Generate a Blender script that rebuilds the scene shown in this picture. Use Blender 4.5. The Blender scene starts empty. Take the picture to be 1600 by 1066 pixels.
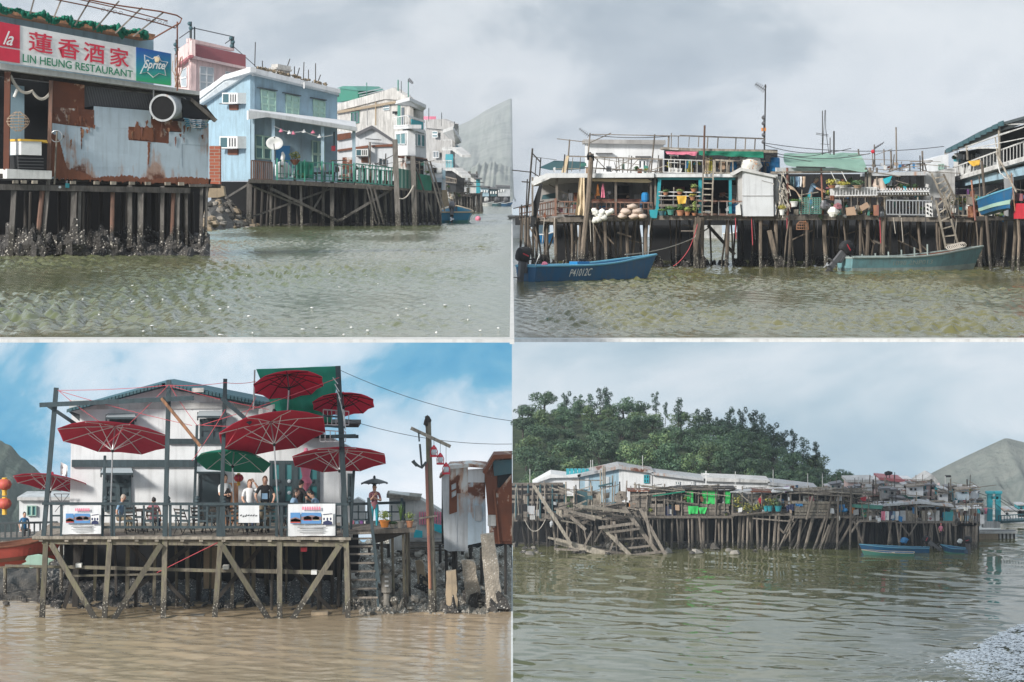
import bpy, bmesh, math, random
import numpy as np
from mathutils import Vector, Matrix, noise as mn
R = random.Random(7)
S = bpy.context.scene
C = S.collection
# ------------------------------------------------------------------ camera
F, YH, CZ = 5000.0, 305.0, 40.0          # focal length in photo pixels, horizon row, eye height
cam = bpy.data.objects.new('camera', bpy.data.cameras.new('camera')); C.objects.link(cam)
cam.location = (0, 0, CZ); cam.rotation_euler = (math.pi/2, 0, 0)
cam.data.sensor_width = 36; cam.data.sensor_fit = 'HORIZONTAL'; cam.data.lens = 36*F/1600
cam.data.shift_y = (YH-533)/1600; cam.data.clip_start = 1; cam.data.clip_end = 20000
S.camera = cam
# ------------------------------------------------------------------ sky and sun
SUN_EL, SUN_AZ = math.radians(27), math.radians(228.6)     # hazy sun, behind and left of the eye
W = bpy.data.worlds.new('World'); S.world = W; W.use_nodes = True
def N(nt, t, **k):
    n = nt.nodes.new(t)
    for a, v in k.items():
        if a.startswith('i_'):
            n.inputs[a[2:].replace('_', ' ')].default_value = v
        else: setattr(n, a, v)
    return n
def L(nt, a, b): nt.links.new(a, b)
def ramp(nt, fac, stops):
    r = N(nt, 'ShaderNodeValToRGB'); e = r.color_ramp.elements
    while len(e) < len(stops): e.new(0.5)
    for q, (p, c) in zip(e, stops):
        q.position = p; q.color = (*c, 1) if len(c) == 3 else c
    L(nt, fac, r.inputs[0]); return r.outputs[0]
def mixc(nt, f, a, b, mode='MIX'):
    m = N(nt, 'ShaderNodeMix', data_type='RGBA', blend_type=mode)
    for s, v in ((0, f), (6, a), (7, b)):
        if hasattr(v, 'is_output'): L(nt, v, m.inputs[s])
        else: m.inputs[s].default_value = v if s == 0 else ((*v, 1) if len(v) == 3 else v)
    return m.outputs[2]
nt = W.node_tree; bg = nt.nodes['Background']
sky = N(nt, 'ShaderNodeTexSky', sky_type='NISHITA', sun_disc=False)
sky.sun_elevation = SUN_EL; sky.sun_rotation = SUN_AZ
sky.air_density = 1.2; sky.dust_density = 3
tc = N(nt, 'ShaderNodeTexCoord'); mp = N(nt, 'ShaderNodeMapping'); mp.inputs['Scale'].default_value = (11, 11, 20)
L(nt, tc.outputs['Generated'], mp.inputs[0])
n1 = N(nt, 'ShaderNodeTexNoise', i_Scale=1.0, i_Detail=8.0, i_Roughness=.56, i_Distortion=.3); L(nt, mp.outputs[0], n1.inputs['Vector'])
cl = ramp(nt, n1.outputs[0], [(.36, (2.3, 2.95, 3.75)), (.46, (3.6, 4.2, 4.9)), (.53, (5.7, 6.1, 6.6)), (.62, (6.7, 7.0, 7.4)), (.76, (3.6, 4.2, 4.9))])
L(nt, mixc(nt, .86, sky.outputs[0], cl), bg.inputs[0]); bg.inputs[1].default_value = .1
sun = bpy.data.objects.new('sun', bpy.data.lights.new('sun', 'SUN')); C.objects.link(sun)
sun.data.energy = 3.7; sun.data.angle = math.radians(9); sun.data.color = (1, .96, .9)
d = Vector((math.sin(SUN_AZ)*math.cos(SUN_EL), math.cos(SUN_AZ)*math.cos(SUN_EL), math.sin(SUN_EL)))
sun.rotation_euler = d.to_track_quat('Z', 'Y').to_euler()
S.view_settings.view_transform = 'Standard'; S.view_settings.look = 'None'
S.view_settings.exposure = 0.42; S.view_settings.gamma = 1
S.cycles.max_bounces = 6; S.cycles.diffuse_bounces = 3; S.cycles.glossy_bounces = 3; S.cycles.transparent_max_bounces = 8
# ------------------------------------------------------------------ materials
M = {}
def newmat(name):
    m = bpy.data.materials.new(name); m.use_nodes = True; M[name] = m
    return m, m.node_tree, m.node_tree.nodes['Principled BSDF']
def coords(nt, sc=(1, 1, 1)):
    t = N(nt, 'ShaderNodeTexCoord'); g = N(nt, 'ShaderNodeMapping'); g.inputs['Scale'].default_value = sc
    L(nt, t.outputs['Object'], g.inputs[0]); return g.outputs[0]
def bump(nt, p, h, s, dist=.02):
    b = N(nt, 'ShaderNodeBump'); b.inputs['Strength'].default_value = s; b.inputs['Distance'].default_value = dist
    L(nt, h, b.inputs['Height']); L(nt, b.outputs[0], p.inputs['Normal'])
def paint(name, col, rough=.7, dirt=.35, streak=.3, scale=1.6, rust=0.0, spread=.12, rustscale=1.0, metal=0.0, bmp=.25, dirtc=(.09, .085, .075)):
    """weathered painted or bare surface: blotches, vertical streaks, optional rust, per-object tint"""
    m, nt, p = newmat(name)
    v = coords(nt)
    a = N(nt, 'ShaderNodeTexNoise', i_Scale=scale, i_Detail=6.0, i_Roughness=.65); L(nt, v, a.inputs['Vector'])
    vs = coords(nt, (3.2, 3.2, .28))
    s = N(nt, 'ShaderNodeTexNoise', i_Scale=scale*1.6, i_Detail=4.0, i_Roughness=.6); L(nt, vs, s.inputs['Vector'])
    c = mixc(nt, ramp(nt, a.outputs[0], [(.42, (0, 0, 0)), (.80, (dirt,)*3)]), col, dirtc)
    c = mixc(nt, ramp(nt, s.outputs[0], [(.50, (0, 0, 0)), (.78, (streak,)*3)]), c, dirtc)
    if rust:
        r = N(nt, 'ShaderNodeTexNoise', i_Scale=.55*rustscale, i_Detail=9.0, i_Roughness=.62, i_Distortion=.3); L(nt, coords(nt, (1, .25, .8)), r.inputs['Vector'])
        rc = mixc(nt, a.outputs[0], (.20, .055, .020), (.055, .022, .014))
        t = .70-.36*rust
        dr = N(nt, 'ShaderNodeTexNoise', i_Scale=2.4*rustscale, i_Detail=5.0, i_Roughness=.6); L(nt, coords(nt, (2.2, .5, .22)), dr.inputs['Vector'])
        sm = N(nt, 'ShaderNodeMath', operation='MULTIPLY_ADD'); L(nt, dr.outputs[0], sm.inputs[0]); sm.inputs[1].default_value = .55; L(nt, r.outputs[0], sm.inputs[2])
        c = mixc(nt, ramp(nt, sm.outputs[0], [(t+.20, (0, 0, 0)), (t+.30, (.75, .75, .75))]), c, (.36, .17, .08))
        c = mixc(nt, ramp(nt, r.outputs[0], [(t, (0, 0, 0)), (t+.035, (1, 1, 1))]), c, rc)
    oi = N(nt, 'ShaderNodeObjectInfo')
    hv = N(nt, 'ShaderNodeHueSaturation')
    mr = N(nt, 'ShaderNodeMapRange'); mr.inputs[3].default_value = 1-spread; mr.inputs[4].default_value = 1+spread
    L(nt, oi.outputs['Random'], mr.inputs[0]); L(nt, mr.outputs[0], hv.inputs['Value'])
    if hasattr(c, 'is_output'): L(nt, c, hv.inputs['Color'])
    L(nt, hv.outputs[0], p.inputs['Base Color'])
    p.inputs['Roughness'].default_value = rough; p.inputs['Metallic'].default_value = metal
    if bmp: bump(nt, p, a.outputs[0], bmp)
    return m
def wood(name, col, dark=(.05, .043, .036), spread=.35, algae=0.0, wetz=None):
    m, nt, p = newmat(name)
    a = N(nt, 'ShaderNodeTexNoise', i_Scale=2.2, i_Detail=6.0, i_Roughness=.7); L(nt, coords(nt, (3, 1, .7)), a.inputs['Vector'])
    b = N(nt, 'ShaderNodeTexNoise', i_Scale=14.0, i_Detail=4.0, i_Roughness=.7); L(nt, coords(nt, (2, 1, .35)), b.inputs['Vector'])
    c = mixc(nt, ramp(nt, a.outputs[0], [(.35, (0, 0, 0)), (.72, (.85,)*3)]), col, dark)
    c = mixc(nt, ramp(nt, b.outputs[0], [(.45, (0, 0, 0)), (.7, (.5,)*3)]), c, dark)
    if algae: c = mixc(nt, ramp(nt, a.outputs[0], [(.30, (algae,)*3), (.52, (0, 0, 0))]), c, (.10, .11, .03))
    if wetz is not None:   # tidal zone: dark wet wood with pale barnacles up to this height
        g = N(nt, 'ShaderNodeNewGeometry'); sx = N(nt, 'ShaderNodeSeparateXYZ'); L(nt, g.outputs['Position'], sx.inputs[0])
        ad = N(nt, 'ShaderNodeMath', operation='MULTIPLY_ADD'); L(nt, a.outputs[0], ad.inputs[0]); ad.inputs[1].default_value = -.9; L(nt, sx.outputs[2], ad.inputs[2])
        mr = N(nt, 'ShaderNodeMapRange'); mr.inputs[1].default_value = wetz-.45; mr.inputs[2].default_value = wetz-.15; mr.inputs[3].default_value = 1; mr.inputs[4].default_value = 0
        L(nt, ad.outputs[0], mr.inputs[0])
        q = N(nt, 'ShaderNodeTexVoronoi', i_Scale=13.0); L(nt, coords(nt), q.inputs['Vector'])
        sp = ramp(nt, q.outputs['Distance'], [(.20, (.36, .34, .29)), (.34, (.045, .04, .033))])
        c = mixc(nt, mr.outputs[0], c, sp)
    oi = N(nt, 'ShaderNodeObjectInfo'); hv = N(nt, 'ShaderNodeHueSaturation')
    mr = N(nt, 'ShaderNodeMapRange'); mr.inputs[3].default_value = 1-spread; mr.inputs[4].default_value = 1+spread
    L(nt, oi.outputs['Random'], mr.inputs[0]); L(nt, mr.outputs[0], hv.inputs['Value']); L(nt, c, hv.inputs['Color'])
    L(nt, hv.outputs[0], p.inputs['Base Color']); p.inputs['Roughness'].default_value = .85
    bump(nt, p, b.outputs[0], .5)
    return m
def flat(name, col, rough=.6, metal=0.0, spread=0.0, emit=0):
    m, nt, p = newmat(name)
    a = N(nt, 'ShaderNodeTexNoise', i_Scale=5.0, i_Detail=4.0); L(nt, coords(nt), a.inputs['Vector'])
    c = mixc(nt, ramp(nt, a.outputs[0], [(.35, (0, 0, 0)), (.75, (.30,)*3)]), col, tuple(x*.55 for x in col))
    if spread:
        oi = N(nt, 'ShaderNodeObjectInfo'); hv = N(nt, 'ShaderNodeHueSaturation'); mr = N(nt, 'ShaderNodeMapRange')
        mr.inputs[3].default_value = 1-spread; mr.inputs[4].default_value = 1+spread
        L(nt, oi.outputs['Random'], mr.inputs[0]); L(nt, mr.outputs[0], hv.inputs['Value']); L(nt, c, hv.inputs['Color']); c = hv.outputs[0]
    L(nt, c, p.inputs['Base Color']); p.inputs['Roughness'].default_value = rough; p.inputs['Metallic'].default_value = metal
    return m
def speckle(name, dark, pale, scale, thr=.3, rough=.8, bmp=.9):
    m, nt, p = newmat(name)
    q = N(nt, 'ShaderNodeTexVoronoi', i_Scale=scale); L(nt, coords(nt), q.inputs['Vector'])
    a = N(nt, 'ShaderNodeTexNoise', i_Scale=scale*.22, i_Detail=5.0, i_Roughness=.6); L(nt, coords(nt), a.inputs['Vector'])
    s = N(nt, 'ShaderNodeMath', operation='ADD'); L(nt, q.outputs['Distance'], s.inputs[0]); L(nt, a.outputs[0], s.inputs[1])
    c = ramp(nt, s.outputs[0], [(thr+.38, pale), (thr+.52, dark)])
    c = mixc(nt, ramp(nt, a.outputs[0], [(.4, (0, 0, 0)), (.7, (.6,)*3)]), c, tuple(x*.5 for x in dark))
    L(nt, c, p.inputs['Base Color']); p.inputs['Roughness'].default_value = rough
    bump(nt, p, s.outputs[0], bmp, .05)
    return m
def glass(name, col, rough=.12):
    m, nt, p = newmat(name)
    p.inputs['Base Color'].default_value = (*col, 1); p.inputs['Roughness'].default_value = rough; p.inputs['Specular IOR Level'].default_value = .6
    return m
# ------------------------------------------------------------------ mesh helpers
def P(x, y, Y): return Vector(((x-800)/F*Y, Y, CZ-(y-YH)/F*Y))
class PL:
    """vertical plane through two (photo column, distance) points; pixels are cast onto it"""
    def __init__(s, xa, Ya, xb, Yb):
        a, b = (xa-800)/F*Ya, (xb-800)/F*Yb
        s.o = Vector((a, Ya)); s.d = Vector((b-a, Yb-Ya)); s.n = Vector((s.d.y, -s.d.x)).normalized()
        if s.n.y > 0: s.n = -s.n
    def p(s, x, y, off=0.0):
        t = (x-800)/F                       # ray X = t*Y
        o = s.o+s.n*off
        den = s.d.x-t*s.d.y
        u = (t*o.y-o.x)/den
        Y = o.y+u*s.d.y
        return Vector((t*Y, Y, CZ-(y-YH)/F*Y))
    def k(s, x): return s.p(x, 0).y/F
def FP(Y): return PL(0, Y, 800, Y)
class B:
    def __init__(s): s.v = []; s.f = []; s.mi = []
    def add(s, vs, fs, mi=0):
        n = len(s.v); s.v += [tuple(v) for v in vs]; s.f += [tuple(i+n for i in f) for f in fs]; s.mi += [mi]*len(fs); return s
    def hexa(s, c, mi=0): return s.add(c, [(0, 3, 2, 1), (4, 5, 6, 7), (0, 1, 5, 4), (1, 2, 6, 5), (2, 3, 7, 6), (3, 0, 4, 7)], mi)
    def box(s, lo, hi, mi=0):
        (a, b, c), (d, e, f) = lo, hi
        return s.hexa([(a, b, c), (d, b, c), (d, e, c), (a, e, c), (a, b, f), (d, b, f), (d, e, f), (a, e, f)], mi)
    def beam(s, p0, p1, w, d=None, mi=0, ref=Vector((0, 1, 0)), t1=1.0):
        p0, p1 = Vector(p0), Vector(p1); d = d or w
        a = (p1-p0).normalized(); r = ref if abs(a.dot(ref)) < .95 else Vector((0, 0, 1))
        u = a.cross(r).normalized(); v = u.cross(a).normalized()
        c = []
        for q, t in ((p0, 1), (p1, t1)):
            for i, j in ((-1, -1), (1, -1), (1, 1), (-1, 1)): c.append(q+u*(i*w/2*t)+v*(j*d/2*t))
        return s.hexa(c, mi)
    def tube(s, pts, r, n=6, mi=0, cap=True, r1=None):
        pts = [Vector(q) for q in pts]; m = len(pts); r1 = r if r1 is None else r1
        vs = []
        for i, q in enumerate(pts):
            a = (pts[min(i+1, m-1)]-pts[max(i-1, 0)]).normalized()
            ref = Vector((0, 1, 0)) if abs(a.y) < .9 else Vector((0, 0, 1))
            u = a.cross(ref).normalized(); v = u.cross(a)
            rr = r+(r1-r)*i/max(1, m-1)
            for j in range(n):
                t = 2*math.pi*j/n; vs.append(q+u*(math.cos(t)*rr)+v*(math.sin(t)*rr))
        fs = [(i*n+j, i*n+(j+1) % n, (i+1)*n+(j+1) % n, (i+1)*n+j) for i in range(m-1) for j in range(n)]
        if cap: fs += [tuple(range(n-1, -1, -1)), tuple(range((m-1)*n, m*n))]
        return s.add(vs, fs, mi)
    def prism(s, front, back, mi=0):
        n = len(front); vs = list(front)+list(back)
        return s.add(vs, [tuple(range(n)), tuple(range(2*n-1, n-1, -1))]+[(i, i+n, (i+1) % n+n, (i+1) % n) for i in range(n)], mi)
    def lathe(s, prof, o, n=12, mi=0, ax=None, sx=1, sy=1):
        o = Vector(o); vs = []; m = len(prof)
        for r, z in prof:
            for j in range(n):
                t = 2*math.pi*j/n; q = Vector((math.cos(t)*r*sx, math.sin(t)*r*sy, z))
                vs.append(o+(ax @ q if ax else q))
        fs = [(i*n+j, i*n+(j+1) % n, (i+1)*n+(j+1) % n, (i+1)*n+j) for i in range(m-1) for j in range(n)]
        fs += [tuple(range(n-1, -1, -1)), tuple(range((m-1)*n, m*n))]
        return s.add(vs, fs, mi)
    def ball(s, o, rx, ry=None, rz=None, n=10, mi=0, jit=0.0, seed=0, rot=None):
        ry = ry or rx; rz = rz or rx; o = Vector(o); m = max(4, n*2//3); vs = []; rr = random.Random(seed)
        sd = Vector((rr.random()*50, rr.random()*50, 0))
        def pt(q):
            if jit: q = q*(1+jit*mn.noise(q*1.7+sd)*2)
            q = Vector((q.x*rx, q.y*ry, q.z*rz)); return o+(rot @ q if rot else q)
        vs.append(pt(Vector((0, 0, 1))))
        for i in range(1, m):
            ph = math.pi*i/m
            for j in range(n):
                t = 2*math.pi*j/n; vs.append(pt(Vector((math.sin(ph)*math.cos(t), math.sin(ph)*math.sin(t), math.cos(ph)))))
        vs.append(pt(Vector((0, 0, -1))))
        fs = [(0, 1+j, 1+(j+1) % n) for j in range(n)]
        for i in range(m-2): fs += [(1+i*n+j, 1+(i+1)*n+j, 1+(i+1)*n+(j+1) % n, 1+i*n+(j+1) % n) for j in range(n)]
        l = 1+(m-2)*n; e = len(vs)-1
        fs += [(l+j, e, l+(j+1) % n) for j in range(n)]
        return s.add(vs, fs, mi)
    def sheet(s, grid, mi=0):
        r, c = len(grid), len(grid[0])
        return s.add([q for row in grid for q in row], [(i*c+j, i*c+j+1, (i+1)*c+j+1, (i+1)*c+j) for i in range(r-1) for j in range(c-1)], mi)
    def o(s, name, mat, parent=None, smooth=False, **pr):
        me = bpy.data.meshes.new(name); me.from_pydata(s.v, [], s.f)
        mats = mat if isinstance(mat, (list, tuple)) else [mat]
        for q in mats: me.materials.append(M[q] if isinstance(q, str) else q)
        if len(mats) > 1: me.polygons.foreach_set('material_index', s.mi)
        if smooth: me.shade_smooth()
        me.update()
        return link(name, me, parent, **pr)
WM = {}
def link(name, me, parent=None, label=None, cat=None, group=None, kind=None):
    ob = bpy.data.objects.new(name, me); C.objects.link(ob); WM[ob] = Matrix()
    if parent is not None:
        ob.parent = parent; ob.matrix_parent_inverse = WM[parent].inverted()
    tag(ob, label, cat, group, kind); return ob
def tag(ob, label=None, cat=None, group=None, kind=None):
    for k, v in (('label', label), ('category', cat), ('group', group), ('kind', kind)):
        if v: ob[k] = v
    return ob
def T(name, label, cat, loc, group=None):
    ob = bpy.data.objects.new(name, None); C.objects.link(ob); ob.location = loc; ob.empty_display_size = .2
    WM[ob] = Matrix.Translation(Vector(loc)); return tag(ob, label, cat, group)
def G(nm): return dict(kind='structure') if nm else {}
# traced pieces on a plane -------------------------------------------------------
def post(par, pl, x0, y0, x1, y1, w, mat, name='post', off=0.0, n=7, toz=None, taper=1.0, square=False, bend=0.0, **pr):
    a = pl.p(x0, y0, off); b = pl.p(x1, y1, off); k = a.y/F
    if toz is not None and b.z > toz: b = b+(b-a)*((b.z-toz)/max(.05, a.z-b.z))
    if square: q = B().beam(a, b, w*k, w*k*.9)
    else:
        pts = [a, a.lerp(b, .35), a.lerp(b, .7), b]
        if bend:
            for i in (1, 2): pts[i] = pts[i]+Vector((R.uniform(-1, 1)*bend*k, 0, 0))
        q = B().tube(pts, w*k/2, n, r1=w*k/2*taper)
    return q.o(name, mat, par, smooth=False, **pr)
def bar(par, pl, x0, y0, x1, y1, w, mat, name='beam', off=0.0, d=None, **pr):
    a = pl.p(x0, y0, off); b = pl.p(x1, y1, off); k = a.y/F
    return B().beam(a, b, w*k, d or w*k).o(name, mat, par, **pr)
def slab(par, pl, poly, thick, mat, name, off=0.0, **pr):
    fr = [pl.p(x, y, off) for x, y in poly]; n3 = Vector((pl.n.x, pl.n.y, 0))
    bk = [q-n3*thick for q in fr]
    return B().prism(fr, bk).o(name, mat, par, **pr)
def rect(par, pl, x0, y0, x1, y1, thick, mat, name, off=0.0, **pr):
    return slab(par, pl, [(x0, y0), (x1, y0), (x1, y1), (x0, y1)], thick, mat, name, off, **pr)
def window(par, pl, q, fm, gm, nx=2, ny=2, off=.06, name='window', fw=.06, panes=True):
    """q = four traced corners (tl, tr, br, bl); frame with bars, and panes set back in it"""
    tl, tr, br, bl = [pl.p(x, y, off) for x, y in q]
    def at(u, v): return (tl.lerp(tr, u)).lerp(bl.lerp(br, u), v)
    w = (tr-tl).length; h = (bl-tl).length; du, dv = fw/w, fw/h
    n3 = Vector((pl.n.x, pl.n.y, 0)); b = B()
    def cell(u0, v0, u1, v1, t0, t1):
        c = [at(u0, v1), at(u1, v1), at(u1, v0), at(u0, v0)]
        return [x+n3*t0 for x in c]+[x+n3*t1 for x in c]
    us = [i/nx for i in range(nx+1)]; vs = [i/ny for i in range(ny+1)]
    for u in us: b.hexa(cell(max(0, u-du/2), 0, min(1, u+du/2), 1, -.02, .05))
    for v in vs: b.hexa(cell(0, max(0, v-dv/2), 1, min(1, v+dv/2), -.022, .045))
    fo = b.o(name, fm, par)
    if panes:
        for i in range(nx):
            for j in range(ny):
                B().hexa(cell(us[i]+du*.4, vs[j]+dv*.4, us[i+1]-du*.4, vs[j+1]-dv*.4, -.04, -.012)).o('pane', gm, fo)
    else:
        B().hexa(cell(du*.4, dv*.4, 1-du*.4, 1-dv*.4, -.04, -.012)).o('pane', gm, fo)
    return fo
def railing(par, pl, tops, bots, n, mat, w=2.0, off=0.0, mid=None, bw=None, rails=True, name='baluster'):
    """tops/bots: traced (x0,y0,x1,y1) of the upper and lower rail; n balusters, each its own piece"""
    if rails:
        bar(par, pl, *tops, w*1.3, mat, 'top_rail', off); bar(par, pl, *bots, w*1.3, mat, 'bottom_rail', off)
        if mid is not None:
            bar(par, pl, tops[0], tops[1]+(bots[1]-tops[1])*mid, tops[2], tops[3]+(bots[3]-tops[3])*mid, w, mat, 'middle_rail', off)
    for i in range(n):
        t = i/max(1, n-1)
        post(par, pl, tops[0]+(tops[2]-tops[0])*t, tops[1]+(tops[3]-tops[1])*t, bots[0]+(bots[2]-bots[0])*t, bots[1]+(bots[3]-bots[1])*t, bw or w, mat, name, off, square=True)
def rope(par, pts, r, mat, name='rope', sag=0.0, n=10, **pr):
    q = []
    for a, b in zip(pts[:-1], pts[1:]):
        a, b = Vector(a), Vector(b)
        for i in range(n):
            t = i/n; v = a.lerp(b, t); v.z -= sag*4*t*(1-t); q.append(v)
    q.append(Vector(pts[-1])); return B().tube(q, r, 5).o(name, mat, par, **pr)
def cloth(par, pl, poly, mat, name, off=0.0, amp=.05, nx=16, ny=10, waves=5, seed=0, thick=.012, **pr):
    """poly tl,tr,br,bl traced corners, folded cloth with thickness"""
    tl, tr, br, bl = [pl.p(x, y, off) for x, y in poly]; n3 = Vector((pl.n.x, pl.n.y, 0)); g = []; g2 = []
    for j in range(ny+1):
        row = []; row2 = []
        for i in range(nx+1):
            u, v = i/nx, j/ny
            q = tl.lerp(tr, u).lerp(bl.lerp(br, u), v)
            dsp = amp*(math.sin(u*waves*6.28+seed+v*1.5)*.6+mn.noise(Vector((u*4, v*4, seed)))*1.2)*(.35+.65*v)
            q = q+n3*dsp; q.z += amp*.5*mn.noise(Vector((u*5, v*2+9, seed)))*(v)
            row.append(q); row2.append(q-n3*thick)
        g.append(row); g2.append(row2[::-1])
    return B().sheet(g).sheet(g2).o(name, mat, par, smooth=True, **pr)
def text(par, s, at, mat, name, size=1.0, bold=0.0, shear=0.0, depth=.01, align='LEFT', fit=None):
    """lettering as thin raised solid; at(u,v,d) maps text space (0..1 of fit box) to the surface"""
    cu = bpy.data.curves.new(name, 'FONT'); cu.body = s; cu.offset = bold; cu.shear = shear; cu.resolution_u = 3
    ob = bpy.data.objects.new(name, cu); C.objects.link(ob)
    dg = bpy.context.evaluated_depsgraph_get(); dg.update(); me = bpy.data.meshes.new_from_object(ob.evaluated_get(dg))
    vs = [v.co.copy() for v in me.vertices]; fs = [tuple(p.vertices) for p in me.polygons]
    bpy.data.objects.remove(ob); bpy.data.curves.remove(cu); bpy.data.meshes.remove(me)
    if not vs: return None
    x0 = min(v.x for v in vs); x1 = max(v.x for v in vs); y0 = min(v.y for v in vs); y1 = max(v.y for v in vs)
    b = B(); b.add([at((v.x-x0)/(x1-x0), (v.y-y0)/(y1-y0), depth) for v in vs], fs)
    return b.o(name, mat, par)
def quadmap(pl, q, off):
    """(u,v,d) with v up -> world on a traced quad (tl,tr,br,bl)"""
    tl, tr, br, bl = [pl.p(x, y, off) for x, y in q]; n3 = Vector((pl.n.x, pl.n.y, 0))
    return lambda u, v, d=0: bl.lerp(br, u).lerp(tl.lerp(tr, u), v)+n3*d
def copies(ob, loc, parent=None, rot=None, sc=None, **pr):
    """copy a thing with its parts, share the mesh data"""
    c = ob.copy(); C.objects.link(c); WM[c] = Matrix()
    if loc is not None: c.location = loc
    if rot is not None: c.rotation_euler = rot
    if sc is not None: c.scale = sc
    if parent is not None: c.parent = parent
    for ch in list(ob.children): copies(ch, None, parent=c)
    tag(c, **pr); return c
# ------------------------------------------------------------------ the four waters, their walls and skies
ZTL, ZTR, ZBL, ZBR = CZ-1.9, CZ-3.42, CZ-14.35, CZ-32.6
def wmat(name, body, rough, bs, bsc, silt=None, ior=1.33):
    m, nt, p = newmat(name)
    c = body
    if silt:
        a = N(nt, 'ShaderNodeTexNoise', i_Scale=silt[1], i_Detail=3.0, i_Roughness=.5); L(nt, coords(nt, (1, .35, 1)), a.inputs['Vector'])
        c = mixc(nt, ramp(nt, a.outputs[0], [(.38, (0, 0, 0)), (.64, (1, 1, 1))]), body, silt[0]); L(nt, c, p.inputs['Base Color'])
    else: p.inputs['Base Color'].default_value = (*c, 1)
    p.inputs['Roughness'].default_value = rough; p.inputs['IOR'].default_value = ior
    w = N(nt, 'ShaderNodeTexNoise', i_Scale=bsc[3], i_Detail=4.0, i_Roughness=.55); L(nt, coords(nt, bsc[:3]), w.inputs['Vector'])
    bump(nt, p, w.outputs[0], bs, .05)
wmat('water_tl', (.115, .142, .066), .08, .35, (1, .4, 1, 7.0), ((.155, .160, .080), .12), 1.09)
wmat('water_tr', (.110, .112, .040), .07, .32, (1, .4, 1, 6.0), ((.150, .142, .056), .12), 1.09)
wmat('water_bl', (.32, .255, .165), .06, .25, (1, .8, 1, 4.), ((.36, .27, .18), .12), 1.15)
wmat('water_br', (.105, .112, .048), .03, .12, (1, .8, 1, 1.5), ((.14, .135, .065), .05), 1.21)
def water(name, z, x0f, x1f, Ya, Yb, rows, cols, kxr, kyr, nw, slope, seed, mat, label=None, near=None, edge=True):
    """level sheet with wind ripples; kxr/kyr are wavelength ranges across and along the view"""
    rg = np.random.RandomState(seed)
    Y = Ya*(Yb/Ya)**np.linspace(0, 1, rows) if Yb < 1000 else np.concatenate([Ya*(320/Ya)**np.linspace(0, 1, rows-80), 320*(Yb/320)**np.linspace(0, 1, 81)[1:]]); u = np.linspace(0, 1, cols)
    YY = np.repeat(Y[:, None], cols, 1); X0 = x0f(Y)[:, None]; X1 = x1f(Y)[:, None]
    XX = X0+(X1-X0)*u[None, :]
    dy = np.gradient(Y)[:, None]; dx = (X1-X0)/(cols-1)
    Z = np.zeros_like(XX)
    for i in range(nw):
        lx = math.exp(rg.uniform(*np.log(kxr)))*rg.choice([-1, 1], p=[.3, .7]); ly = math.exp(rg.uniform(*np.log(kyr)))
        kx, ky = 2*np.pi/lx, 2*np.pi/ly
        fd = np.clip(ly/(3.0*dy)-.5, 0, 1)*np.clip(abs(lx)/(3.0*dx)-.5, 0, 1)
        a = slope/abs(ky)/math.sqrt(nw)*1.4
        ph = kx*XX+ky*YY+rg.uniform(0, 6.28)+1.3*np.sin(XX*rg.uniform(.1, .5)+YY*rg.uniform(.02, .1)+i)
        Z += a*fd*(np.sin(ph)+.25*np.sin(2*ph+.6))
    # gusts: patches of calmer and rougher water
    Z *= .65+.55*np.sin(XX*.45+YY*.05+seed)*np.sin(YY*.11-XX*.2+1)
    if edge: Z *= np.clip((YY-Ya)/5., 0, 1)*np.clip(np.abs(XX)/1.2, .02, 1)
    if near is not None: Z = near(XX, YY, Z)
    V = np.stack([XX, YY, Z+z], -1).reshape(-1, 3)
    i = (np.arange(rows-1)[:, None]*cols+np.arange(cols-1)[None, :]).reshape(-1)
    Fc = np.stack([i, i+1, i+1+cols, i+cols], -1)
    me = bpy.data.meshes.new(name); me.vertices.add(len(V)); me.vertices.foreach_set('co', V.reshape(-1))
    me.loops.add(Fc.size); me.loops.foreach_set('vertex_index', Fc.reshape(-1))
    me.polygons.add(len(Fc)); me.polygons.foreach_set('loop_start', np.arange(len(Fc))*4); me.polygons.foreach_set('loop_total', np.full(len(Fc), 4))
    me.update(); me.shade_smooth(); me.materials.append(M[mat])
    return link(name, me, kind='structure')
half = .172
def left_tl(Y): return np.where(Y < 150, -.1625*Y-.1, np.where(Y < 290, -.1625*150-.1+(Y-150)*(24.5-10.)/140., -.035*Y))
water('water', ZTL, left_tl, lambda Y: Y*0-.03, 42.4, 2600, 900, 200, (.22, 1.3), (.55, 3.2), 90, .12, 3, 'water_tl')
water('water', ZTR, lambda Y: Y*0+.03, lambda Y: half*Y+1, 76.1, 262, 760, 240, (.3, 2.2), (.8, 4.5), 90, .11, 5, 'water_tr')
water('water', ZBL, lambda Y: -half*Y-2, lambda Y: Y*0-.03, 88, 131, 460, 240, (1.0, 7.), (.35, 2.2), 90, .075, 8, 'water_bl')
def boatwake(X, Y, Z):
    d = np.clip(1-np.hypot((X-30)/9., (Y-216)/16.), 0, 1)
    rg = np.random.RandomState(2); q = np.zeros_like(Z)
    for i in range(60):
        l = rg.uniform(.5, 3.); t = rg.uniform(0, 6.28); q += l*.085*np.abs(np.sin(2*np.pi/l*(X*np.cos(t)+Y*np.sin(t))+rg.uniform(0, 6.28)))
    return Z+d*(q*.05-.1)
water('water', ZBR, lambda Y: Y*0+.02, lambda Y: half*Y+3, 200, 336, 420, 230, (3.5, 20.), (2.0, 9.), 34, .05, 12, 'water_br', near=boatwake, edge=False)
paint('concrete', (.62, .62, .60), .85, .3, .3, 2.0)
YTL, YTR = F*1.9/(530-YH), F*3.42/(530-YH)
B().box((-.18*YTL, YTL-.35, ZTL-.03), (-.03, YTL+.3, ZTL+.012)).o('basin_wall', 'concrete', kind='structure')
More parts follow.
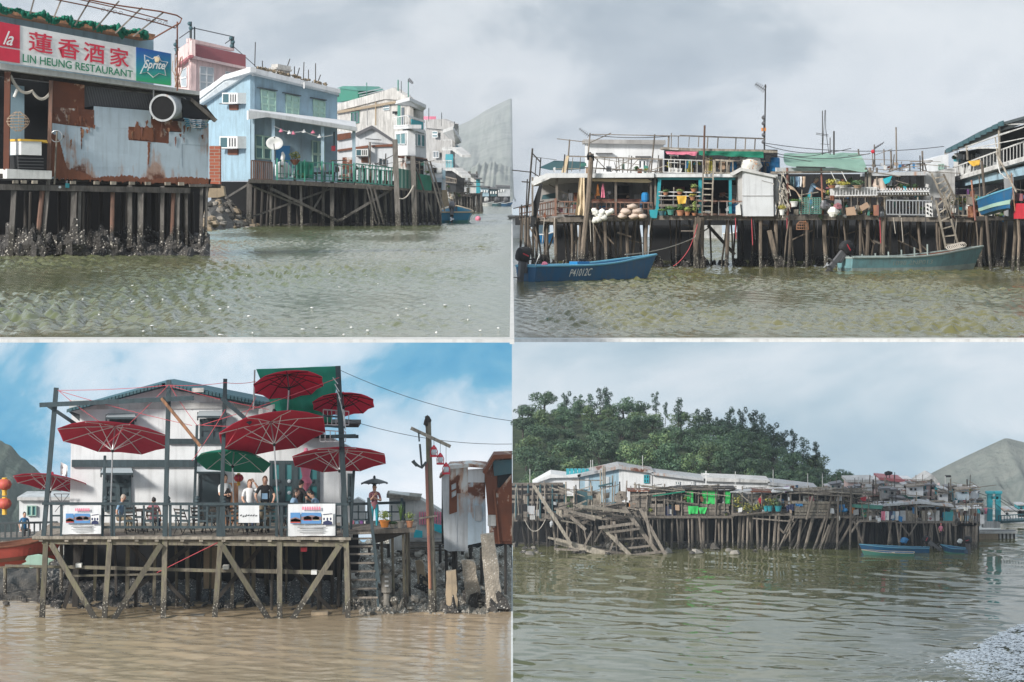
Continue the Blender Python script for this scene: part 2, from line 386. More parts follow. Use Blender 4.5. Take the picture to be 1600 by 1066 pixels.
B().box((.03, YTR-.45, ZTR-.05), (.18*YTR, YTR+.3, ZTR+.02)).o('basin_wall', 'concrete', kind='structure')
B().box((-.03, YTL-.35, ZTL-.05), (.03, 3000, ZTL+.012)).o('basin_wall', 'concrete', kind='structure')
# skies of the two lower waters: each a glowing sky wall, with an added light sheet overhead
def skymat(name, cols, sc, thr, grad=None, seedo=(0, 0, 0)):
    m = bpy.data.materials.new(name); m.use_nodes = True; M[name] = m; nt = m.node_tree; nt.nodes.clear()
    out = N(nt, 'ShaderNodeOutputMaterial'); em = N(nt, 'ShaderNodeEmission')
    t = N(nt, 'ShaderNodeTexCoord'); g = N(nt, 'ShaderNodeMapping'); g.inputs['Scale'].default_value = sc; g.inputs['Location'].default_value = seedo
    L(nt, t.outputs['Object'], g.inputs[0])
    a = N(nt, 'ShaderNodeTexNoise', i_Scale=1.0, i_Detail=8.0, i_Roughness=.55, i_Distortion=.5); L(nt, g.outputs[0], a.inputs['Vector'])
    L(nt, ramp(nt, a.outputs[0], [(p, c) for p, c in zip(thr, cols)]), em.inputs[0]); L(nt, em.outputs[0], out.inputs[0])
    return m
skymat('sky_bl', [(.045, .26, .46), (.14, .36, .52), (.45, .56, .65), (.66, .70, .75)], (.016, .016, .026), (.40, .47, .52, .60), seedo=(3.1, 0, 1.7))
skymat('sky_br', [(.28, .39, .48), (.38, .48, .55), (.54, .60, .65), (.40, .49, .56)], (.011, .011, .025), (.30, .42, .58, .75), seedo=(2.4, 0, .7))
# each lower sky: a sky wall behind, and an unseen glowing sheet added overhead
def skysheet(pts, mat):
    b = B(); b.add(pts, [tuple(range(len(pts)))]); return b.o('sky', mat, kind='structure')
skysheet([(-180, 600, -75), (-.02, 600, -75), (-.02, 600, ZTL-.2), (-180, 600, ZTL-.2)], 'sky_bl')
skysheet([(.02, 900, -130), (230, 900, -130), (230, 900, ZTR-.3), (.02, 900, ZTR-.3)], 'sky_br')
skysheet([(-.03, 47, ZTL-.12), (-.03, 290, ZTL-.12), (-10, 290, ZTL-.12), (-24.4, 150, ZTL-.12), (-7.7, 47, ZTL-.12)], 'sky_bl')  # unseen glowing sheet, added to light the lower left from above
skysheet([(.03, 83, ZTR-.15), (.03, 262, ZTR-.15), (half*262, 262, ZTR-.15), (half*83, 83, ZTR-.15)], 'sky_br')  # same for the lower right: out of view, there for its light
B().box((-.03, 94, ZBR-3), (.03, 131, ZBL+.02)).o('basin_wall', 'concrete', kind='structure')
# ------------------------------------------------------------------ shared materials
wood('timber_tl', (.20, .185, .17), wetz=ZTL+.75)
wood('timber_tr', (.21, .165, .125), wetz=ZTR+.55)
wood('timber_bl', (.21, .185, .14), algae=.55, wetz=ZBL+.45)
wood('timber_br', (.26, .22, .18), wetz=ZBR+.5)
wood('timber', (.26, .225, .19)); wood('timber_dark', (.055, .047, .04), dark=(.02, .018, .016)); wood('timber_red', (.23, .12, .085), wetz=ZTL+.7)  # timber_dark also puts shade into the colour of rear stilts
wood('timber_orange', (.42, .20, .10), spread=.1); wood('timber_pale', (.40, .355, .29))
paint('white_wall', (.60, .60, .59), .8, .6, .6, .9, spread=.04); paint('white_clean', (.70, .71, .72), .75, .28, .32, .8, spread=.03)
paint('blue_wall', (.30, .44, .53), .75, .38, .42, .8, spread=.05, bmp=.15); paint('blue_post', (.33, .45, .53), .6, .25, .2)
paint('blue_trim', (.55, .60, .63), .7, .3, .3)
paint('pink_wall', (.78, .58, .56), .8, .32, .4, .8, spread=.03); paint('maroon', (.36, .105, .12), .6, .2, .15)
paint('stained_white', (.60, .58, .55), .85, .75, .65, .9, spread=.05); paint('grey_wall', (.42, .41, .40), .85, .7, .6, .9)
paint('green_paint', (.03, .25, .17), .55, .3, .2); paint('green_dull', (.06, .25, .20), .6, .4, .3); paint('teal_paint', (.02, .30, .36), .5, .3, .2)
paint('teal_dark', (.035, .10, .12), .6, .3, .2); paint('blue_paint', (.006, .095, .22), .5, .45, .45); paint('blue_barrel', (.01, .19, .45), .4, .15, .1)
paint('mint', (.33, .50, .42), .6, .25, .2); paint('grey_paint', (.30, .31, .32), .6, .35, .3); paint('dark_paint', (.045, .06, .065), .5, .25, .2)
paint('sheet_blue', (.45, .54, .61), .55, .22, .3, 1.4, rust=.26, rustscale=1.0, spread=.05)
paint('sheet_rusty', (.55, .56, .55), .6, .3, .5, 1.4, rust=.72, rustscale=1.6); paint('sheet_rust', (.33, .30, .27), .7, .3, .4, 1.6, rust=.84, rustscale=2.2)
paint('sheet_grey', (.45, .47, .49), .55, .35, .45, 1.2, rust=.12); paint('sheet_pale', (.66, .68, .70), .55, .2, .3, 1.2, spread=.06)
paint('rust_brown', (.20, .075, .04), .85, .5, .5, 1.5, dirtc=(.05, .02, .015)); paint('pipe_red', (.25, .10, .075), .7, .5, .4, rust=.4)
flat('black', (.004, .004, .005), .9); flat('dark', (.014, .015, .017), .8, spread=.3); flat('dark_grey', (.09, .09, .095), .6, spread=.2)  # black and dark also paint room and under-deck shade as colour
flat('white', (.78, .78, .77), .5); flat('white_plastic', (.74, .74, .72), .4, spread=.05); flat('metal', (.55, .56, .57), .35, .7); flat('metal_dark', (.16, .16, .17), .5, .5)
flat('red', (.55, .03, .05), .5); flat('sign_red', (.60, .025, .06), .5); flat('sign_green', (.008, .20, .10), .5); flat('yellow', (.70, .42, .05), .6); flat('orange', (.62, .22, .04), .6)
flat('pink', (.75, .22, .32), .6); flat('purple', (.22, .08, .28), .6); flat('navy', (.02, .03, .09), .6); flat('cream', (.62, .50, .34), .85); flat('beige', (.48, .36, .26), .85, spread=.15)
flat('sack', (.62, .50, .42), .9, spread=.12); flat('foam', (.78, .77, .72), .8, spread=.08); flat('terracotta', (.42, .19, .10), .8, spread=.1); flat('cardboard', (.42, .29, .20), .85, spread=.1)
flat('green_net', (.01, .20, .13), .8); flat('green_cloth', (.02, .26, .18), .75); flat('mint_tarp', (.36, .60, .48), .7); flat('lime_cloth', (.05, .62, .14), .7); flat('blue_stripe', (.12, .36, .50), .6)
flat('umbrella_red', (.46, .035, .07), .75); flat('umbrella_red2', (.55, .04, .09), .75); flat('navy_shirt', (.05, .07, .09), .8); flat('skin', (.56, .33, .23), .6); flat('hair', (.02, .016, .014), .6); flat('hair_grey', (.42, .36, .30), .7); flat('hair_brown', (.16, .08, .045), .7)
flat('leaf', (.09, .17, .04), .6, spread=.3); flat('leaf_dark', (.045, .10, .035), .6, spread=.3); flat('leaf_yellow', (.40, .36, .06), .6, spread=.2); flat('leaf_lime', (.30, .38, .10), .6, spread=.2); flat('rope_pale', (.5, .46, .40), .9); flat('rope_red', (.55, .08, .10), .8); flat('wire', (.05, .05, .055), .7)
flat('shirt_white', (.72, .72, .72), .8); flat('shirt_blue', (.20, .32, .45), .8); flat('shirt_black', (.018, .018, .02), .8); flat('denim', (.06, .09, .16), .8); flat('khaki', (.26, .21, .14), .8); flat('patterned', (.30, .12, .14), .8)
flat('lantern_red', (.50, .09, .065), .6); flat('photo_print', (.24, .16, .16), .5); flat('teal_cloth', (.02, .42, .50), .7); flat('sky_print', (.10, .26, .52), .5)
def fabric(name, col, tr=.45):
    m, nt, p = newmat(name); o = nt.nodes['Material Output']; t = N(nt, 'ShaderNodeBsdfTranslucent'); x = N(nt, 'ShaderNodeMixShader'); x.inputs[0].default_value = tr
    a = N(nt, 'ShaderNodeTexNoise', i_Scale=3.0, i_Detail=4.0); L(nt, coords(nt), a.inputs['Vector']); c = mixc(nt, ramp(nt, a.outputs[0], [(.35, (0, 0, 0)), (.75, (.3,)*3)]), col, tuple(q*.6 for q in col))
    L(nt, c, p.inputs['Base Color']); L(nt, c, t.inputs[0]); p.inputs['Roughness'].default_value = .8; L(nt, p.outputs[0], x.inputs[1]); L(nt, t.outputs[0], x.inputs[2]); L(nt, x.outputs[0], o.inputs[0])
fabric('umbrella_red', (.60, .05, .10)); fabric('umbrella_red2', (.70, .05, .12)); fabric('green_cloth', (.03, .36, .24)); fabric('mint_tarp', (.42, .66, .54)); fabric('lime_cloth', (.06, .66, .16), .3); fabric('green_net', (.012, .24, .15), .3)
paint('blue_bright', (.012, .20, .34), .5, .3, .3)
glass('glass_dark', (.05, .07, .08)); glass('glass_green', (.13, .34, .30)); glass('glass_teal', (.05, .19, .20)); glass('glass_pale', (.45, .50, .53)); glass('glass_mint', (.34, .52, .46), .3)
speckle('oyster', (.05, .046, .042), (.50, .47, .42), 11.0, .27); speckle('mud', (.075, .068, .058), (.22, .20, .17), 5.0, .2); speckle('mud_pale', (.20, .18, .15), (.62, .58, .51), 10.0, .34); speckle('granite', (.36, .31, .25), (.62, .57, .50), 14.0, .28, bmp=.5)
paint('stone', (.27, .25, .22), .9, .5, .3, 1.4, spread=.3, bmp=.8); paint('stone_tan', (.36, .28, .19), .9, .6, .5, 2.0, spread=.1, bmp=.7)
def brickmat():
    m, nt, p = newmat('brick'); t = N(nt, 'ShaderNodeTexBrick')
    for k, v in (('Color1', (.36, .10, .055, 1)), ('Color2', (.27, .075, .045, 1)), ('Mortar', (.30, .24, .20, 1)), ('Scale', 1.0), ('Mortar Size', .016), ('Brick Width', .45), ('Row Height', .15)): t.inputs[k].default_value = v
    g = N(nt, 'ShaderNodeTexCoord'); sx = N(nt, 'ShaderNodeSeparateXYZ'); cb = N(nt, 'ShaderNodeCombineXYZ'); L(nt, g.outputs['Object'], sx.inputs[0])
    L(nt, sx.outputs[0], cb.inputs[0]); L(nt, sx.outputs[2], cb.inputs[1]); L(nt, cb.outputs[0], t.inputs['Vector']); L(nt, t.outputs[0], p.inputs['Base Color']); p.inputs['Roughness'].default_value = .9
    bump(nt, p, t.outputs['Fac'], -.5)
brickmat()
def signmat():      # green to blue printed panel
    m, nt, p = newmat('sign_fade'); g = N(nt, 'ShaderNodeNewGeometry'); sx = N(nt, 'ShaderNodeSeparateXYZ'); L(nt, g.outputs['Position'], sx.inputs[0])
    mr = N(nt, 'ShaderNodeMapRange'); mr.inputs[1].default_value = CZ+3.45; mr.inputs[2].default_value = CZ+4.6; L(nt, sx.outputs[2], mr.inputs[0])
    L(nt, ramp(nt, mr.outputs[0], [(0, (.02, .36, .10)), (.5, (.01, .22, .30)), (1, (.01, .10, .42))]), p.inputs['Base Color']); p.inputs['Roughness'].default_value = .4
signmat()
# small shared builders ----------------------------------------------------------
def leaves(b, o, rx, ry, rz, n, s, seed=0, shell=.45):
    rr = random.Random(seed)
    for i in range(n):
        q = Vector((rr.gauss(0, 1), rr.gauss(0, 1), rr.gauss(0, 1))).normalized()*(shell+(1-shell)*rr.random())
        c = Vector(o)+Vector((q.x*rx, q.y*ry, q.z*rz)); a = Vector((rr.gauss(0, 1), rr.gauss(0, 1), rr.gauss(0, .6))).normalized()
        a = (a-q.normalized()*a.dot(q.normalized())*.85).normalized(); t = (q+Vector((rr.gauss(0, .25), rr.gauss(0, .25), rr.gauss(0, .25)))).cross(a).normalized(); l = s*rr.uniform(.6, 1.3)
        b.add([c-a*l, c+t*l*.42, c+a*l, c-t*l*.42], [(0, 1, 2, 3)], rr.randrange(2))
    return b
def potplant(name, pos, k, w, ph, lh, potm, leafm, label, group='', blade=False, seed=0):
    t = T(name, label, 'plant', pos, group or None); p = Vector(pos)
    B().lathe([(w*.34*k, 0), (w*.5*k, ph*k), (w*.55*k, ph*k), (w*.55*k, ph*k*.86)], p, 12).o('pot', potm, t)
    b = B(); c = p+Vector((0, 0, ph*k))
    if blade:
        rr = random.Random(seed)
        for i in range(22):
            a = rr.uniform(0, 6.28); r = rr.uniform(.3, 1)*w*.8*k; h = lh*k*rr.uniform(.6, 1); dd = Vector((math.cos(a), math.sin(a), 0)); s_ = dd.cross(Vector((0, 0, 1)))*w*.07*k
            b.add([c-s_, c+s_, c+dd*r*.5+Vector((0, 0, h*.75))+s_*.7, c+dd*r*.5+Vector((0, 0, h*.75))-s_*.7, c+dd*r+Vector((0, 0, h))], [(0, 1, 2, 3), (3, 2, 4)], i % 2)
    else: leaves(b, c+Vector((0, 0, lh*k*.45)), w*.85*k, w*.7*k, lh*k*.55, 150, w*.16*k, seed, .2)
    b.o('foliage', [leafm, leafm], t); return t
def yagi(par, a, b, r, n=7, el=.5, mat='metal_dark', name='antenna'):
    """television aerial: boom with cross elements"""
    q = B(); a, b = Vector(a), Vector(b); q.tube([a, b], r, 5)
    for i in range(n):
        c = a.lerp(b, (i+.5)/n); e = el*(1-.4*i/n); q.tube([c+Vector((e*.25, -e*.4, e*.4)), c-Vector((e*.25, -e*.4, e*.4))], r*.7, 4)
    return q.o(name, mat, par)
def aircon(par_plane, q, label, name='air_conditioner', group=None):
    """q: x0,y0,x1,y1 front face; box with dark grille, bars and support bracket"""
    pl = par_plane; x0, y0, x1, y1 = q; c = pl.p(x0, y1, .6); t = T(name, label, 'air conditioner', c, group); k = c.y/F
    rect(t, pl, x0, y0, x1, y1, .62, 'white_plastic', 'casing', .6)
    rect(t, pl, x0+(x1-x0)*.05, y0+(y1-y0)*.12, x0+(x1-x0)*.42, y1-(y1-y0)*.1, .02, 'teal_dark', 'grille', .612)
    for i in range(3): rect(t, pl, x0+(x1-x0)*(.52+.15*i), y0+(y1-y0)*.15, x0+(x1-x0)*(.60+.15*i), y1-(y1-y0)*.15, .02, 'dark_grey', 'vent', .613)
    bar(t, pl, x0+1, y1+.6, x1-1, y1+.6, 1.5, 'metal_dark', 'bracket', .35, d=.5)
    rect(t, pl, x0+(x1-x0)*.45, y1+.8, x1, y1+10, .08, 'rust_brown', 'support_frame', .08)
    return t
def hull(name, A, Bv, w, h, col, label, rim='white', bottom=None, inner='blue_paint', flare=.75, bowup=.5, n=16, sharp=.5, cat='boat', loc=None, group=None, seats=3, stern=.85):
    """open boat: A stern point, Bv bow point on the water line, w beam, h freeboard"""
    A, Bv = Vector(A), Vector(Bv); ax = (Bv-A); ln = ax.length; ax.normalize(); sd = ax.cross(Vector((0, 0, 1))).normalized()
    t = T(name, label, cat, loc or A, group)
    def sec(u, s):      # returns (half beam, gunwale height, keel depth)
        hb = w/2*(stern+(1-stern)*min(1, u*2.2))*(1-max(0, (u-sharp)/(1-sharp))**2.1*.985); gz = h*(1+bowup*max(0, (u-.35)/.65)**2); return hb, gz
    def ring(u, inset, dz):
        hb, gz = sec(u, 0); hb = max(.012, hb-inset); c = A+ax*(ln*u+(gz*.55*max(0, u-.82)/.18 if inset == 0 else 0)); out = []
        for f_, zz in ((-1, gz), (-flare, gz*.1-.05), (-flare*.72, -h*.35), (0, -h*.42), (flare*.72, -h*.35), (flare, gz*.1-.05), (1, gz)):
            rk = gz*.55*max(0, u-.82)/.18*(zz/gz if zz > 0 else 0)
            out.append(A+ax*(ln*u+rk)+sd*(hb*f_)+Vector((0, 0, zz if inset == 0 else max(zz, dz) if zz < gz else zz)))
        return out
    us = [i/n for i in range(n+1)]
    b = B(); g = [ring(u, 0, 0) for u in us]; b.sheet(g); b.add(g[0], [tuple(range(7))]); b.o('hull', col, t, smooth=False)
    if bottom:
        q = B(); gg = []
        for u in us:
            r_ = [v_-Vector((0, 0, .025)) for v_ in ring(u, -.025, 0)]; lo = [r_[i] for i in (1, 2, 3, 4, 5)]
            gg.append([r_[0].lerp(r_[1], .72)]+lo+[r_[6].lerp(r_[5], .72)])
        q.sheet(gg); q.add(gg[0], [tuple(range(7))]); q.o('bottom', bottom, t)
    b = B(); gi = [ring(u, .07, h*.25)[::-1] for u in us[:-1]]; b.sheet(gi); b.o('inner_hull', inner, t)
    for s_ in (0, 6):
        q = B(); q.tube([r_[s_]+Vector((0, 0, .01)) for r_ in g], h*.075, 6); q.o('gunwale', rim, t)
    q = B(); q.beam(g[0][0], g[0][6], h*.12, h*.12); q.o('transom_cap', rim, t)
    for i in range(seats):
        u = .22+.6*i/max(1, seats); hb, gz = sec(u, 0); c = A+ax*(ln*u)+Vector((0, 0, h*.7)); B().beam(c-sd*hb*.9, c+sd*hb*.9, .24, .05, ref=Vector((0, 0, 1))).o('thwart', rim if i % 2 else inner, t)
    return t, ax, sd
def outboard(par, o, ax, sd, s, tilt=.0, cowl='dark', leg='dark_grey', side=1):
    """outboard motor on a transom: cowl, mid section, bracket, lower unit, propeller, tiller"""
    up = Vector((0, 0, 1)); a = (up*math.cos(tilt)+ax*math.sin(tilt)).normalized(); bk = (-ax*math.cos(tilt)+up*math.sin(tilt)).normalized()
    rot = Matrix((sd, bk, a)).transposed(); o = Vector(o)+bk*.16*s
    b = B(); pr_ = []
    for r, z, sh_ in ((.13, .0, 0), (.19, .05, 0), (.205, .16, .01), (.20, .30, .02), (.175, .40, .05), (.13, .45, .07), (.05, .47, .08)):
        row = []
        for j in range(17):
            t_ = 2*math.pi*j/16; cx_ = math.copysign(abs(math.cos(t_))**.55, math.cos(t_)); cy_ = math.copysign(abs(math.sin(t_))**.55, math.sin(t_)); row.append(o+a*(.12+z)*s+sd*(cx_*r*.78*s)+bk*(cy_*r*1.2*s-sh_*s))
        pr_.append(row)
    b.sheet(pr_); b.add(pr_[-1][:16], [tuple(range(16))]); b.add(pr_[0][:16], [tuple(range(15, -1, -1))])
    c = b.o('motor_cowl', cowl, par, smooth=True)
    [B().beam(o+a*.30*s+sd*q_*.163*s-bk*.12*s, o+a*.36*s+sd*q_*.163*s+bk*.12*s, .012*s, .035*s, ref=a).o('stripe', 'red', c) for q_ in (-1, 1)]
    b = B(); b.beam(o+a*.13*s, o-a*.62*s, .13*s, .17*s, ref=bk); b.beam(o-a*.40*s-bk*.02*s, o-a*.42*s+bk*.26*s, .16*s, .03*s, ref=a); b.o('motor_leg', leg, par)
    b = B(); b.ball(o-a*.66*s, .07*s, .17*s, .07*s, 8, rot=rot); b.beam(o-a*.68*s, o-a*.86*s, .02*s, .14*s, ref=bk); b.o('gear_case', leg, par)
    b = B()
    for i in range(3):
        th = 2.1*i; dv = sd*math.cos(th)+a*math.sin(th); q = o-a*.66*s+bk*.17*s; b.beam(q, q+dv*.13*s, .07*s, .015*s, ref=bk)
    b.o('propeller', 'metal', par)
    b = B(); b.beam(o-bk*.12*s+a*.1*s, o-bk*.14*s-a*.24*s, .2*s, .08*s, ref=bk); b.o('clamp_bracket', 'dark_grey', par)
    b = B(); b.tube([o+a*.18*s-bk*.1*s, o+a*.26*s-bk*.62*s], .022*s, 6); b.o('tiller', 'dark', par)
def rock(par, o, r, mat, seed, name='rock', flat_=.75, **pr):
    rr = random.Random(seed); b = B().ball(o, r*rr.uniform(.8, 1.3), r*rr.uniform(.8, 1.2), r*flat_*rr.uniform(.8, 1.2), 7, jit=.38, seed=seed)
    return b.o(name, mat, par, **pr)
def mound(name, grid, mat, kind='structure'):
    return B().sheet(grid).o(name, mat, None, smooth=False, kind=kind)
# ================================================================== upper left: restaurant row on the creek
M['sign_fade'].node_tree.nodes
def Ytl(yw): return 9500/(yw-YH)
WZ = ZTL-.4
A = PL(5, 99, 325, 102.5)
# ---- restaurant
rs = T('restaurant', 'restaurant on timber stilts clad in rusted pale blue metal sheets under a long signboard', 'restaurant', A.p(165, 392, 0))
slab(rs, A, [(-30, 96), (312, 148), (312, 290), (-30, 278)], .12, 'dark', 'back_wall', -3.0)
slab(rs, A, [(-30, 270), (345, 288), (345, 294), (-30, 277)], 3.2, 'timber_dark', 'floor', -.05)
slab(rs, A, [(-30, 20), (240, 58), (240, 140), (-30, 100)], .2, 'blue_wall', 'upper_wall', -2.2)
slab(rs, A, [(-30, 4), (243, 54), (240, 62), (-30, 14)], 1.2, 'timber_orange', 'eave_board', -1.2)
slab(rs, A, [(-30, 94), (312, 143), (312, 149), (-30, 104)], 3.0, 'concrete', 'canopy_slab', .35)
slab(rs, A, [(-30, 100), (312, 146), (306, 152), (-30, 116)], .15, 'timber_dark', 'lintel', -.1)
# cladding: each sheet of metal its own piece
sh = [([(81, 126), (132, 133), (132, 171), (80, 167)], 'sheet_rust'), ([(80, 167), (100, 168.5), (100, 195), (80, 192)], 'sheet_rusty'), ([(100, 168.5), (147, 172), (147, 200), (100, 195)], 'sheet_rusty'),
      ([(147, 166), (236, 173), (236, 202), (147, 199)], 'sheet_blue'), ([(236, 186), (284, 190), (284, 206), (236, 203)], 'sheet_rusty'), ([(284, 190), (326, 193), (326, 228), (284, 225)], 'sheet_blue'),
      ([(80, 192), (147, 199), (147, 238), (80, 236)], 'sheet_blue'), ([(147, 199), (201, 201), (201, 241), (147, 238)], 'sheet_blue'), ([(201, 198), (240, 200), (240, 222), (201, 219)], 'sheet_rust'),
      ([(240, 203), (264, 206), (264, 226), (240, 222)], 'sheet_rusty'), ([(264, 206), (284, 207), (284, 226), (264, 226)], 'sheet_blue'),
      ([(201, 219), (284, 226), (284, 262), (201, 258)], 'sheet_blue'), ([(284, 225), (326, 228), (326, 264), (284, 262)], 'sheet_blue'),
      ([(80, 236), (147, 238), (147, 262), (80, 260)], 'sheet_blue'), ([(147, 238), (201, 241), (201, 262), (147, 262)], 'sheet_blue'),
      ([(80, 260), (147, 262), (147, 281), (80, 279)], 'sheet_blue'), ([(147, 262), (201, 258), (201, 283), (147, 281)], 'sheet_blue'), ([(201, 258), (326, 264), (326, 288), (201, 283)], 'sheet_blue')]
def jag(par, pl, poly, thick, mat, name, off, amp=1.6, seed=[0]):
    out = []; seed[0] += 1; rr = random.Random(seed[0])
    for (x0, y0), (x1, y1) in zip(poly, poly[1:]+poly[:1]):
        n_ = max(1, int(math.hypot(x1-x0, y1-y0)/1.5))
        for i in range(n_):
            t_ = i/n_; edge = x0 in (80, 326) and x1 in (80, 326); a_ = 0 if edge else amp
            out.append((x0+(x1-x0)*t_+rr.uniform(-.4, .4)*a_, y0+(y1-y0)*t_+rr.choice([-1, -.3, .2, .7, 1.3])*rr.random()*a_*1.6))
    return slab(par, pl, out, thick, mat, name, off)
rr = random.Random(77)
for i in range(46):      # small blisters and drips of rust
    cx, cy = rr.choice([(110, 180), (130, 190), (225, 195), (262, 205), (120, 150), (95, 215), (275, 200), (310, 200)]); x = cx+rr.gauss(0, 13); y = cy+rr.gauss(0, 9)
    if 84 < x < 322 and y > 150+(x-80)*.16: w_ = rr.uniform(1, 4.5); h_ = rr.uniform(3, 15); jag(rs, A, [(x, y), (x+w_, y+rr.uniform(-2, 2)), (x+w_*.7, y+h_*.7), (x+w_*.4, y+h_)], .012, rr.choice(['rust_brown', 'pipe_red', 'timber_orange']), 'rust_spot', .05+.002*(i % 5), .9)
for i, (q, m) in enumerate(sh): slab(rs, A, q, .03, m, 'metal_sheet', .02+.004*(i % 3))
jag(rs, A, [(80, 208), (88, 210), (97, 232), (104, 262), (126, 268), (146, 277), (201, 274), (240, 280), (290, 276), (326, 279), (326, 289), (200, 284), (88, 279), (80, 276)], .02, 'rust_brown', 'rust_patch', .045)
jag(rs, A, [(201, 199), (208, 206), (214, 190), (222, 204), (230, 196), (240, 204), (240, 222), (231, 219), (201, 217)], .02, 'rust_brown', 'rust_patch', .043)
jag(rs, A, [(231, 222), (235, 222), (233, 250), (231.5, 262)], .015, 'rust_brown', 'rust_streak', .04)
jag(rs, A, [(126, 199), (129, 199), (127.5, 232)], .015, 'rust_brown', 'rust_streak', .04)
slab(rs, A, [(132, 134), (240, 148), (240, 172), (147, 166), (132, 168)], .1, 'dark_grey', 'mesh_vent', -.25)
for i in range(26):
    x = 134+i*4.1; post(rs, A, x, 134+(x-132)*.13, x+7, 164+(x-132)*.06, .9, 'metal_dark', 'vent_strip', -.12, square=True)
post(rs, A, 240, 139, 240, 186, 2.2, 'white_wall', 'vent_post', .1, square=True)
c = A.p(262, 168, .2); k = c.y/F      # exhaust duct
b = B(); rot = Vector((-.15, -1, -.05)).to_track_quat('Z', 'Y').to_matrix()
b.lathe([(19*k, -1.2), (20*k, .5), (21.5*k, .52), (21.5*k, .62), (18.4*k, .62), (18*k, -.4), (.01, -.4)], c, 26, ax=rot)
d_ = b.o('exhaust_duct', 'sheet_grey', rs); B().lathe([(.01, 0), (18.1*k, .0), (18.1*k, .02), (.01, .02)], c+rot @ Vector((0, 0, .57)), 24, ax=rot).o('duct_shade', 'black', d_)  # black disc paints the shade inside the duct
slab(rs, A, [(284, 153), (322, 166), (338, 186), (318, 190), (286, 186)], .06, 'dark', 'awning', .25)
slab(rs, A, [(300, 153), (340, 187), (336, 191), (298, 158)], .1, 'timber', 'awning_edge', .32)
post(rs, A, 321, 164, 324, 190, 4, 'timber', 'prop', .2, square=True)
post(rs, A, 80, 126, 76, 278, 6, 'timber_red', 'door_post', .12, square=True); post(rs, A, 12, 112, 10, 265, 9, 'sheet_rust', 'door_post', .1, square=True)
slab(rs, A, [(16, 132), (38, 135), (38, 262), (16, 262)], .05, 'blue_wall', 'door_panel', -.9)
slab(rs, A, [(11, 264), (81, 267), (81, 280), (11, 279)], .8, 'concrete', 'sill_beam', .3)
rope(rs, [A.p(16, 118, .1), A.p(50, 142, .1), A.p(80, 143, .1)], .05, 'rope_pale', 'cable', .25)
post(rs, A, 27, 140, 22, 152, 5, 'white_plastic', 'lamp_tube', -.2)
c = A.p(88, 213, .25); k = c.y/F
b = B(); b.tube([c+Vector((math.cos(t*.393)*9*k, 0, math.sin(t*.393)*9*k)) for t in range(17)], .8*k, 5); hoop = b.o('net_ring', 'metal', None, label='round metal hoop of a hand net on a wooden stick against rusty sheet', cat='hand net')
post(hoop, A, 89, 205, 85, 288, 3, 'timber_pale', 'handle', .22)
# stilts and beams
post(rs, A, -20, 292, 296, 298, 9, 'timber_tl', 'beam', .1, square=True); post(rs, A, 296, 290, 330, 290, 4, 'timber_tl', 'beam', .1, square=True)
for x in (24, 37, 54, 114, 151, 177, 206, 231, 262, 283): post(rs, A, x-4, 284+x*.012, x+4, 284+x*.012, 5, 'timber_pale', 'joist_end', .3, square=True)
for x0, y0, x1, w, m, q in ((22, 298, 18, 8, 'timber_tl', 1), (66, 298, 59, 8, 'timber_red', 0), (76, 280, 68, 6, 'timber_tl', 1), (116, 300, 114, 9, 'timber_tl', 1), (124, 300, 122, 7, 'timber_tl', 0), (130, 300, 129, 6, 'timber_dark', 0),
                       (176, 300, 175, 7, 'timber_red', 0), (203, 290, 203, 7, 'timber_tl', 1), (220, 300, 219, 9, 'timber_tl', 1), (254, 291, 253, 6, 'timber_tl', 1), (271, 300, 268, 7, 'timber_red', 0), (278, 300, 277, 6, 'timber_tl', 1), (291, 300, 291, 5, 'timber_tl', 1), (315, 292, 314, 5, 'timber_tl', 1), (323, 289, 321, 5, 'timber_tl', 0)):
    post(rs, A, x0, y0, x1, 372, w, m, 'stilt', .05, toz=WZ, square=bool(q))
for x, off in ((40, -2), (92, -2.4), (108, -2), (140, -1.5), (158, -2.4), (192, -2), (214, -2.6), (228, -2), (240, -2.4), (260, -2), (286, -1.6), (300, -2), (48, -4), (130, -4), (200, -4), (246, -4)):
    post(rs, A, x, 300, x+R.uniform(-2, 2), 372, R.uniform(5, 8), 'timber_dark', 'stilt', off, toz=WZ)  # rear stilts use darker timber, shade put into their colour
# oyster clumps round the stilt feet
for i, (x, r) in enumerate(((18, 12), (46, 15), (60, 9), (70, 8), (92, 13), (118, 15), (140, 11), (162, 15), (176, 9), (190, 13), (204, 9), (220, 9), (236, 12), (253, 8), (268, 9), (284, 10), (300, 9), (316, 10), (30, 12), (152, 11))):
    o = A.p(x, 380, .1+.9*(i % 3)-1.0); k = o.y/F; o.z = ZTL+r*k*.35
    o.z += r*k*.35; B().ball(o, r*k*1.05, r*k, r*k*2.3, 11, jit=.55, seed=i).o('oyster_clump', 'oyster', None, kind='structure')
slab(rs, A, [(-30, 276), (330, 280), (300, 420), (-30, 420)], .1, 'black', 'underside_shade', -5.5)  # black sheet painted for the shade below the floor
g = []
for j in range(9): g.append([Vector((P(x, 0, 99.6+j*.7).x, 99.6+j*.7, ZTL-.12+.75*(j/8)**.6+.30*mn.noise(Vector((x*.07, j*.6, 3)))+.12*mn.noise(Vector((x*.3, j*1.7, 5))))) for x in range(-20, 330, 4)])
mound('mud_bank', g, 'oyster')
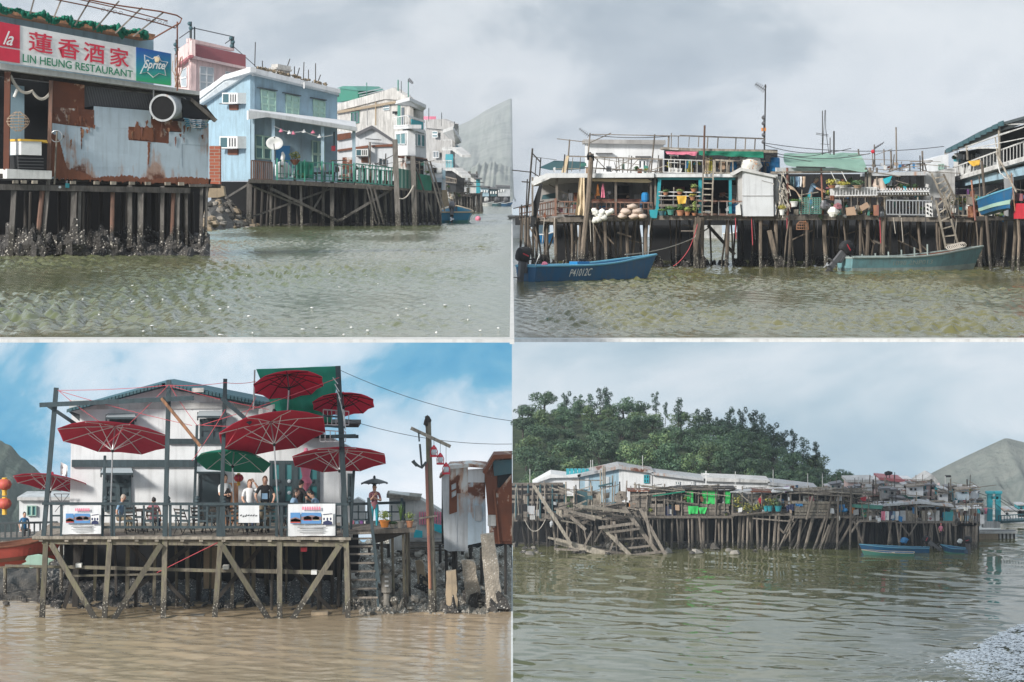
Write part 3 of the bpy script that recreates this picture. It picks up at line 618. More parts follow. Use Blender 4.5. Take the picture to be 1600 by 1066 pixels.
# signboard
q = [(5, 35), (268, 84), (268, 134), (5, 97)]
def sq(x0, y0, x1, y1):   # columns in photo, rows as share of sign height
    f = lambda x, t: (x, (35+(x-5)*49/263)*(1-t)+(97+(x-5)*37/263)*t)
    return [f(x0, y0), f(x1, y0), f(x1, y1), f(x0, y1)]
sg = T('signboard', 'long white restaurant signboard with red Chinese characters and green English lettering', 'sign', A.p(136, 118, .5))
slab(sg, A, sq(-12, 0, 268, 1), .12, 'white', 'board', .55)
slab(sg, A, sq(-12, 0, 31, .60), .02, 'sign_red', 'red_panel', .575); slab(sg, A, sq(-12, .64, 31, .97), .02, 'sign_red', 'red_panel', .575)
slab(sg, A, sq(213, .0, 267, 1), .02, 'sign_fade', 'blue_green_panel', .575)
for ch, x0, x1, ta, tb in (('蓮', 44, 82, .10, .62), ('香', 90, 124, .12, .66), ('酒', 130, 163, .12, .66), ('家', 171, 201, .12, .66)):
    text(sg, ch, quadmap(A, sq(x0, ta, x1, tb), .56), 'sign_red', 'character', bold=.012, depth=.03)
text(sg, 'LIN HEUNG RESTAURANT', quadmap(A, sq(35, .72, 207, .93), .56), 'sign_green', 'lettering', bold=.012, depth=.03)
text(sg, 'la', quadmap(A, sq(4, .20, 21, .56), .58), 'white', 'lettering', shear=.5, bold=.01, depth=.03)
lm = quadmap(A, sq(213, 0, 267, 1), .58)
def starpoly(s, d): return [lm(.5+(u-.5)*s, .5+(v-.5)*s, d) for u, v in ((.10, .22), (.30, .30), (.48, .16), (.66, .32), (.86, .28), (.82, .50), (.92, .72), (.72, .72), (.64, .88), (.46, .74), (.22, .82), (.24, .56))]
for s_, m_, dd in ((1.0, 'white', .014), (.91, 'sign_fade', .022)):
    n3 = Vector((A.n.x, A.n.y, 0)); fr = starpoly(s_, dd); B().prism(fr, [v-n3*.01 for v in fr]).o('emblem', m_, sg)
text(sg, 'Sprite', lambda u, v, d: lm(.2+.62*u, .33+.34*v+.06*u, d), 'white', 'lettering', shear=.35, bold=.02, depth=.045)
B().ball(lm(.56, .73, .02), .13, .03, .10, 10).o('emblem_disc', 'cream', sg)
# rolled green netting and the pipe frame of the terrace roof
b = B(); rr = random.Random(4)
for i in range(44):
    x = 0+i*5.3; y = 14+x*.175+3*math.sin(i*.9)+rr.uniform(-1, 1); o = A.p(x, y, .1); k = o.y/F; b.ball(o, 4.6*k, .35, (5+2.2*math.sin(i*.9+1))*k, 7, jit=.5, seed=i)
b.o('rolled_netting', 'green_net', None, smooth=True, label='rolled dark green netting tied along the terrace eave above signboard', cat='netting')
pf = T('pipe_frame', 'curved rusty pipe frame with cross bars over the restaurant terrace', 'frame', A.p(240, 60, 0))
b2 = [(100, -8), (180, 8), (250, 22), (278, 24), (284, 29), (279, 37), (262, 46), (236, 61)]
for seg, nm, w in (([(100, -8), (180, 8), (250, 18), (276, 24), (284, 29), (281, 36), (262, 47), (236, 62)], 'outer_rail', 2.4), ([(60, -6), (140, 10), (232, 32), (274, 44), (279, 38)], 'inner_rail', 2.0), ([(100, -6), (190, 14), (262, 33)], 'middle_rail', 1.8)):
    pts = [A.p(x, y, .9) for x, y in seg]; B().tube(pts, w*pts[0].y/F/2, 6).o(nm, 'rust_brown', pf)
for x0, y0, x1, y1 in ((54, -4, 47, 22), (98, -6, 84, 28), (142, -2, 117, 40), (186, 2, 150, 44), (222, 12, 180, 52), (256, 19, 208, 57)): bar(pf, A, x0, y0, x1, y1, 2.2, 'timber', 'cross_bar', .85)
post(pf, A, 277, 34, 277, 142, 2.6, 'pipe_red', 'upright', .6)
for cx, cy in ((176, 18), (246, 34)):
    for j in range(4):
        o = A.p(cx-15+j*9, cy+(j*9-12)*.2, .9); k = o.y/F; B().tube([o+Vector((math.cos(t*.9)*(4-t*.35)*k, 0, math.sin(t*.9)*(4-t*.35)*k)) for t in range(9)], .4*k, 4).o('scroll', 'metal_dark', pf)
# things in the doorway and on the wall
c = A.p(28, 190, .5); k = c.y/F
b = B()
for j in range(7):
    r_ = 18*k*math.sin(math.pi*(j+.6)/7.5); z = (j-3)*4.6*k; b.tube([c+Vector((math.cos(t*.45)*r_, math.sin(t*.45)*r_*.7, z)) for t in range(15)], .45*k, 4)
for j in range(9):
    t0 = j*.7; b.tube([c+Vector((math.cos(t0)*18*k*math.sin(math.pi*(i+.4)/6.8), math.sin(t0)*13*k*math.sin(math.pi*(i+.4)/6.8), (i-3)*5.2*k)) for i in range(7)], .35*k, 4)
b.o('wire_trap', 'beige', None, label='round wire fish trap hanging beside the dark restaurant doorway', cat='fish trap')
t = T('storage_box', 'white insulated box with yellow lid edge beside the restaurant door', 'box', A.p(48, 243, .3))
slab(t, A, [(33, 220), (65, 221), (65, 243), (33, 242)], .9, 'white_plastic', 'body', .35); slab(t, A, [(32, 217), (73, 219), (75, 224), (65, 221.5), (32, 220.5)], .95, 'yellow', 'lid', .38)
t = T('plastic_crate', 'black plastic crate under the white insulated box', 'crate', A.p(48, 265, .3))
slab(t, A, [(28, 243), (68, 244), (66, 265), (30, 264)], .8, 'dark', 'body', .3)
for y in (247, 252, 257, 262): bar(t, A, 28, y, 68, y+1, 1.3, 'dark_grey', 'rib', .32)
cloth(None, A, [(286, 184), (326, 190), (322, 202), (296, 199)], 'blue_stripe', 'tarpaulin', .45, .28, 18, 9, 4, 3, label='folded blue and white striped tarpaulin over the corner of rusty wall', cat='tarpaulin')
for i in range(5): cloth(bpy.data.objects['tarpaulin'], A, [(287+i*1.5, 185+i*3.2), (326-i, 188+i*2.6), (325-i, 189.4+i*2.6), (288+i*1.5, 186.6+i*3.2)], 'white', 'stripe', .55+.02*i, .2, 18, 2, 4, 3)
# ---- brick pillar, stone base and rubble bank
Bk = FP(150)
t = T('brick_pillar', 'narrow red brick pillar on a stone base between rusty wall and blue house', 'pillar', Bk.p(336, 305))
rect(t, Bk, 327, 228, 344, 290, .6, 'brick', 'shaft'); slab(t, Bk, [(296, 296), (330, 289), (349, 291), (351, 306), (340, 309), (300, 309)], .9, 'stone_tan', 'base', .1)
g = []
for j in range(13):
    row = []
    for i in range(26):
        u, v = i/25, j/12; x = 285+u*130; Yd = Ytl(365-u*12)-1+v*30; top = 1.75*math.exp(-((x-340)/42)**2)*(v**.7)
        p_ = P(x, 300, Yd); row.append(Vector((p_.x, Yd, ZTL-.15+top+.18*mn.noise(Vector((x*.09, v*5, 2)))+.1*v)))
    g.append(row)
mound('rubble_bank', g, 'mud'); bank = bpy.data.objects['rubble_bank']
rr = random.Random(3)
for i in range(95):
    u = rr.random(); v = rr.random(); x = 285+u*130; Yd = Ytl(365-u*12)-1+v*26; top = 1.75*math.exp(-((x-340)/42)**2)*(v**.7); p_ = P(x, 300, Yd)
    rock(bank, (p_.x, Yd, ZTL-.1+top), rr.uniform(.12, .36), rr.choice(['stone', 'stone', 'mud', 'stone_tan']), i)
# low bank under the next houses
g = []
for j in range(8):
    g.append([Vector((P(x, 0, 196+j*6).x, 196+j*6, ZTL-.1+.42*(j/7)**.5+.14*mn.noise(Vector((x*.12, j*.9, 7))))) for x in range(360, 690, 6)])
mound('mud_bank', g, 'oyster')
# ---- blue house
Sd = PL(303, 208, 390, 200); Fr = PL(390, 200, 650, 207)
bh = T('blue_house', 'two storey pale blue house with white eaves and veranda on stilts', 'house', Fr.p(400, 345))
slab(bh, Sd, [(303, 160), (322, 146), (350, 122), (391, 112), (391, 282), (303, 284)], .3, 'blue_wall', 'side_wall')
slab(bh, Fr, [(390, 112), (527, 145), (527, 288), (390, 282)], .3, 'blue_wall', 'front_wall')
b = B(); tp = [Sd.p(300, 162, .5), Sd.p(349, 121, .5), Fr.p(391, 105, .5), Fr.p(530, 140, .5), Fr.p(530, 143, -9), Sd.p(300, 150, -9)]
b.prism(tp, [v-Vector((0, 0, .35)) for v in tp]); b.o('roof', 'blue_trim', bh)
slab(bh, Fr, [(390, 105), (532, 140), (532, 146), (390, 113)], .4, 'white_clean', 'fascia', .6); slab(bh, Sd, [(303, 152), (350, 117), (391, 105), (391, 113), (350, 125), (303, 161)], .4, 'white_clean', 'fascia', .6)
slab(bh, Fr, [(390, 112.4), (530, 146), (530, 149), (390, 116)], .2, 'blue_trim', 'gutter', .45)
for x in (395, 475): post(bh, Fr, x, 108+(x-390)*.24, x, 118+(x-390)*.24, 2.4, 'white_clean', 'bracket', .7, square=True)
b = B()
for i in range(90):
    x = R.uniform(400, 512); o = Fr.p(x, 103+(x-390)*.24+R.uniform(-2, 2), -.5); b.ball(o, R.uniform(1, 4)*.04, .3, R.uniform(1, 2.4)*.04, 5, jit=.4, seed=i)
b.o('roof_rubble', 'stone_tan', bh, kind='stuff')
slab(bh, Fr, [(434, 100), (455, 104), (452, 121), (434, 118)], .8, 'stained_white', 'chimney', -.6)
slab(bh, Fr, [(432, 105), (457, 109), (456, 112), (432, 108)], 1., 'stained_white', 'chimney_cap', -.5)
for x, y0, y1, lean in ((399, 66, 104, 1), (410, 95, 108, 0), (453, 92, 104, 4), (460, 104, 122, 0), (468, 106, 124, 5), (475, 97, 126, 1), (482, 109, 126, 0), (493, 99, 130, 0), (501, 117, 130, 5)): post(bh, Fr, x, y0, x-lean, y1, 1.5, 'timber_dark', 'rod', -.8)
for q_, ns in (([(407, 139), (431, 144), (431, 176), (409, 174)], 1), ([(446, 147), (468, 152), (467, 181), (447, 178)], 1), ([(489, 155), (508, 159), (508, 187), (490, 185)], 1)):
    w_ = window(bh, Fr, q_, 'mint', 'glass_mint', 2, 3, .05, fw=.14); slab(w_, Fr, [(q_[0][0]-2, q_[0][1]-3), (q_[1][0]+3, q_[1][1]-3), (q_[1][0]+3, q_[1][1]-1.5), (q_[0][0]-2, q_[0][1]-1.5)], .25, 'dark_paint', 'hood', .28)
for q_ in ([(398, 210), (424, 214), (424, 250), (399, 248)], [(487, 219), (507, 222), (507, 262), (488, 262)]): window(bh, Fr, q_, 'mint', 'glass_teal', 2, 2, .05, fw=.16)
rect(bh, Fr, 432, 228, 453, 258, .06, 'blue_barrel', 'door', .05)
# veranda
Vd = PL(390, 192, 650, 198)
vr = [Vd.p(389, 172, .3), Vd.p(418, 176, .3), Vd.p(556, 198, .3), Fr.p(556, 190, -.2), Fr.p(389, 170, -.2)]
b = B(); b.prism(vr, [v-Vector((0, 0, .3)) for v in vr]); b.o('veranda_roof', 'white_clean', bh)
slab(bh, Vd, [(388, 173), (419, 177), (558, 199), (558, 205), (419, 183), (388, 187)], .2, 'white_clean', 'veranda_fascia', .35)
for x, y0 in ((395, 186), (427, 183), (504, 196), (553, 204)): post(bh, Vd, x, y0, x, 284, 5, 'blue_post', 'veranda_post', 0, square=True)
dk = [Vd.p(388, 280, .5), Vd.p(420, 281, .5), Vd.p(612, 292, .5), Fr.p(612, 289, -1), Fr.p(388, 280, -1)]
b = B(); b.prism(dk, [v-Vector((0, 0, .22)) for v in dk]); b.o('deck', 'timber', bh)
bar(bh, Vd, 388, 285, 615, 296, 3.5, 'timber_dark', 'beam', .2)
for x0, x1, y1, w in ((390, 389, 346, 8), (424, 423, 350, 5), (470, 471, 350, 4), (505, 505, 350, 5), (519, 519, 350, 6), (539, 537, 345, 5), (556, 558, 350, 6), (581, 581, 345, 5), (600, 603, 345, 5), (452, 453, 345, 4), (487, 486, 342, 4), (590, 592, 340, 4), (571, 570, 340, 4)):
    post(bh, Vd, x0, 284, x1, y1, w, 'timber_tl', 'stilt', R.choice([0, -.5, -1.5]), toz=WZ, square=R.random() < .5)
for q_ in ((422, 294, 529, 346), (530, 345, 614, 295), (391, 340, 520, 294), (394, 291, 470, 322), (372, 346, 352, 304), (352, 310, 388, 288), (488, 330, 512, 290)): bar(bh, Vd, *q_, 4 if q_[0] in (422, 530) else 3, 'timber_tl', 'brace', .15 if q_[0] in (422, 530) else -.6)
slab(bh, Vd, [(394, 276), (690, 285), (690, 420), (394, 420)], .1, 'black', 'underside_shade', -9)  # black sheet standing in for shade under the veranda
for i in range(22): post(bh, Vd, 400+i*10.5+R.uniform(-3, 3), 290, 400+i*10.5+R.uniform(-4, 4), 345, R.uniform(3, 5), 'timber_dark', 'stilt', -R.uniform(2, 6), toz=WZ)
rect(bh, FP(212), 330, 284, 420, 360, .1, 'black', 'underside_shade')  # added black sheet, shade below the side wall as colour
# veranda railing: brown slatted bay, then green iron bays
railing(bh, Vd, (393, 251, 425, 254), (393, 280, 425, 281), 11, 'timber_red', 1.6, .25, bw=2.0)
railing(bh, Vd, (432, 250, 553, 258), (432, 278, 553, 285), 20, 'green_dull', 1.3, .25, mid=.75)
for x in (433, 476, 503, 520, 553): post(bh, Vd, x, 247+(x-430)*.06, x, 284, 2.2, 'green_paint', 'railing_post', .3, square=True)
# neighbours' long fence on the walkway
fn = T('walkway_fence', 'green ironwork fence and painted boards along the plank walkway', 'fence', Vd.p(600, 292))
railing(fn, Vd, (556, 256, 617, 263), (556, 285, 617, 290), 13, 'green_dull', 1.4, .3, mid=.2)
for i in range(7): x = 560+i*8; rect(fn, Vd, x, 262+i*.7, x+5, 284+i*.7, .04, ('sheet_pale', 'green_dull', 'sheet_rusty')[i % 3], 'panel', .2)
for i in range(11): x = 621+i*2.9; rect(fn, Vd, x, 263+i*.5, x+2.5, 294+i*.5, .05, 'green_dull' if i % 2 else 'mint', 'board', .3)
for i in range(8): x = 650+i*3.1; rect(fn, Vd, x, 271+i*.5, x+2.8, 299-i*.2, .05, 'green_paint', 'board', .3)
for x0, y0, x1, w in ((617, 218, 622, 8), (645, 244, 648, 8)): post(fn, Vd, x0, y0, x1, 352, w, 'timber_tl', 'tall_post', .6, toz=WZ, square=True)
for q_ in ((585, 296, 600, 350, 4), (573, 292, 588, 350, 2.4), (578, 292, 593, 350, 2.4), (650, 262, 678, 345, 3), (667, 252, 690, 332, 3), (672, 252, 695, 330, 2.5)): post(fn, Vd, *q_, 'timber_tl', 'leaning_pole', .5)
for i in range(12): post(fn, Vd, 610+i*7, 294, 611+i*7, 345, 4, 'timber_tl', 'stilt', -R.uniform(.2, 3), toz=WZ)
rope(fn, [Vd.p(624, 310, .8), Vd.p(646, 290, .8)], .04, 'rope_pale', 'rope', .3)
bar(fn, Vd, 556, 288, 690, 302, 3.5, 'timber', 'walkway_beam', .3)
# satellite dish, plants, sacks, string of lights, drums
c = Vd.p(429, 224, 1.0); k = c.y/F; rot = Vector((.15, -1, .12)).to_track_quat('Z', 'Y').to_matrix()
t = T('satellite_dish', 'white oval satellite dish mounted on the veranda post', 'satellite dish', c)
B().lathe([(.01, -.16), (7*k, -.12), (13.2*k, 0), (13.4*k, .02), (13*k, .03), (7*k, -.07), (.01, -.11)], c, 22, ax=rot, sx=1, sy=.78).o('dish', 'white_plastic', t, smooth=True)
post(t, Vd, 429, 232, 429, 250, 1.5, 'metal_dark', 'mast', .8); rope(t, [c+Vector((0, -.1, -.35)), c+Vector((0, -.55, -.05))], .03, 'metal_dark', 'feed_arm'); post(t, Vd, 429, 214, 429, 216, 2.5, 'dark', 'receiver', 1.5)
aircon(Sd, (347, 145, 371, 162), 'white window air conditioner high on the blue side wall', group=None); aircon(Sd, (343, 213, 371, 232), 'white window air conditioner low on the blue side wall above brick pillar')
b = B(); b.ball(Vd.p(442, 246, .8), .14, .14, .3, 8, jit=.2); b.o('white_bag', 'white_plastic', None, label='small white bag hung on the veranda railing beside dish', cat='bag')
t = T('hanging_basket', 'hanging basket with yellow green leaves on veranda railing', 'plant', Vd.p(461, 252, .7)); B().lathe([(.12, -.3), (.32, 0), (.3, .02)], Vd.p(461, 250, .7), 10).o('basket', 'rust_brown', t); leaves(B(), Vd.p(461, 243, .7), .42, .4, .3, 90, .1, 5).o('foliage', ['leaf_yellow', 'leaf'], t)
t = T('round_tub', 'large grey tub leaning behind the green veranda railing', 'tub', Vd.p(440, 278, -.4)); B().ball(Vd.p(441, 266, -.5), .55, .25, .55, 14).o('tub', 'sheet_pale', t)
cloth(None, Vd, [(462, 254), (490, 253), (491, 279), (460, 279)], 'green_cloth', 'green_tarp', -.3, .1, 12, 8, 3, 2, label='green tarpaulin hung behind the veranda railing', cat='tarpaulin')
for i, (x, y) in enumerate(((439, 204), (452, 207), (458, 208), (475, 205), (489, 206), (499, 213))):
    B().lathe([(.02, .12), (.05, .05), (.14, -.06), (.13, -.1)], Vd.p(x, y, .1), 8).o('bulb_shade', 'white' if i % 2 else 'pink', bh)
rope(bh, [Vd.p(428, 197, .1), Vd.p(475, 205, .1), Vd.p(520, 211, .1)], .025, 'white_plastic', 'light_cable', .2)
post(bh, Vd, 522, 206, 522, 232, 2, 'dark', 'pipe', -.2); rect(bh, Vd, 520, 228, 524, 236, .2, 'red', 'fire_box', 0)
t = T('plank_bench', 'dark wooden bench with plank top behind green railing', 'bench', Vd.p(507, 283, -.5)); rect(t, Vd, 492, 269, 524, 272, .6, 'timber_dark', 'seat', -.3)
for x in (494, 508, 522): post(t, Vd, x, 272, x, 284, 2.5, 'timber_dark', 'leg', -.5, square=True)
# ---- pink house behind the restaurant
Pk = PL(276, 246, 300, 240); Pf = PL(300, 240, 400, 243)
ph = T('pink_house', 'pink house with maroon parapet behind the restaurant roof', 'house', Pf.p(320, 200))
slab(ph, Pk, [(276, 104), (300, 88), (300, 170), (276, 170)], .3, 'pink_wall', 'side_wall'); slab(ph, Pf, [(299, 88), (384, 106), (400, 110), (400, 170), (299, 170)], .3, 'pink_wall', 'front_wall')
slab(ph, Pf, [(300, 68), (384, 86), (384, 106), (300, 86)], .2, 'maroon', 'parapet', .25); slab(ph, Pk, [(277, 78), (300, 62), (300, 88), (277, 100)], .25, 'pink_wall', 'parapet_side', .2)
slab(ph, Pf, [(297, 60), (366, 76), (366, 80), (297, 66)], .6, 'pink_wall', 'parapet_cap', -.1); slab(ph, Pf, [(295, 86), (400, 108), (400, 112), (295, 90)], .3, 'pink_wall', 'string_course', .45); slab(ph, Pk, [(276, 101), (296, 86), (296, 90), (276, 106)], .3, 'maroon', 'string_course', .4)
window(ph, Pf, [(312, 103), (334, 106), (334, 142), (312, 140)], 'white_clean', 'glass_pale', 2, 3, .05, fw=.1); window(ph, Pf, [(352, 111), (370, 114), (370, 122), (352, 121)], 'white_clean', 'glass_pale', 1, 1, .05, fw=.1)
window(ph, Pk, [(283, 110), (292, 105), (292, 136), (283, 136)], 'white_clean', 'glass_pale', 1, 2, .05, fw=.1); post(ph, Pf, 296, 92, 296, 140, 2, 'pink_wall', 'drainpipe', .3)
rl = T('roof_railing', 'pipe railing with float lamps on top of the pink house', 'railing', Pf.p(300, 60))
for x0, y0, x1, y1 in ((303, 44, 366, 58), (303, 44, 280, 60), (280, 74, 272, 76), (366, 58, 352, 68)): bar(rl, Pf, x0, y0, x1, y1, 1.5, 'metal_dark', 'rail', -.3)
for x, y0, y1, w in ((298, 34, 62, 4), (304, 42, 62, 2.4), (363, 58, 76, 6), (275, 62, 86, 2)): post(rl, Pf, x, y0, x, y1, w, 'dark_paint', 'upright', -.3)
for x, y in ((296, 37), (298, 44), (361, 60), (364, 66), (362, 72), (274, 70), (276, 78)): B().ball(Pf.p(x, y, -.2), .16, n=8).o('float', 'teal_dark', rl)
rope(rl, [Pf.p(366, 74, 0), Pf.p(402, 106, 0)], .03, 'wire', 'stay')
for i in range(9): post(None, Pf, 271+i*1.7+R.uniform(-1, 1), 90+R.uniform(-6, 6), 273+i*1.2, 137, 1.4, 'pipe_red' if i % 2 else 'beige', 'bundled_pipe', .4-.1*i, bend=4, label='thin bent pipe in the bundle beside the signboard end', cat='pipe', group='bundled pipes at the sign end')
# ---- small gabled hut and white tall house, grey house
Gh = FP(236)
gh = T('gabled_hut', 'small white gabled hut with rusty roof edge behind the veranda', 'hut', Gh.p(585, 292))
slab(gh, Gh, [(527, 205), (557, 208), (581, 199), (617, 222), (617, 296), (527, 296)], 2., 'sheet_pale', 'wall'); slab(gh, Gh, [(553, 209), (581, 196), (619, 221), (618, 225), (581, 201), (556, 213)], 3., 'metal_dark', 'gable_trim', .3)
for q_ in ([(527, 210), (548, 207), (548, 216), (527, 220)], [(527, 234), (575, 227), (575, 231), (527, 237)], [(580, 227), (615, 225), (615, 229), (580, 230)]): slab(gh, Gh, q_, .1, 'rust_brown', 'rusty_flashing', .15)
rect(gh, Gh, 535, 246, 550, 280, .06, 'sheet_rusty', 'door', .1); window(gh, Gh, [(592, 247), (604, 249), (604, 258), (592, 258)], 'grey_paint', 'glass_dark', 2, 1, .05, fw=.08)
aircon(Gh, (556, 233, 575, 244), 'white air conditioner on the small gabled hut'); post(gh, Gh, 578, 222, 578, 262, 3, 'timber', 'post', .4); bar(gh, Gh, 571, 217, 596, 219, 1.6, 'metal_dark', 'aerial_bar', .4)
Wl = PL(527, 272, 638, 244); Wr = PL(638, 244, 666, 245)
wh = T('white_house', 'tall stained white house with balconies, green roof tank and glazed bay', 'house', Wl.p(620, 310))
slab(wh, Wl, [(524, 172), (600, 150), (640, 155), (640, 300), (524, 300)], .3, 'stained_white', 'side_wall', 0); slab(wh, Wl, [(526, 163), (600, 142), (614, 137), (636, 152), (640, 157), (600, 155), (526, 174)], .4, 'stained_white', 'parapet', .15)
slab(wh, Wl, [(524, 174), (640, 154), (640, 157.5), (524, 178)], .3, 'stone_tan', 'cornice', .25)
slab(wh, Wr, [(638, 158), (662, 166), (662, 300), (638, 300)], .3, 'stained_white', 'front_wall', -.6)
q_ = [Wl.p(617, 158, .2), Wl.p(640, 152, .9), Wr.p(666, 164, .9), Wr.p(660, 170, .2)]; b = B(); b.prism(q_, [v-Vector((0, 0, .25)) for v in q_]); b.o('roof_slab', 'white_clean', wh)
window(wh, Wl, [(549, 176), (561, 174), (561, 192), (549, 194)], 'green_dull', 'glass_dark', 2, 1, .05, fw=.12); window(wh, Wl, [(599, 165), (609, 164), (609, 172), (599, 173)], 'white_clean', 'glass_teal', 1, 2, .05, fw=.1)
post(wh, Wl, 587, 160, 587, 196, 2.5, 'stone_tan', 'drainpipe', .2); post(wh, Wl, 574, 162, 574, 196, 1.3, 'grey_paint', 'drainpipe', .2); rect(wh, Wl, 613, 174, 617, 178, .2, 'dark', 'lamp', .2)
rect(wh, Wl, 621, 163, 625, 196, .05, 'green_dull', 'door_frame', .05); rect(wh, Wl, 627, 168, 631, 196, .05, 'glass_dark', 'doorway', .05); rect(wh, Wr, 641, 172, 646, 186, .05, 'glass_teal', 'window', -.5)
railing(wh, Wl, (616, 184, 638, 180), (616, 197, 638, 196), 7, 'white_clean', 1., .8); slab(wh, Wl, [(615, 196), (638, 195), (638, 201), (615, 202)], 1., 'white_clean', 'balcony_slab', .8); slab(wh, Wr, [(637, 195), (665, 203), (665, 209), (637, 201)], 1., 'white_clean', 'balcony_slab', .8)
slab(wh, Wr, [(638, 180), (665, 189), (665, 192), (638, 183)], .1, 'white_clean', 'balcony_rail', .8); slab(wh, Wr, [(643, 186), (661, 191), (661, 203), (643, 199)], .06, 'teal_paint', 'balcony_panel', .8); post(wh, Wr, 665, 188, 665, 205, 2, 'white_clean', 'balcony_post', .8)
slab(wh, Wl, [(617, 206), (637, 204), (637, 243), (617, 243)], .6, 'white_clean', 'bay_wall', .6); slab(wh, Wr, [(637, 203), (666, 209), (666, 247), (637, 243)], .6, 'white_clean', 'bay_wall', .6)
window(wh, Wl, [(619, 209), (634, 207), (634, 226), (619, 226)], 'white_clean', 'glass_teal', 2, 1, .66, fw=.12); window(wh, Wr, [(638.5, 206), (664, 211), (664, 230), (638.5, 227)], 'white_clean', 'glass_teal', 4, 1, .66, fw=.12)
rect(wh, Wl, 626, 244, 634, 262, .05, 'sheet_rusty', 'rusty_panel', .5); slab(wh, Wr, [(620, 243), (668, 248), (668, 251), (620, 246)], .4, 'rust_brown', 'bay_sill', .7)
t = T('roof_tank', 'green weathered roof tank with pitched lid on white house', 'tank', Wl.p(540, 165)); slab(t, Wl, [(526, 141), (536, 137), (559, 140), (559, 155), (526, 160)], 2., 'green_paint', 'body', -.5); slab(t, Wl, [(526, 138), (536, 134.5), (552, 135), (561, 142), (536, 139)], 2.2, 'green_dull', 'lid', -.4)
for x0, y0, x1, y1 in ((562, 150, 600, 141), (560, 146, 598, 138), (636, 146, 641, 150)): bar(wh, Wl, x0, y0, x1, y1, 1.2, 'metal', 'roof_rail', 0)
for x, y0, y1, w, m in ((573, 129, 150, 1.5, 'green_dull'), (622, 125, 142, 2.2, 'green_dull'), (627, 127, 146, 1, 'dark'), (638, 123, 152, 1.6, 'green_dull')): post(wh, Wl, x, y0, x, y1, w, m, 'roof_pole', .1)
yagi(wh, Wl.p(638, 124, .1), Wl.p(645, 130, .1), .05, 4, .3)
Dk = FP(240)
slab(wh, Dk, [(645, 246), (668, 250), (668, 300), (645, 300)], 1.5, 'dark', 'underfloor_shade', -1); slab(wh, Dk, [(662, 252), (695, 256), (696, 300), (662, 297)], 1., 'sheet_pale', 'shed_wall', -.5)  # dark slab below the bay is shade put in as colour
for q_, m_ in (((675, 262, 690, 270), 'white'), ((680, 278, 692, 298), 'sheet_blue'), ((691, 266, 696, 280), 'blue_wall')): rect(wh, Dk, *q_, .06, m_, 'shutter', -.4)
rect(wh, Dk, 675, 262, 682, 270, .05, 'dark', 'opening', -.35); slab(wh, Dk, [(664, 297), (698, 297), (702, 322), (690, 326), (680, 318)], 1, 'stone_tan', 'stone_wall', -.3)
Ql = PL(664, 318, 700, 300); Qr = PL(700, 300, 721, 301)
qh = T('grey_house', 'grey stained house with stacked balconies beyond the white house', 'house', Ql.p(700, 320))
slab(qh, Ql, [(664, 196), (692, 192), (706, 196), (706, 310), (664, 310)], .3, 'grey_wall', 'side_wall', -.2); slab(qh, Ql, [(664, 187), (692, 186), (710, 194), (708, 204), (664, 200)], .4, 'grey_wall', 'parapet', 0)
q_ = [Ql.p(692, 203, .2), Ql.p(708, 197, 1), Qr.p(721, 218, 1), Qr.p(712, 222, .2)]; b = B(); b.prism(q_, [v-Vector((0, 0, .3)) for v in q_]); b.o('roof_slab', 'white_wall', qh)
for yy, hh in ((219, 12), (251, 12)):
    slab(qh, Ql, [(691, yy+hh), (708, yy+hh-1), (722, yy+hh+11), (722, yy+hh+15), (706, yy+hh+4), (691, yy+hh+4)], .8, 'white_wall', 'balcony_slab', .6); railing(qh, Ql, (692, yy, 706, yy), (692, yy+hh, 706, yy+hh), 7, 'white_wall', .9, .6); slab(qh, Qr, [(706, yy), (721, yy+13), (721, yy+24), (706, yy+hh)], .1, 'sheet_pale' if yy < 230 else 'white_wall', 'balcony_front', .5)
rect(qh, Ql, 696, 241, 707, 262, .06, 'teal_paint', 'balcony_door', .3); slab(qh, Qr, [(714, 228), (721, 234), (721, 242), (714, 236)], .06, 'teal_paint', 'balcony_panel', .6)
window(qh, Ql, [(676, 205), (684, 205), (684, 215), (676, 215)], 'white_clean', 'glass_teal', 1, 2, .1, fw=.14); window(qh, Ql, [(677, 236), (686, 236), (686, 247), (677, 247)], 'white_clean', 'glass_dark', 2, 1, .1, fw=.14)
for x, y0, y1 in ((670, 169, 190), (690, 176, 197), (710, 190, 206)): post(qh, Ql, x, y0, x, y1, 1.3, 'dark_paint', 'roof_pole', 0)
railing(qh, Qr, (706, 190, 716, 198), (708, 198, 716, 212), 6, 'dark_paint', 1, .3); rect(qh, Ql, 660, 182, 672, 187, .6, 'pink', 'roof_box', -1)
slab(qh, Ql, [(694, 262), (712, 264), (712, 300), (694, 300)], .8, 'dark', 'underfloor_shade', .2); railing(qh, Ql, (695, 276, 713, 280), (695, 284, 713, 286), 8, 'timber', 1.2, .5)  # dark slab paints the shade below the balconies
# ---- far jetty huts
Jt = FP(360)
for i, (x0, y0, x1, y1, m, lab) in enumerate(((712, 284, 730, 300, 'sheet_grey', 'low grey shack on stilts with purple cloth beside the grey house'), (735, 274, 744, 302, 'white_wall', 'narrow white hut on stilts at the end of the jetty'), (744, 280, 750, 302, 'teal_paint', 'thin teal hut at the far end of the jetty'))):
    t = T('stilt_hut', lab, 'hut', Jt.p(x0, 330)); rect(t, Jt, x0, y0, x1, y1, 3, m, 'wall'); slab(t, Jt, [(x0-3, y0-3), (x1+3, y0-2), (x1+3, y0+.5), (x0-3, y0)], 4, 'metal_dark', 'roof', .5)
    for j in range(4): post(t, Jt, x0+(x1-x0)*j/3, y1, x0+(x1-x0)*j/3, 328, 2, 'timber_tl', 'stilt', -.5*j, toz=WZ)
    rect(t, Jt, x0-1, y1, x1+1, y1+2, 3, 'timber_dark', 'floor', .2)
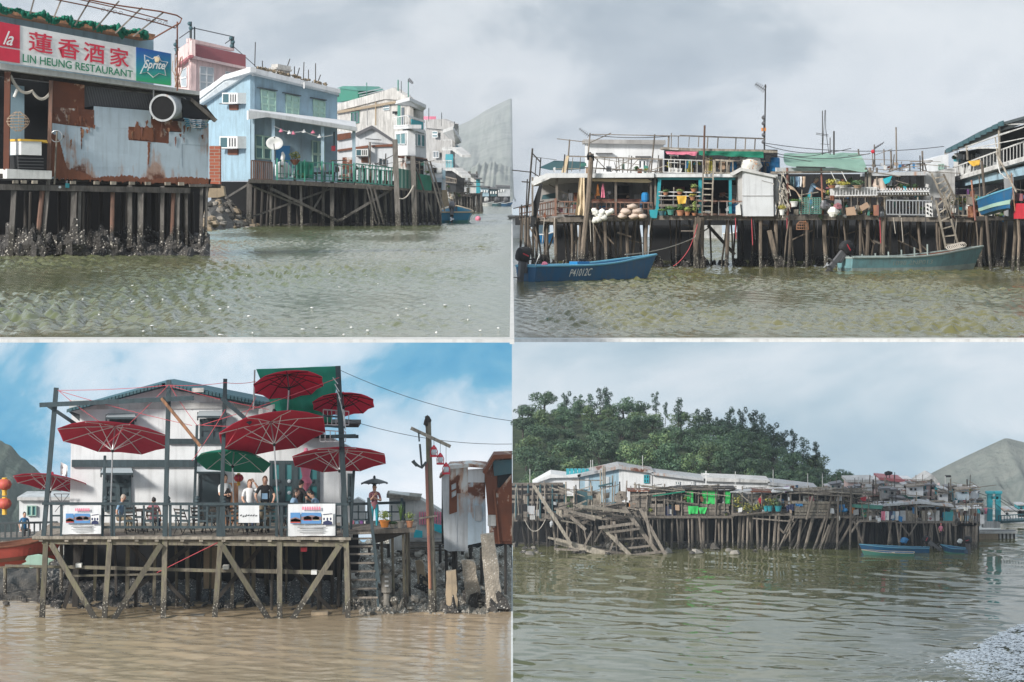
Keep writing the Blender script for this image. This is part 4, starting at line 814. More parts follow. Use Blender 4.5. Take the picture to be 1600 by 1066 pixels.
t = T('jetty', 'dark timber jetty with thin posts running out past the grey house', 'jetty', Jt.p(735, 322))
for i in range(22): post(t, Jt, 704+i*2.2+R.uniform(-1, 1), R.choice([268, 290, 302, 304]), 705+i*2.2+R.uniform(-2, 3), 328, R.uniform(1.5, 3), 'timber_tl', 'post', -R.random()*4, toz=WZ)
for y in (270, 286, 304): bar(t, Jt, 704, y, 738, y+3, 1.6, 'timber_dark', 'rail', .3)
rect(t, Jt, 704, 303, 746, 305, 3, 'timber_dark', 'deck', .2); slab(t, Jt, [(702, 304), (740, 305), (744, 330), (702, 334)], .5, 'black', 'underside_shade', -3)  # black sheet behind the posts paints shade under the jetty
post(t, Jt, 752, 300, 752, 332, 4, 'timber_tl', 'mooring_post', 0, toz=WZ)
leaves(B(), Jt.p(701, 305, .5), .8, .6, .8, 80, .2, 3).o('shrub', ['leaf', 'leaf_dark'], None, label='small green shrub at the foot of the grey house', cat='shrub')
Fa = FP(640)
for i, (x0, y0, x1, m) in enumerate(((750, 293, 766, 'blue_wall'), (764, 295, 778, 'teal_dark'), (776, 292, 797, 'sheet_grey'))):
    t = T('far_stilt_house', ('pale blue', 'dark teal', 'grey sheet metal')[i]+' stilt house across the creek below the mountain', 'house', Fa.p(x0, 318)); rect(t, Fa, x0, y0, x1, 307, 4, m, 'wall'); slab(t, Fa, [(x0-2, y0-3), (x1, y0-2), (x1, y0+1), (x0-2, y0)], 5, 'metal_dark', 'roof', .5); rect(t, Fa, x0, 307, x1, 318, 2, 'dark', 'stilt_base', -.5)
    for j in range(3): rect(t, Fa, x0+2+j*4, y0+4, x0+4+j*4, y0+8, .1, 'white', 'window', .2)
    for j in range(4): post(t, Fa, x0+j*4, 307, x0+j*4, 320, 1, 'timber_dark', 'stilt', .2, toz=WZ)
# boats
bt, ax, sd = hull('motor_boat', (P(710, 347, 217).x, 217, ZTL), (P(712, 340, 226).x, 229, ZTL), 2.45, .75, 'blue_bright', 'small blue boat with tan rim and raised motor moored off the green fence', rim='cream', bottom='green_dull', inner='blue_bright', stern=.92)
outboard(bt, P(706, 332, 216.8), ax, sd, 1.25, .6, 'metal_dark')
for x, Yd, c_, lab, l_ in ((760, 560, 'white_wall', 'far white boat on the grey water below stilt houses', 5), (776, 545, 'teal_dark', 'far dark green boat on the water below stilt houses', 6), (790, 545, 'blue_paint', 'far blue boat at the edge of the creek', 4)):
    h_, a2, s2 = hull('rowing_boat', (P(x-7, 0, Yd).x, Yd, ZTL), (P(x+8, 0, Yd).x, Yd, ZTL), 1.2, .5, c_, lab, n=8, seats=1)
    B().ball(P(x, 312, Yd), .5, .4, .4, 7, jit=.3).o('covered_gear', 'dark_grey' if c_ != 'white_wall' else 'white_wall', h_)
B().ball((P(747, 341, 240).x, 240, ZTL+.12), .22, n=10).o('mooring_buoy', 'pink', None, smooth=True, label='small pink buoy floating beside the blue boat', cat='buoy')
# ---- mountain behind
def ridge(x):   # photo row of the skyline
    pts = ((690, 250), (715, 197), (735, 188), (760, 172), (780, 162), (797, 154), (800, 155), (801, 240), (803, 312), (1010, 312))
    for (a, ya), (b_, yb) in zip(pts[:-1], pts[1:]):
        if a <= x <= b_: return ya+(yb-ya)*(x-a)/(b_-a)
    return 312
def mount(name, x0, x1, Yn, Yf, rdg, base, mat, nx=60, ny=26, rough=10.):
    g = []
    for j in range(ny+1):
        v = j/ny; Yd = Yn+(Yf-Yn)*v; row = []
        for i in range(nx+1):
            x = x0+(x1-x0)*i/nx; zt = P(x, rdg(x), Yf).z; p_ = P(x, 0, Yf)
            z = base+(zt-base)*(v**1.15)+rough*v*(1-v)*2.4*(mn.fractal(Vector((x*.035, v*3.5, 1)), 1, 2, 4)); row.append(Vector((p_.x, Yd, z)))
        g.append(row)
    g.append([Vector((q.x, Yf+200*(Yf/1500), base)) for q in g[-1]])
    return B().sheet(g).o(name, mat, None, smooth=True, kind='structure')
def hillmat(name, a, b_, sc):
    m, nt, p = newmat(name); n_ = N(nt, 'ShaderNodeTexNoise', i_Scale=sc, i_Detail=9.0, i_Roughness=.7); L(nt, coords(nt), n_.inputs['Vector']); L(nt, ramp(nt, n_.outputs[0], [(.38, a), (.62, b_)]), p.inputs['Base Color']); p.inputs['Roughness'].default_value = .95; bump(nt, p, n_.outputs[0], 1., 4.0)
hillmat('hill_tl', (.17, .20, .17), (.33, .34, .31), .02); hillmat('hill_far', (.15, .18, .165), (.24, .255, .23), .06)  # pale greyed tones, distance haze partly put into the base colour
mount('mountain', 690, 804, 2400, 3800, ridge, ZTL-1, 'hill_tl', 114)
mount('hillside', 735, 801, 1500, 1900, lambda x: 262-8*math.sin((x-735)*.05)+6*mn.noise(Vector((x*.2, 0, 0)))+max(0, x-800)*1.5, ZTL-1, 'hill_tl', 60, 18, 5)
# ================================================================== upper right: row of stilt shacks with two boats
WZ = ZTR-.4
T0 = FP(151); T1 = FP(155); T2 = FP(158)
def stilts(par, pl, xs, y0, w, mat, offs, lean=3, name='stilt', z=None):
    for x in xs:
      if offs[0] > -5 or R.random() < .58: post(par, pl, x+R.uniform(-2, 2), y0, x+R.uniform(-lean, lean)*(1 if offs[0] > -5 else 2.2), 405, R.uniform(*w), mat, name, R.uniform(*offs), toz=z or WZ, taper=R.uniform(.8, 1.2), bend=1.2)
# ---- left shack
ls = T('stilt_shack', 'stilt shack with reddish railing, white flat roof and white upper room', 'house', T0.p(930, 345))
slab(ls, T1, [(842, 274), (1024, 270), (1024, 340), (842, 344)], .15, 'grey_wall', 'back_wall', -2.5)
fl = [T0.p(818, 344, -2), T0.p(868, 340, .6), T0.p(1024, 338, .6), T0.p(1024, 338, -8), T0.p(818, 342, -8)]
b = B(); b.prism(fl, [v-Vector((0, 0, .22)) for v in fl]); b.o('deck', 'timber', ls)
rf = [T0.p(830, 286, -3.5), T0.p(862, 272, .8), T0.p(1022, 272, .8), T0.p(1022, 270, -8), T0.p(836, 276, -8)]
b = B(); b.prism(rf, [v-Vector((0, 0, .18)) for v in rf]); b.o('roof', 'white_wall', ls)
slab(ls, T0, [(852, 271), (1022, 271), (1022, 277.5), (852, 278)], .1, 'white_clean', 'fascia', .85); slab(ls, T0, [(830, 284), (853, 271), (853, 278), (832, 289)], .1, 'white_clean', 'fascia', .8)
slab(ls, T1, [(916, 221), (1037, 221), (1037, 272), (916, 272)], 3, 'white_clean', 'upper_room', -1.5); slab(ls, T1, [(912, 218), (1040, 219), (1040, 226), (912, 224)], 3.6, 'grey_wall', 'upper_roof', -1.2)
for q in ((931, 239, 957, 241), (993, 244, 1017, 247)): rect(ls, T1, *q, .3, 'dark_grey', 'window_hood', -1.2)
window(ls, T1, [(997, 250), (1010, 250), (1010, 264), (997, 264)], 'white_clean', 'glass_dark', 2, 1, -1.45, fw=.12); rect(ls, T1, 1030, 248, 1037, 270, .2, 'timber_dark', 'corner_post', -1.3)
for q in ((878, 300, 889, 336, 'sheet_grey'), (887, 298, 904, 337, 'grey_paint'), (965, 290, 983, 316, 'black'), (950, 290, 964, 316, 'grey_paint'), (991, 304, 1013, 316, 'sheet_pale')): rect(ls, T1, *q[:4], .1, q[4], 'door' if q[4] in ('grey_paint', 'black') else 'panel', -2.3)
window(ls, T1, [(1001, 297), (1014, 297), (1014, 306), (1001, 306)], 'grey_paint', 'glass_dark', 1, 1, -2.2, fw=.1)
rect(ls, T0, 925, 311, 1012, 317, .3, 'pipe_red', 'bench', -.6)
railing(ls, T0, (868, 315, 1020, 317), (866, 334, 1020, 336), 22, 'timber_red', 1.6, .6, mid=.5, bw=1.2); railing(ls, PL(812, 160, 868, 150.4), (812, 325, 868, 314), (812, 343, 868, 336), 15, 'timber_red', 1.6, 0, mid=.5, bw=1.4)
for x, y0 in ((868, 310), (962, 316)): post(ls, T0, x, y0, x, 338, 3.4, 'timber_red', 'railing_post', .7, square=True)
for x, w in ((870, 4), (962, 3.5), (1017, 3), (832, 3), (1024, 3)): post(ls, T0, x, 277, x, 337, w, 'timber', 'veranda_post', .3, square=True)
slab(ls, T0, [(917, 279), (1012, 280), (1019, 284), (1012, 286), (917, 283)], .4, 'cream', 'rolled_blind', .4)
slab(ls, T0, [(842, 345), (880, 339), (878, 344), (862, 347)], 1, 'timber', 'joist', .5)
stilts(ls, T0, (868, 893, 908, 930, 945, 968, 980, 1010), 342, (4, 6), 'timber_tr', (-.2, .6))
stilts(ls, T0, [815+i*7.3 for i in range(30)], 342, (2.5, 5), 'timber_tr', (-7, -1.5)); stilts(ls, T0, [826, 838, 842, 850, 857, 900, 920, 960], 340, (3, 5), 'timber_tr', (-2, 0))
# upper terrace rails, poles, wires
tr = T('terrace_rails', 'rough pole railing and bamboo uprights on the roof terrace of the left shack', 'railing', T0.p(950, 271))
for q in ((884, 244, 1036, 249, 2), (924, 210, 1080, 213, 1.3), (870, 217, 914, 222, 1.3), (914, 262, 1036, 269, 2), (922, 223, 955, 208, 1.5), (924, 246, 1000, 258, 1), (955, 268, 990, 246, 1.2), (930, 247, 950, 268, 1.2), (1000, 246, 980, 268, 1)): bar(tr, T0, *q[:4], q[4], 'timber', 'rail', .5)
for x0, y0, x1, y1, w in ((890, 218, 886, 272, 2.4), (922, 208, 918, 250, 2.4), (1023, 210, 1017, 270, 2.4), (895, 246, 893, 268, 1.2), (907, 246, 906, 268, 1.2), (945, 247, 943, 268, 1.2), (966, 247, 968, 268, 1.4), (952, 248, 951, 268, 1)): post(tr, T0, x0, y0, x1, y1, w, 'timber', 'upright', .45)
slab(tr, T0, [(885, 243), (889, 244), (884, 270), (877, 270)], .1, 'cream', 'cloth_wrap', .55)
yagi(tr, T0.p(921, 213, .5), T0.p(905, 201, .5), .016, 6, .22)
slab(None, T0, [(842, 262), (866, 251), (914, 253), (914, 264), (890, 266), (860, 266)], .25, 'teal_dark', 'tarpaulin', -.5, label='dark teal tarpaulin over the left end of the roof terrace', cat='tarpaulin')
sc = T('scaffold', 'leaning scaffold of dark poles at the left end of the shack', 'scaffold', T0.p(830, 340))
for q in ((832, 232, 823, 340, 3), (838, 248, 836, 275, 1.5), (845, 247, 843, 275, 2), (824, 280, 822, 325, 2), (815, 320, 812, 405, 2.5), (823, 322, 822, 405, 3), (836, 330, 846, 405, 3)): post(sc, T0, *q, 'timber_dark', 'pole', -.5, toz=WZ if q[3] == 405 else None)
for q in ((832, 240, 845, 254, 2), (800, 266, 828, 269, 1.6), (828, 267, 842, 276, 1.6), (815, 284, 828, 285, 2), (802, 326, 850, 314, 1.5), (832, 245, 870, 250, .7), (802, 340, 824, 336, 1.2)): bar(sc, T0, *q[:4], q[4], 'timber_dark', 'cross_pole', -.4)
slab(None, T0, [(843, 288), (848, 286), (842, 325), (834, 355), (828, 355), (832, 320)], .15, 'dark', 'black_net', .2, label='bundle of black net hanging at the left corner of the shack', cat='net')
slab(None, T1, [(848, 305), (868, 301), (868, 310), (846, 312)], .3, 'teal_dark', 'tarpaulin', -.5, label='teal tarpaulin folded inside the left corner of the veranda', cat='tarpaulin')
post(None, T0, 924, 240, 911, 398, 8, 'timber_tr', 'mooring_pole', 1.2, toz=WZ, taper=1.05, bend=1, label='tall dark weathered pole standing before the reddish railing', cat='pole')
B().ball(T0.p(923, 247, 1.2), .17, .17, .22, 8, jit=.6, seed=3).o('rope_knot', 'dark', bpy.data.objects['mooring_pole'])
c_ = cloth(None, T0, [(905, 278), (913, 278), (914, 337), (899, 336)], 'cream', 'curtain', .9, .12, 10, 12, 2, 1, label='cream patterned curtain tied at the veranda post', cat='curtain')
for x, y0, y1, m, lab in ((934, 288, 306, 'orange', 'orange cloth hung under the veranda roof'), (942, 287, 309, 'pink', 'pink and purple cloth hung under the veranda roof')): cloth(None, T0, [(x-1, y0), (x+1, y0), (x+3, y1), (x-3, y1)], m, 'hanging_cloth', .3, .06, 6, 8, 1, x, label=lab, cat='cloth')
rr = random.Random(8)
for i, (x, y, w, h) in enumerate(((972, 338, 14, 6), (990, 338, 15, 7), (1003, 338, 12, 6), (978, 331, 15, 7), (996, 330, 15, 7), (988, 323, 14, 6))):
    o = T0.p(x, y, .9); B().ball(o, w*.03*.62, .35, h*.03*.75, 10, jit=.22, seed=i).o('rice_sack', 'sack', None, smooth=True, label='pale pink stuffed sack in the pile at the deck edge', cat='sack', group='sacks piled on the deck edge')
for i, (x, y) in enumerate(((931, 333), (938, 337), (935, 343), (943, 340), (950, 333), (955, 330), (929, 330), (941, 331), (930, 344))): B().ball(T0.p(x, y, 1.2), .16, .14, .15, 8, jit=.3, seed=i+20).o('foam_float', 'foam', None, smooth=True, label='white foam float in the bunch hung at the deck edge', cat='float', group='foam floats hung at the deck edge')
t = T('water_drum', 'round blue drum on the veranda beside the sacks', 'drum', T1.p(1008, 316)); B().lathe([(.14, 0), (.18, .1), (.18, .35), (.12, .45), (.05, .46)], T0.p(1008, 316, .2), 12).o('body', 'blue_barrel', t)
rect(t, T0, 1000, 314, 1003, 326, .2, 'blue_paint', 'handle', .4)
slab(None, T0, [(1015, 328), (1028, 328), (1026, 341), (1016, 341)], .4, 'teal_paint', 'plastic_basket', .7, label='teal plastic basket beside the sacks', cat='basket')
# ---- middle shack with teal frame
ms = T('stilt_shack', 'stilt shack with bright teal posts, plant shelves and dark open rooms', 'house', T0.p(1085, 345))
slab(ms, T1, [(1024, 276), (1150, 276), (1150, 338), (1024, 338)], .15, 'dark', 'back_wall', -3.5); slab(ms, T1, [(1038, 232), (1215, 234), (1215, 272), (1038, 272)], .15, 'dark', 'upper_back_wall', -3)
fl = [T0.p(1024, 337, .6), T0.p(1215, 338, .6), T0.p(1215, 336, -8), T0.p(1024, 336, -8)]; b = B(); b.prism(fl, [v-Vector((0, 0, .2)) for v in fl]); b.o('deck', 'timber', ms)
rf = [T0.p(1023, 272, .7), T0.p(1215, 273, .7), T0.p(1215, 270, -8), T0.p(1023, 270, -8)]; b = B(); b.prism(rf, [v-Vector((0, 0, .12)) for v in rf]); b.o('roof', 'white_wall', ms)
rect(ms, T0, 1023, 272, 1150, 277, .1, 'white_clean', 'fascia', .75); slab(ms, T0, [(1026, 277), (1149, 277.5), (1149, 281.5), (1028, 281)], .2, 'teal_paint', 'teal_beam', .5)
for x0, x1, w in ((1031, 1026, 5), (1094, 1094, 5), (1141, 1141, 4.5)): post(ms, T0, x0, 277 if x0 != 1094 else 272, x1, 337, w, 'teal_paint', 'teal_post', .5, square=True)
for i, y in enumerate((300, 306, 312, 321)): bar(ms, T0, 1029, y, 1094, y+.6, 1.6 if i < 3 else 4, 'white_wall' if i < 2 else 'timber', 'shelf', .6, d=.4)
for x0, x1 in ((1033, 1033), (1052, 1052), (1072, 1072)): post(ms, T0, x0, 299, x1, 337, 1, 'metal', 'shelf_upright', .75)
rect(ms, T1, 1055, 292, 1070, 299, .05, 'maroon', 'red_print', -3.4)
for q in ((1090, 314, 1160, 315, 2.2), (1090, 335, 1170, 336, 3.4)): bar(ms, T0, *q[:4], q[4], 'timber_red', 'rail', .8)
for x, y0, y1, w, m in ((1123, 315, 336, 1, 'white_wall'), (1136, 315, 336, 1, 'white_wall'), (1166, 302, 340, 3, 'timber_red'), (1158, 315, 336, 1, 'white_wall')): post(ms, T0, x, y0, x, y1, w, m, 'rail_post', .85)
slab(ms, T0, [(1036, 230), (1090, 232), (1190, 234), (1215, 236), (1215, 239), (1090, 237), (1036, 233)], 3, 'timber_pale', 'top_roof', .6)
cloth(ms, T0, [(1040, 237), (1090, 237), (1088, 243), (1042, 241)], 'pink', 'awning', .8, .1, 12, 4, 6, 4); cloth(ms, T0, [(1092, 236), (1193, 237), (1193, 247), (1092, 242)], 'green_net', 'awning', .7, .12, 16, 4, 4, 5)
railing(ms, T0, (1036, 249, 1098, 251), (1036, 269, 1098, 271), 8, 'white_wall', 1.1, .6); railing(ms, T0, (1117, 250, 1145, 252), (1117, 270, 1145, 271), 4, 'timber_pale', 2.2, .6)
for q in ((1062, 212, 1196, 217, 2.2), (1010, 212, 1062, 213, 1.2), (1098, 250, 1195, 252, 1.8)): bar(ms, T0, *q[:4], q[4], 'timber', 'top_rail', .4)
for x, y0, y1, w in ((1045, 212, 234, 3), (1049, 208, 270, 1.6), (1060, 213, 270, 1.4), (1077, 214, 230, 1.2), (1092, 213, 230, 1.6), (1106, 214, 232, 2), (1122, 215, 232, 2), (1150, 216, 234, 2), (1165, 216, 234, 2), (1180, 217, 234, 2), (1088, 240, 272, 2), (1118, 248, 272, 2.4), (1140, 245, 272, 3)): post(ms, T0, x, y0, x-1, y1, w, 'timber', 'upright', .4)
post(ms, T0, 1101, 196, 1099, 272, 3.2, 'timber_red', 'tall_pole', .9)
for y in (233, 243, 254, 264): bar(ms, T0, 1046, y, 1060, y+.5, 1.3, 'white_wall', 'rung', .7)
for x, m, y0, y1 in ((1078, 'leaf_yellow', 252, 270), (1110, 'leaf_yellow', 246, 270), (1105, 'cream', 247, 272)): cloth(None, T0, [(x-2, y0), (x+3, y0), (x+5, y1), (x-4, y1)], m, 'hanging_cloth', .1, .1, 8, 8, 2, x, label={'1078': 'mustard cloth hung behind the upper white railing', '1110': 'mustard cloth hung beside the tall reddish pole', '1105': 'cream cloth hung beside the tall reddish pole'}[str(x)], cat='cloth')
slab(None, T0, [(1046, 262), (1066, 263), (1064, 270), (1046, 270)], .5, 'white_plastic', 'wash_basin', .4, label='white basin standing on the upper floor behind white railing', cat='basin')
stilts(ms, T0, (1086, 1090, 1096, 1136, 1190), 338, (5, 7), 'timber_tr', (.2, .7), 2); stilts(ms, T0, [1030+i*8 for i in range(24)], 338, (2.5, 4.5), 'timber_tr', (-8, -2))
bar(ms, T0, 1106, 352, 1148, 398, 5, 'timber_dark', 'brace', -1.5); bar(ms, T0, 1085, 398, 1094, 340, 5, 'timber_tr', 'brace', 1); bar(ms, T0, 1064, 361, 1098, 361, 1.5, 'timber', 'rail', .6)
ld = T('ladder', 'grey wooden ladder from deck to roof between the teal posts', 'ladder', T0.p(1105, 338))
for x0, y0, x1 in ((1099, 258, 1097), (1115, 250, 1112)): post(ld, T0, x0, y0, x1, 337, 2.2, 'timber_pale', 'rail', 1.1, square=True)
for i in range(8): bar(ld, T0, 1098, 268+i*9, 1114, 268.5+i*9, 1.8, 'timber_pale', 'rung', 1.1)
# plants on shelves
for i, (x, y, w, ph_, lh, pm, lm_, lab) in enumerate(((1040, 305, 8, 4, 6, 'terracotta', 'leaf', 'small potted plant on the upper plank shelf beside white rail'), (1062, 304, 8, 4, 5, 'terracotta', 'leaf_lime', 'low potted plant on the upper plank shelf behind yellow cloth'), (1084, 300, 9, 5, 9, 'terracotta', 'leaf_lime', 'terracotta pot with pale spiky plant at the shelf end'), (1082, 313, 9, 5, 6, 'terracotta', 'leaf_yellow', 'terracotta pot with yellow plant under the spiky plant'),
                             (1048, 336, 12, 8, 7, 'green_dull', 'leaf', 'dark green tub with leafy plant on deck'), (1063, 337, 12, 8, 12, 'terracotta', 'leaf', 'terracotta pot with bushy green plant on deck'), (1074, 337, 9, 6, 9, 'terracotta', 'leaf_lime', 'small terracotta pot beside bushy plant on deck'), (1085, 337, 8, 4, 24, 'terracotta', 'leaf_lime', 'tall thin pale shrub by the teal post'), (1034, 337, 10, 7, 4, 'teal_dark', 'leaf', 'dark teal tub with sparse plant on deck'))):
    potplant('potted_plant', T0.p(x, y, .8), .0302, w, ph_, lh, pm, lm_, lab, seed=i)
cloth(None, T0, [(1057, 306), (1073, 306), (1071, 318), (1060, 319)], 'yellow', 'yellow_cloth', 1.0, .05, 8, 6, 1, 6, label='yellow cloth hung over the plant shelf rail', cat='cloth')
t = T('fridge', 'white cabinet with small dark vents beside the teal post', 'fridge', T1.p(1150, 322)); rect(t, T1, 1143, 289, 1158, 322, .6, 'white_clean', 'body', -.5)
for x, y in ((1150, 296), (1150, 305), (1154, 296)): rect(t, T1, x, y, x+2, y+3, .02, 'dark', 'vent', -.48)
def drum(x, y, w, h, lab, pl=T0, off=.3, m='blue_barrel'):
    t = T('water_drum', lab, 'drum', pl.p(x, y, off)); k = .0302; B().lathe([(w*.46*k, 0), (w*.5*k, .06*h*k), (w*.5*k, .3*h*k), (w*.52*k, .32*h*k), (w*.5*k, .34*h*k), (w*.5*k, .66*h*k), (w*.52*k, .68*h*k), (w*.5*k, .7*h*k), (w*.5*k, .94*h*k), (w*.44*k, h*k)], pl.p(x, y, off), 16).o('body', m, t, smooth=True); B().lathe([(w*.45*k, h*k), (w*.45*k, h*k*1.04), (w*.2*k, h*k*1.05)], pl.p(x, y, off), 14).o('lid', m, t)
drum(1149, 335, 20, 16, 'blue drum on the deck behind the thin white rails', off=.1); drum(1146, 270, 12, 16, 'blue drum on the roof left of the net sack', off=-.4); drum(1189, 270, 13, 20, 'blue drum on the roof behind the white shed', off=-1.5); drum(1200, 271, 11, 17, 'blue drum on the roof against the mast', off=-1.2); drum(1211, 268, 15, 21, 'tall blue drum on the roof beside the mint tarpaulin', off=-.2)
# white shed
ws = T('white_shed', 'plain white sheet metal shed with sloping roof on the deck', 'shed', T0.p(1186, 338))
slab(ws, T0, [(1160, 266), (1209, 278), (1211, 338), (1160, 338)], 1.8, 'sheet_pale', 'front_wall', .9); slab(ws, T0, [(1141, 271), (1158, 262), (1212, 274), (1212, 278), (1159, 267), (1144, 275)], 2.2, 'white_wall', 'roof', 1.05); slab(ws, T0, [(1153, 272), (1160, 267), (1160, 338), (1155, 338)], 1.6, 'grey_wall', 'side_wall', .8)
for q in ((1160, 306, 1209, 306), (1190, 282, 1209, 287)): bar(ws, T0, *q, .8, 'grey_wall', 'seam', .92)
post(ws, T0, 1209, 276, 1210, 338, 2, 'dark', 'edge_trim', .95, square=True); slab(ws, T0, [(1150, 322), (1156, 318), (1158, 336), (1150, 336)], .3, 'white_plastic', 'bag', 1.0)
t = T('net_sack', 'large pale sack of orange netting on the white shed roof', 'sack', T0.p(1174, 268)); B().ball(T0.p(1173, 257, .3), .46, .4, .42, 14, jit=.25, seed=5).o('sack', 'foam', t, smooth=True); leaves(B(), T0.p(1177, 257, .45), .38, .3, .34, 160, .05, 3, .7).o('netting', ['orange', 'cream'], t)
# mast
mt = T('mast', 'tall mast with television aerial rising behind the white shed', 'mast', T0.p(1194, 270)); post(mt, T0, 1196, 132, 1194, 272, 2.2, 'timber_dark', 'pole', -.8); post(mt, T0, 1193, 180, 1194, 270, 1.6, 'metal_dark', 'pole', -.7); yagi(mt, T0.p(1196, 141, -.8), T0.p(1180, 131, -.8), .022, 6, .34); rect(mt, T0, 1190, 200, 1197, 205, .2, 'orange', 'box', -.7)
for y in (184, 193, 211, 222): B().ball(T0.p(1193, y, -.7), .1, n=6).o('insulator', 'metal_dark', mt)
for x, yy in ((1285, 173), (1303, 205), (1297, 215)): post(mt, T0, x, yy, x, 242, 1.5 if x != 1303 else 2.6, 'timber_dark', 'pole', -1)
lt = T('lattice_mast', 'thin lattice radio mast with crossbar behind the mint tarpaulin', 'mast', T0.p(1290, 240))
for q in ((1289, 172, 1285, 240, 1), (1290, 200, 1295, 240, 1), (1290, 172, 1290, 200, 1), (1275, 208, 1294, 211, 1), (1275, 210, 1294, 213, .8), (1282, 225, 1296, 226, .8)): bar(lt, T0, *q[:4], q[4], 'metal_dark', 'strut', -1.2)
for y0, y1, x1 in ((224, 229, 1475), (227, 232, 1330), (236, 240, 1360), (234, 236, 1300), (241, 254, 1455)): rope(None, [T0.p(1196, y0, -.5), T0.p(x1, y1, -.5)], .018, 'wire', 'overhead_wire', .3, label='thin dark wire strung above the shack roofs', cat='wire', group='wires above the shacks')
rope(None, [T0.p(922, 211, .4), T0.p(1046, 213, .4)], .018, 'wire', 'overhead_wire', .1, label='thin dark wire strung above the white upper room', cat='wire')
# ---- right shack, mint tarpaulin, person
rs2 = T('stilt_shack', 'stilt shack with mint tarpaulin roof, cluttered balcony and hanging pots', 'house', T0.p(1290, 345))
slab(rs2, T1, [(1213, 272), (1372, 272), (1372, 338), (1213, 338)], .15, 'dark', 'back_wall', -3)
fl = [T0.p(1213, 337, .7), T0.p(1372, 336, .7), T0.p(1372, 334, -8), T0.p(1213, 334, -8)]; b = B(); b.prism(fl, [v-Vector((0, 0, .22)) for v in fl]); b.o('deck', 'timber', rs2)
bar(rs2, T0, 1204, 270, 1365, 268, 3.5, 'timber', 'roof_beam', .6); slab(rs2, T0, [(1213, 262), (1356, 262), (1356, 266), (1213, 268)], 2.6, 'sheet_grey', 'roof', .2)
for x0, x1, w, m in ((1230, 1231, 4, 'pipe_red'), (1283, 1286, 3, 'pipe_red'), (1359, 1359, 5, 'timber_pale'), (1353, 1353, 4, 'timber'), (1213, 1213, 3, 'white_wall'), (1370, 1371, 3.4, 'timber')): post(rs2, T0, x0, 262, x1, 338, w, m, 'post', .5)
for i in range(5): post(rs2, T0, 1211+i*2.2, 275, 1211+i*2.2, 318, 1.8, 'sheet_pale', 'board', .4, square=True)
g = []
for j in range(9):
    row = []
    for i in range(25):
        u, v = i/24, j/8; a_ = T0.p(1217+137*u-20*u*(1-v)+8*(1-v), 240-1*u, -2.2); c2 = T0.p(1228+127*u, 258+9*u+2*math.sin(u*9), .9); q = a_.lerp(c2, v); q.z += .06*mn.noise(Vector((u*7, v*3, 3)))-.1*math.sin(math.pi*v)*.4; row.append(q)
    g.append(row)
B().sheet(g).o('tarpaulin_roof', 'mint_tarp', None, smooth=True, label='pale mint tarpaulin stretched as a roof over the right shack', cat='tarpaulin')
bar(rs2, T0, 1244, 261, 1290, 262, 2, 'dark', 'eave_rope', 1)
slab(rs2, T0, [(1298, 295), (1368, 294), (1372, 306), (1298, 307)], .8, 'white_wall', 'plant_tray', .9); railing(rs2, T0, (1298, 294, 1370, 293), (1298, 306, 1370, 305), 16, 'white_clean', 1.1, 1.1)
bar(rs2, T0, 1290, 308, 1372, 307, 3, 'timber', 'tray_beam', .9)
gm = T('green_grid', 'green wire grid fence at the balcony edge before the person', 'fence', T0.p(1266, 336))
for i in range(14): post(gm, T0, 1249+i*2.6, 309, 1249+i*2.6, 334, .8, 'mint', 'wire', 1.0, square=True)
for i in range(9): bar(gm, T0, 1249, 309+i*3.1, 1283, 309+i*3.1, .8, 'green_dull', 'wire', 1.02)
stilts(rs2, T0, (1213, 1234, 1262, 1288, 1345, 1357), 338, (5, 7), 'timber_tr', (.2, .7), 3); stilts(rs2, T0, [1208+i*7 for i in range(26)], 338, (2.5, 5), 'timber_tr', (-8, -2)); bar(rs2, T0, 1202, 360, 1212, 405, 7, 'timber_tr', 'brace', .4)
b = B()
for i in range(60): x = 1222+R.gauss(0, 5); y = R.uniform(262, 334); b.tube([T0.p(x, y, .8), T0.p(x+R.uniform(-3, 8), y+R.uniform(3, 14), .8+R.uniform(-.2, .3))], .02, 4)
b.o('tangled_rope', 'rope_pale', None, label='tangle of pale dry vines and rope on the left post of the right shack', cat='rope')
b = B()
for i in range(40): u = i/40; b.tube([T0.p(1232+22*u, 290+30*u*u, .7), T0.p(1236+24*u, 296+30*u*u, .9)], .02, 4)
b.o('fishing_net', 'beige', None, label='pale fishing net draped beside the dark opening', cat='net')
for i, (x, y, w, ph_, lh, pm, lm_, lab) in enumerate(((1222, 336, 9, 8, 9, 'white_plastic', 'leaf_yellow', 'white pot with yellowing plant by the white shed'), (1241, 323, 12, 8, 4, 'white_plastic', 'leaf', 'round white hanging pot on the balcony edge'), (1300, 294, 12, 4, 12, 'terracotta', 'leaf_yellow', 'yellow flowering plant on the white tray'), (1318, 294, 14, 4, 7, 'white_wall', 'leaf_yellow', 'low yellow plant on the white tray'), (1340, 294, 14, 4, 9, 'cardboard', 'leaf_dark', 'dark plant at the end of the white tray'))): potplant('potted_plant', T0.p(x, y, 1.2), .0302, w, ph_, lh, pm, lm_, lab, seed=i+30)
for i, (x, y, r_, m, lab, ct) in enumerate(((1288, 322, 8, 'metal_dark', 'dark metal pot hung upside down on balcony edge', 'pot'), (1301, 331, 9, 'foam', 'bulging white plastic bag hung on balcony edge', 'bag'), (1309, 323, 6, 'patterned', 'small patterned bundle hung above the plastic bag', 'bundle'))): B().ball(T0.p(x, y, 1.2), r_*.03, .2, r_*.028, 10, jit=.25, seed=i).o('hanging_'+ct, m, None, label=lab, cat=ct)
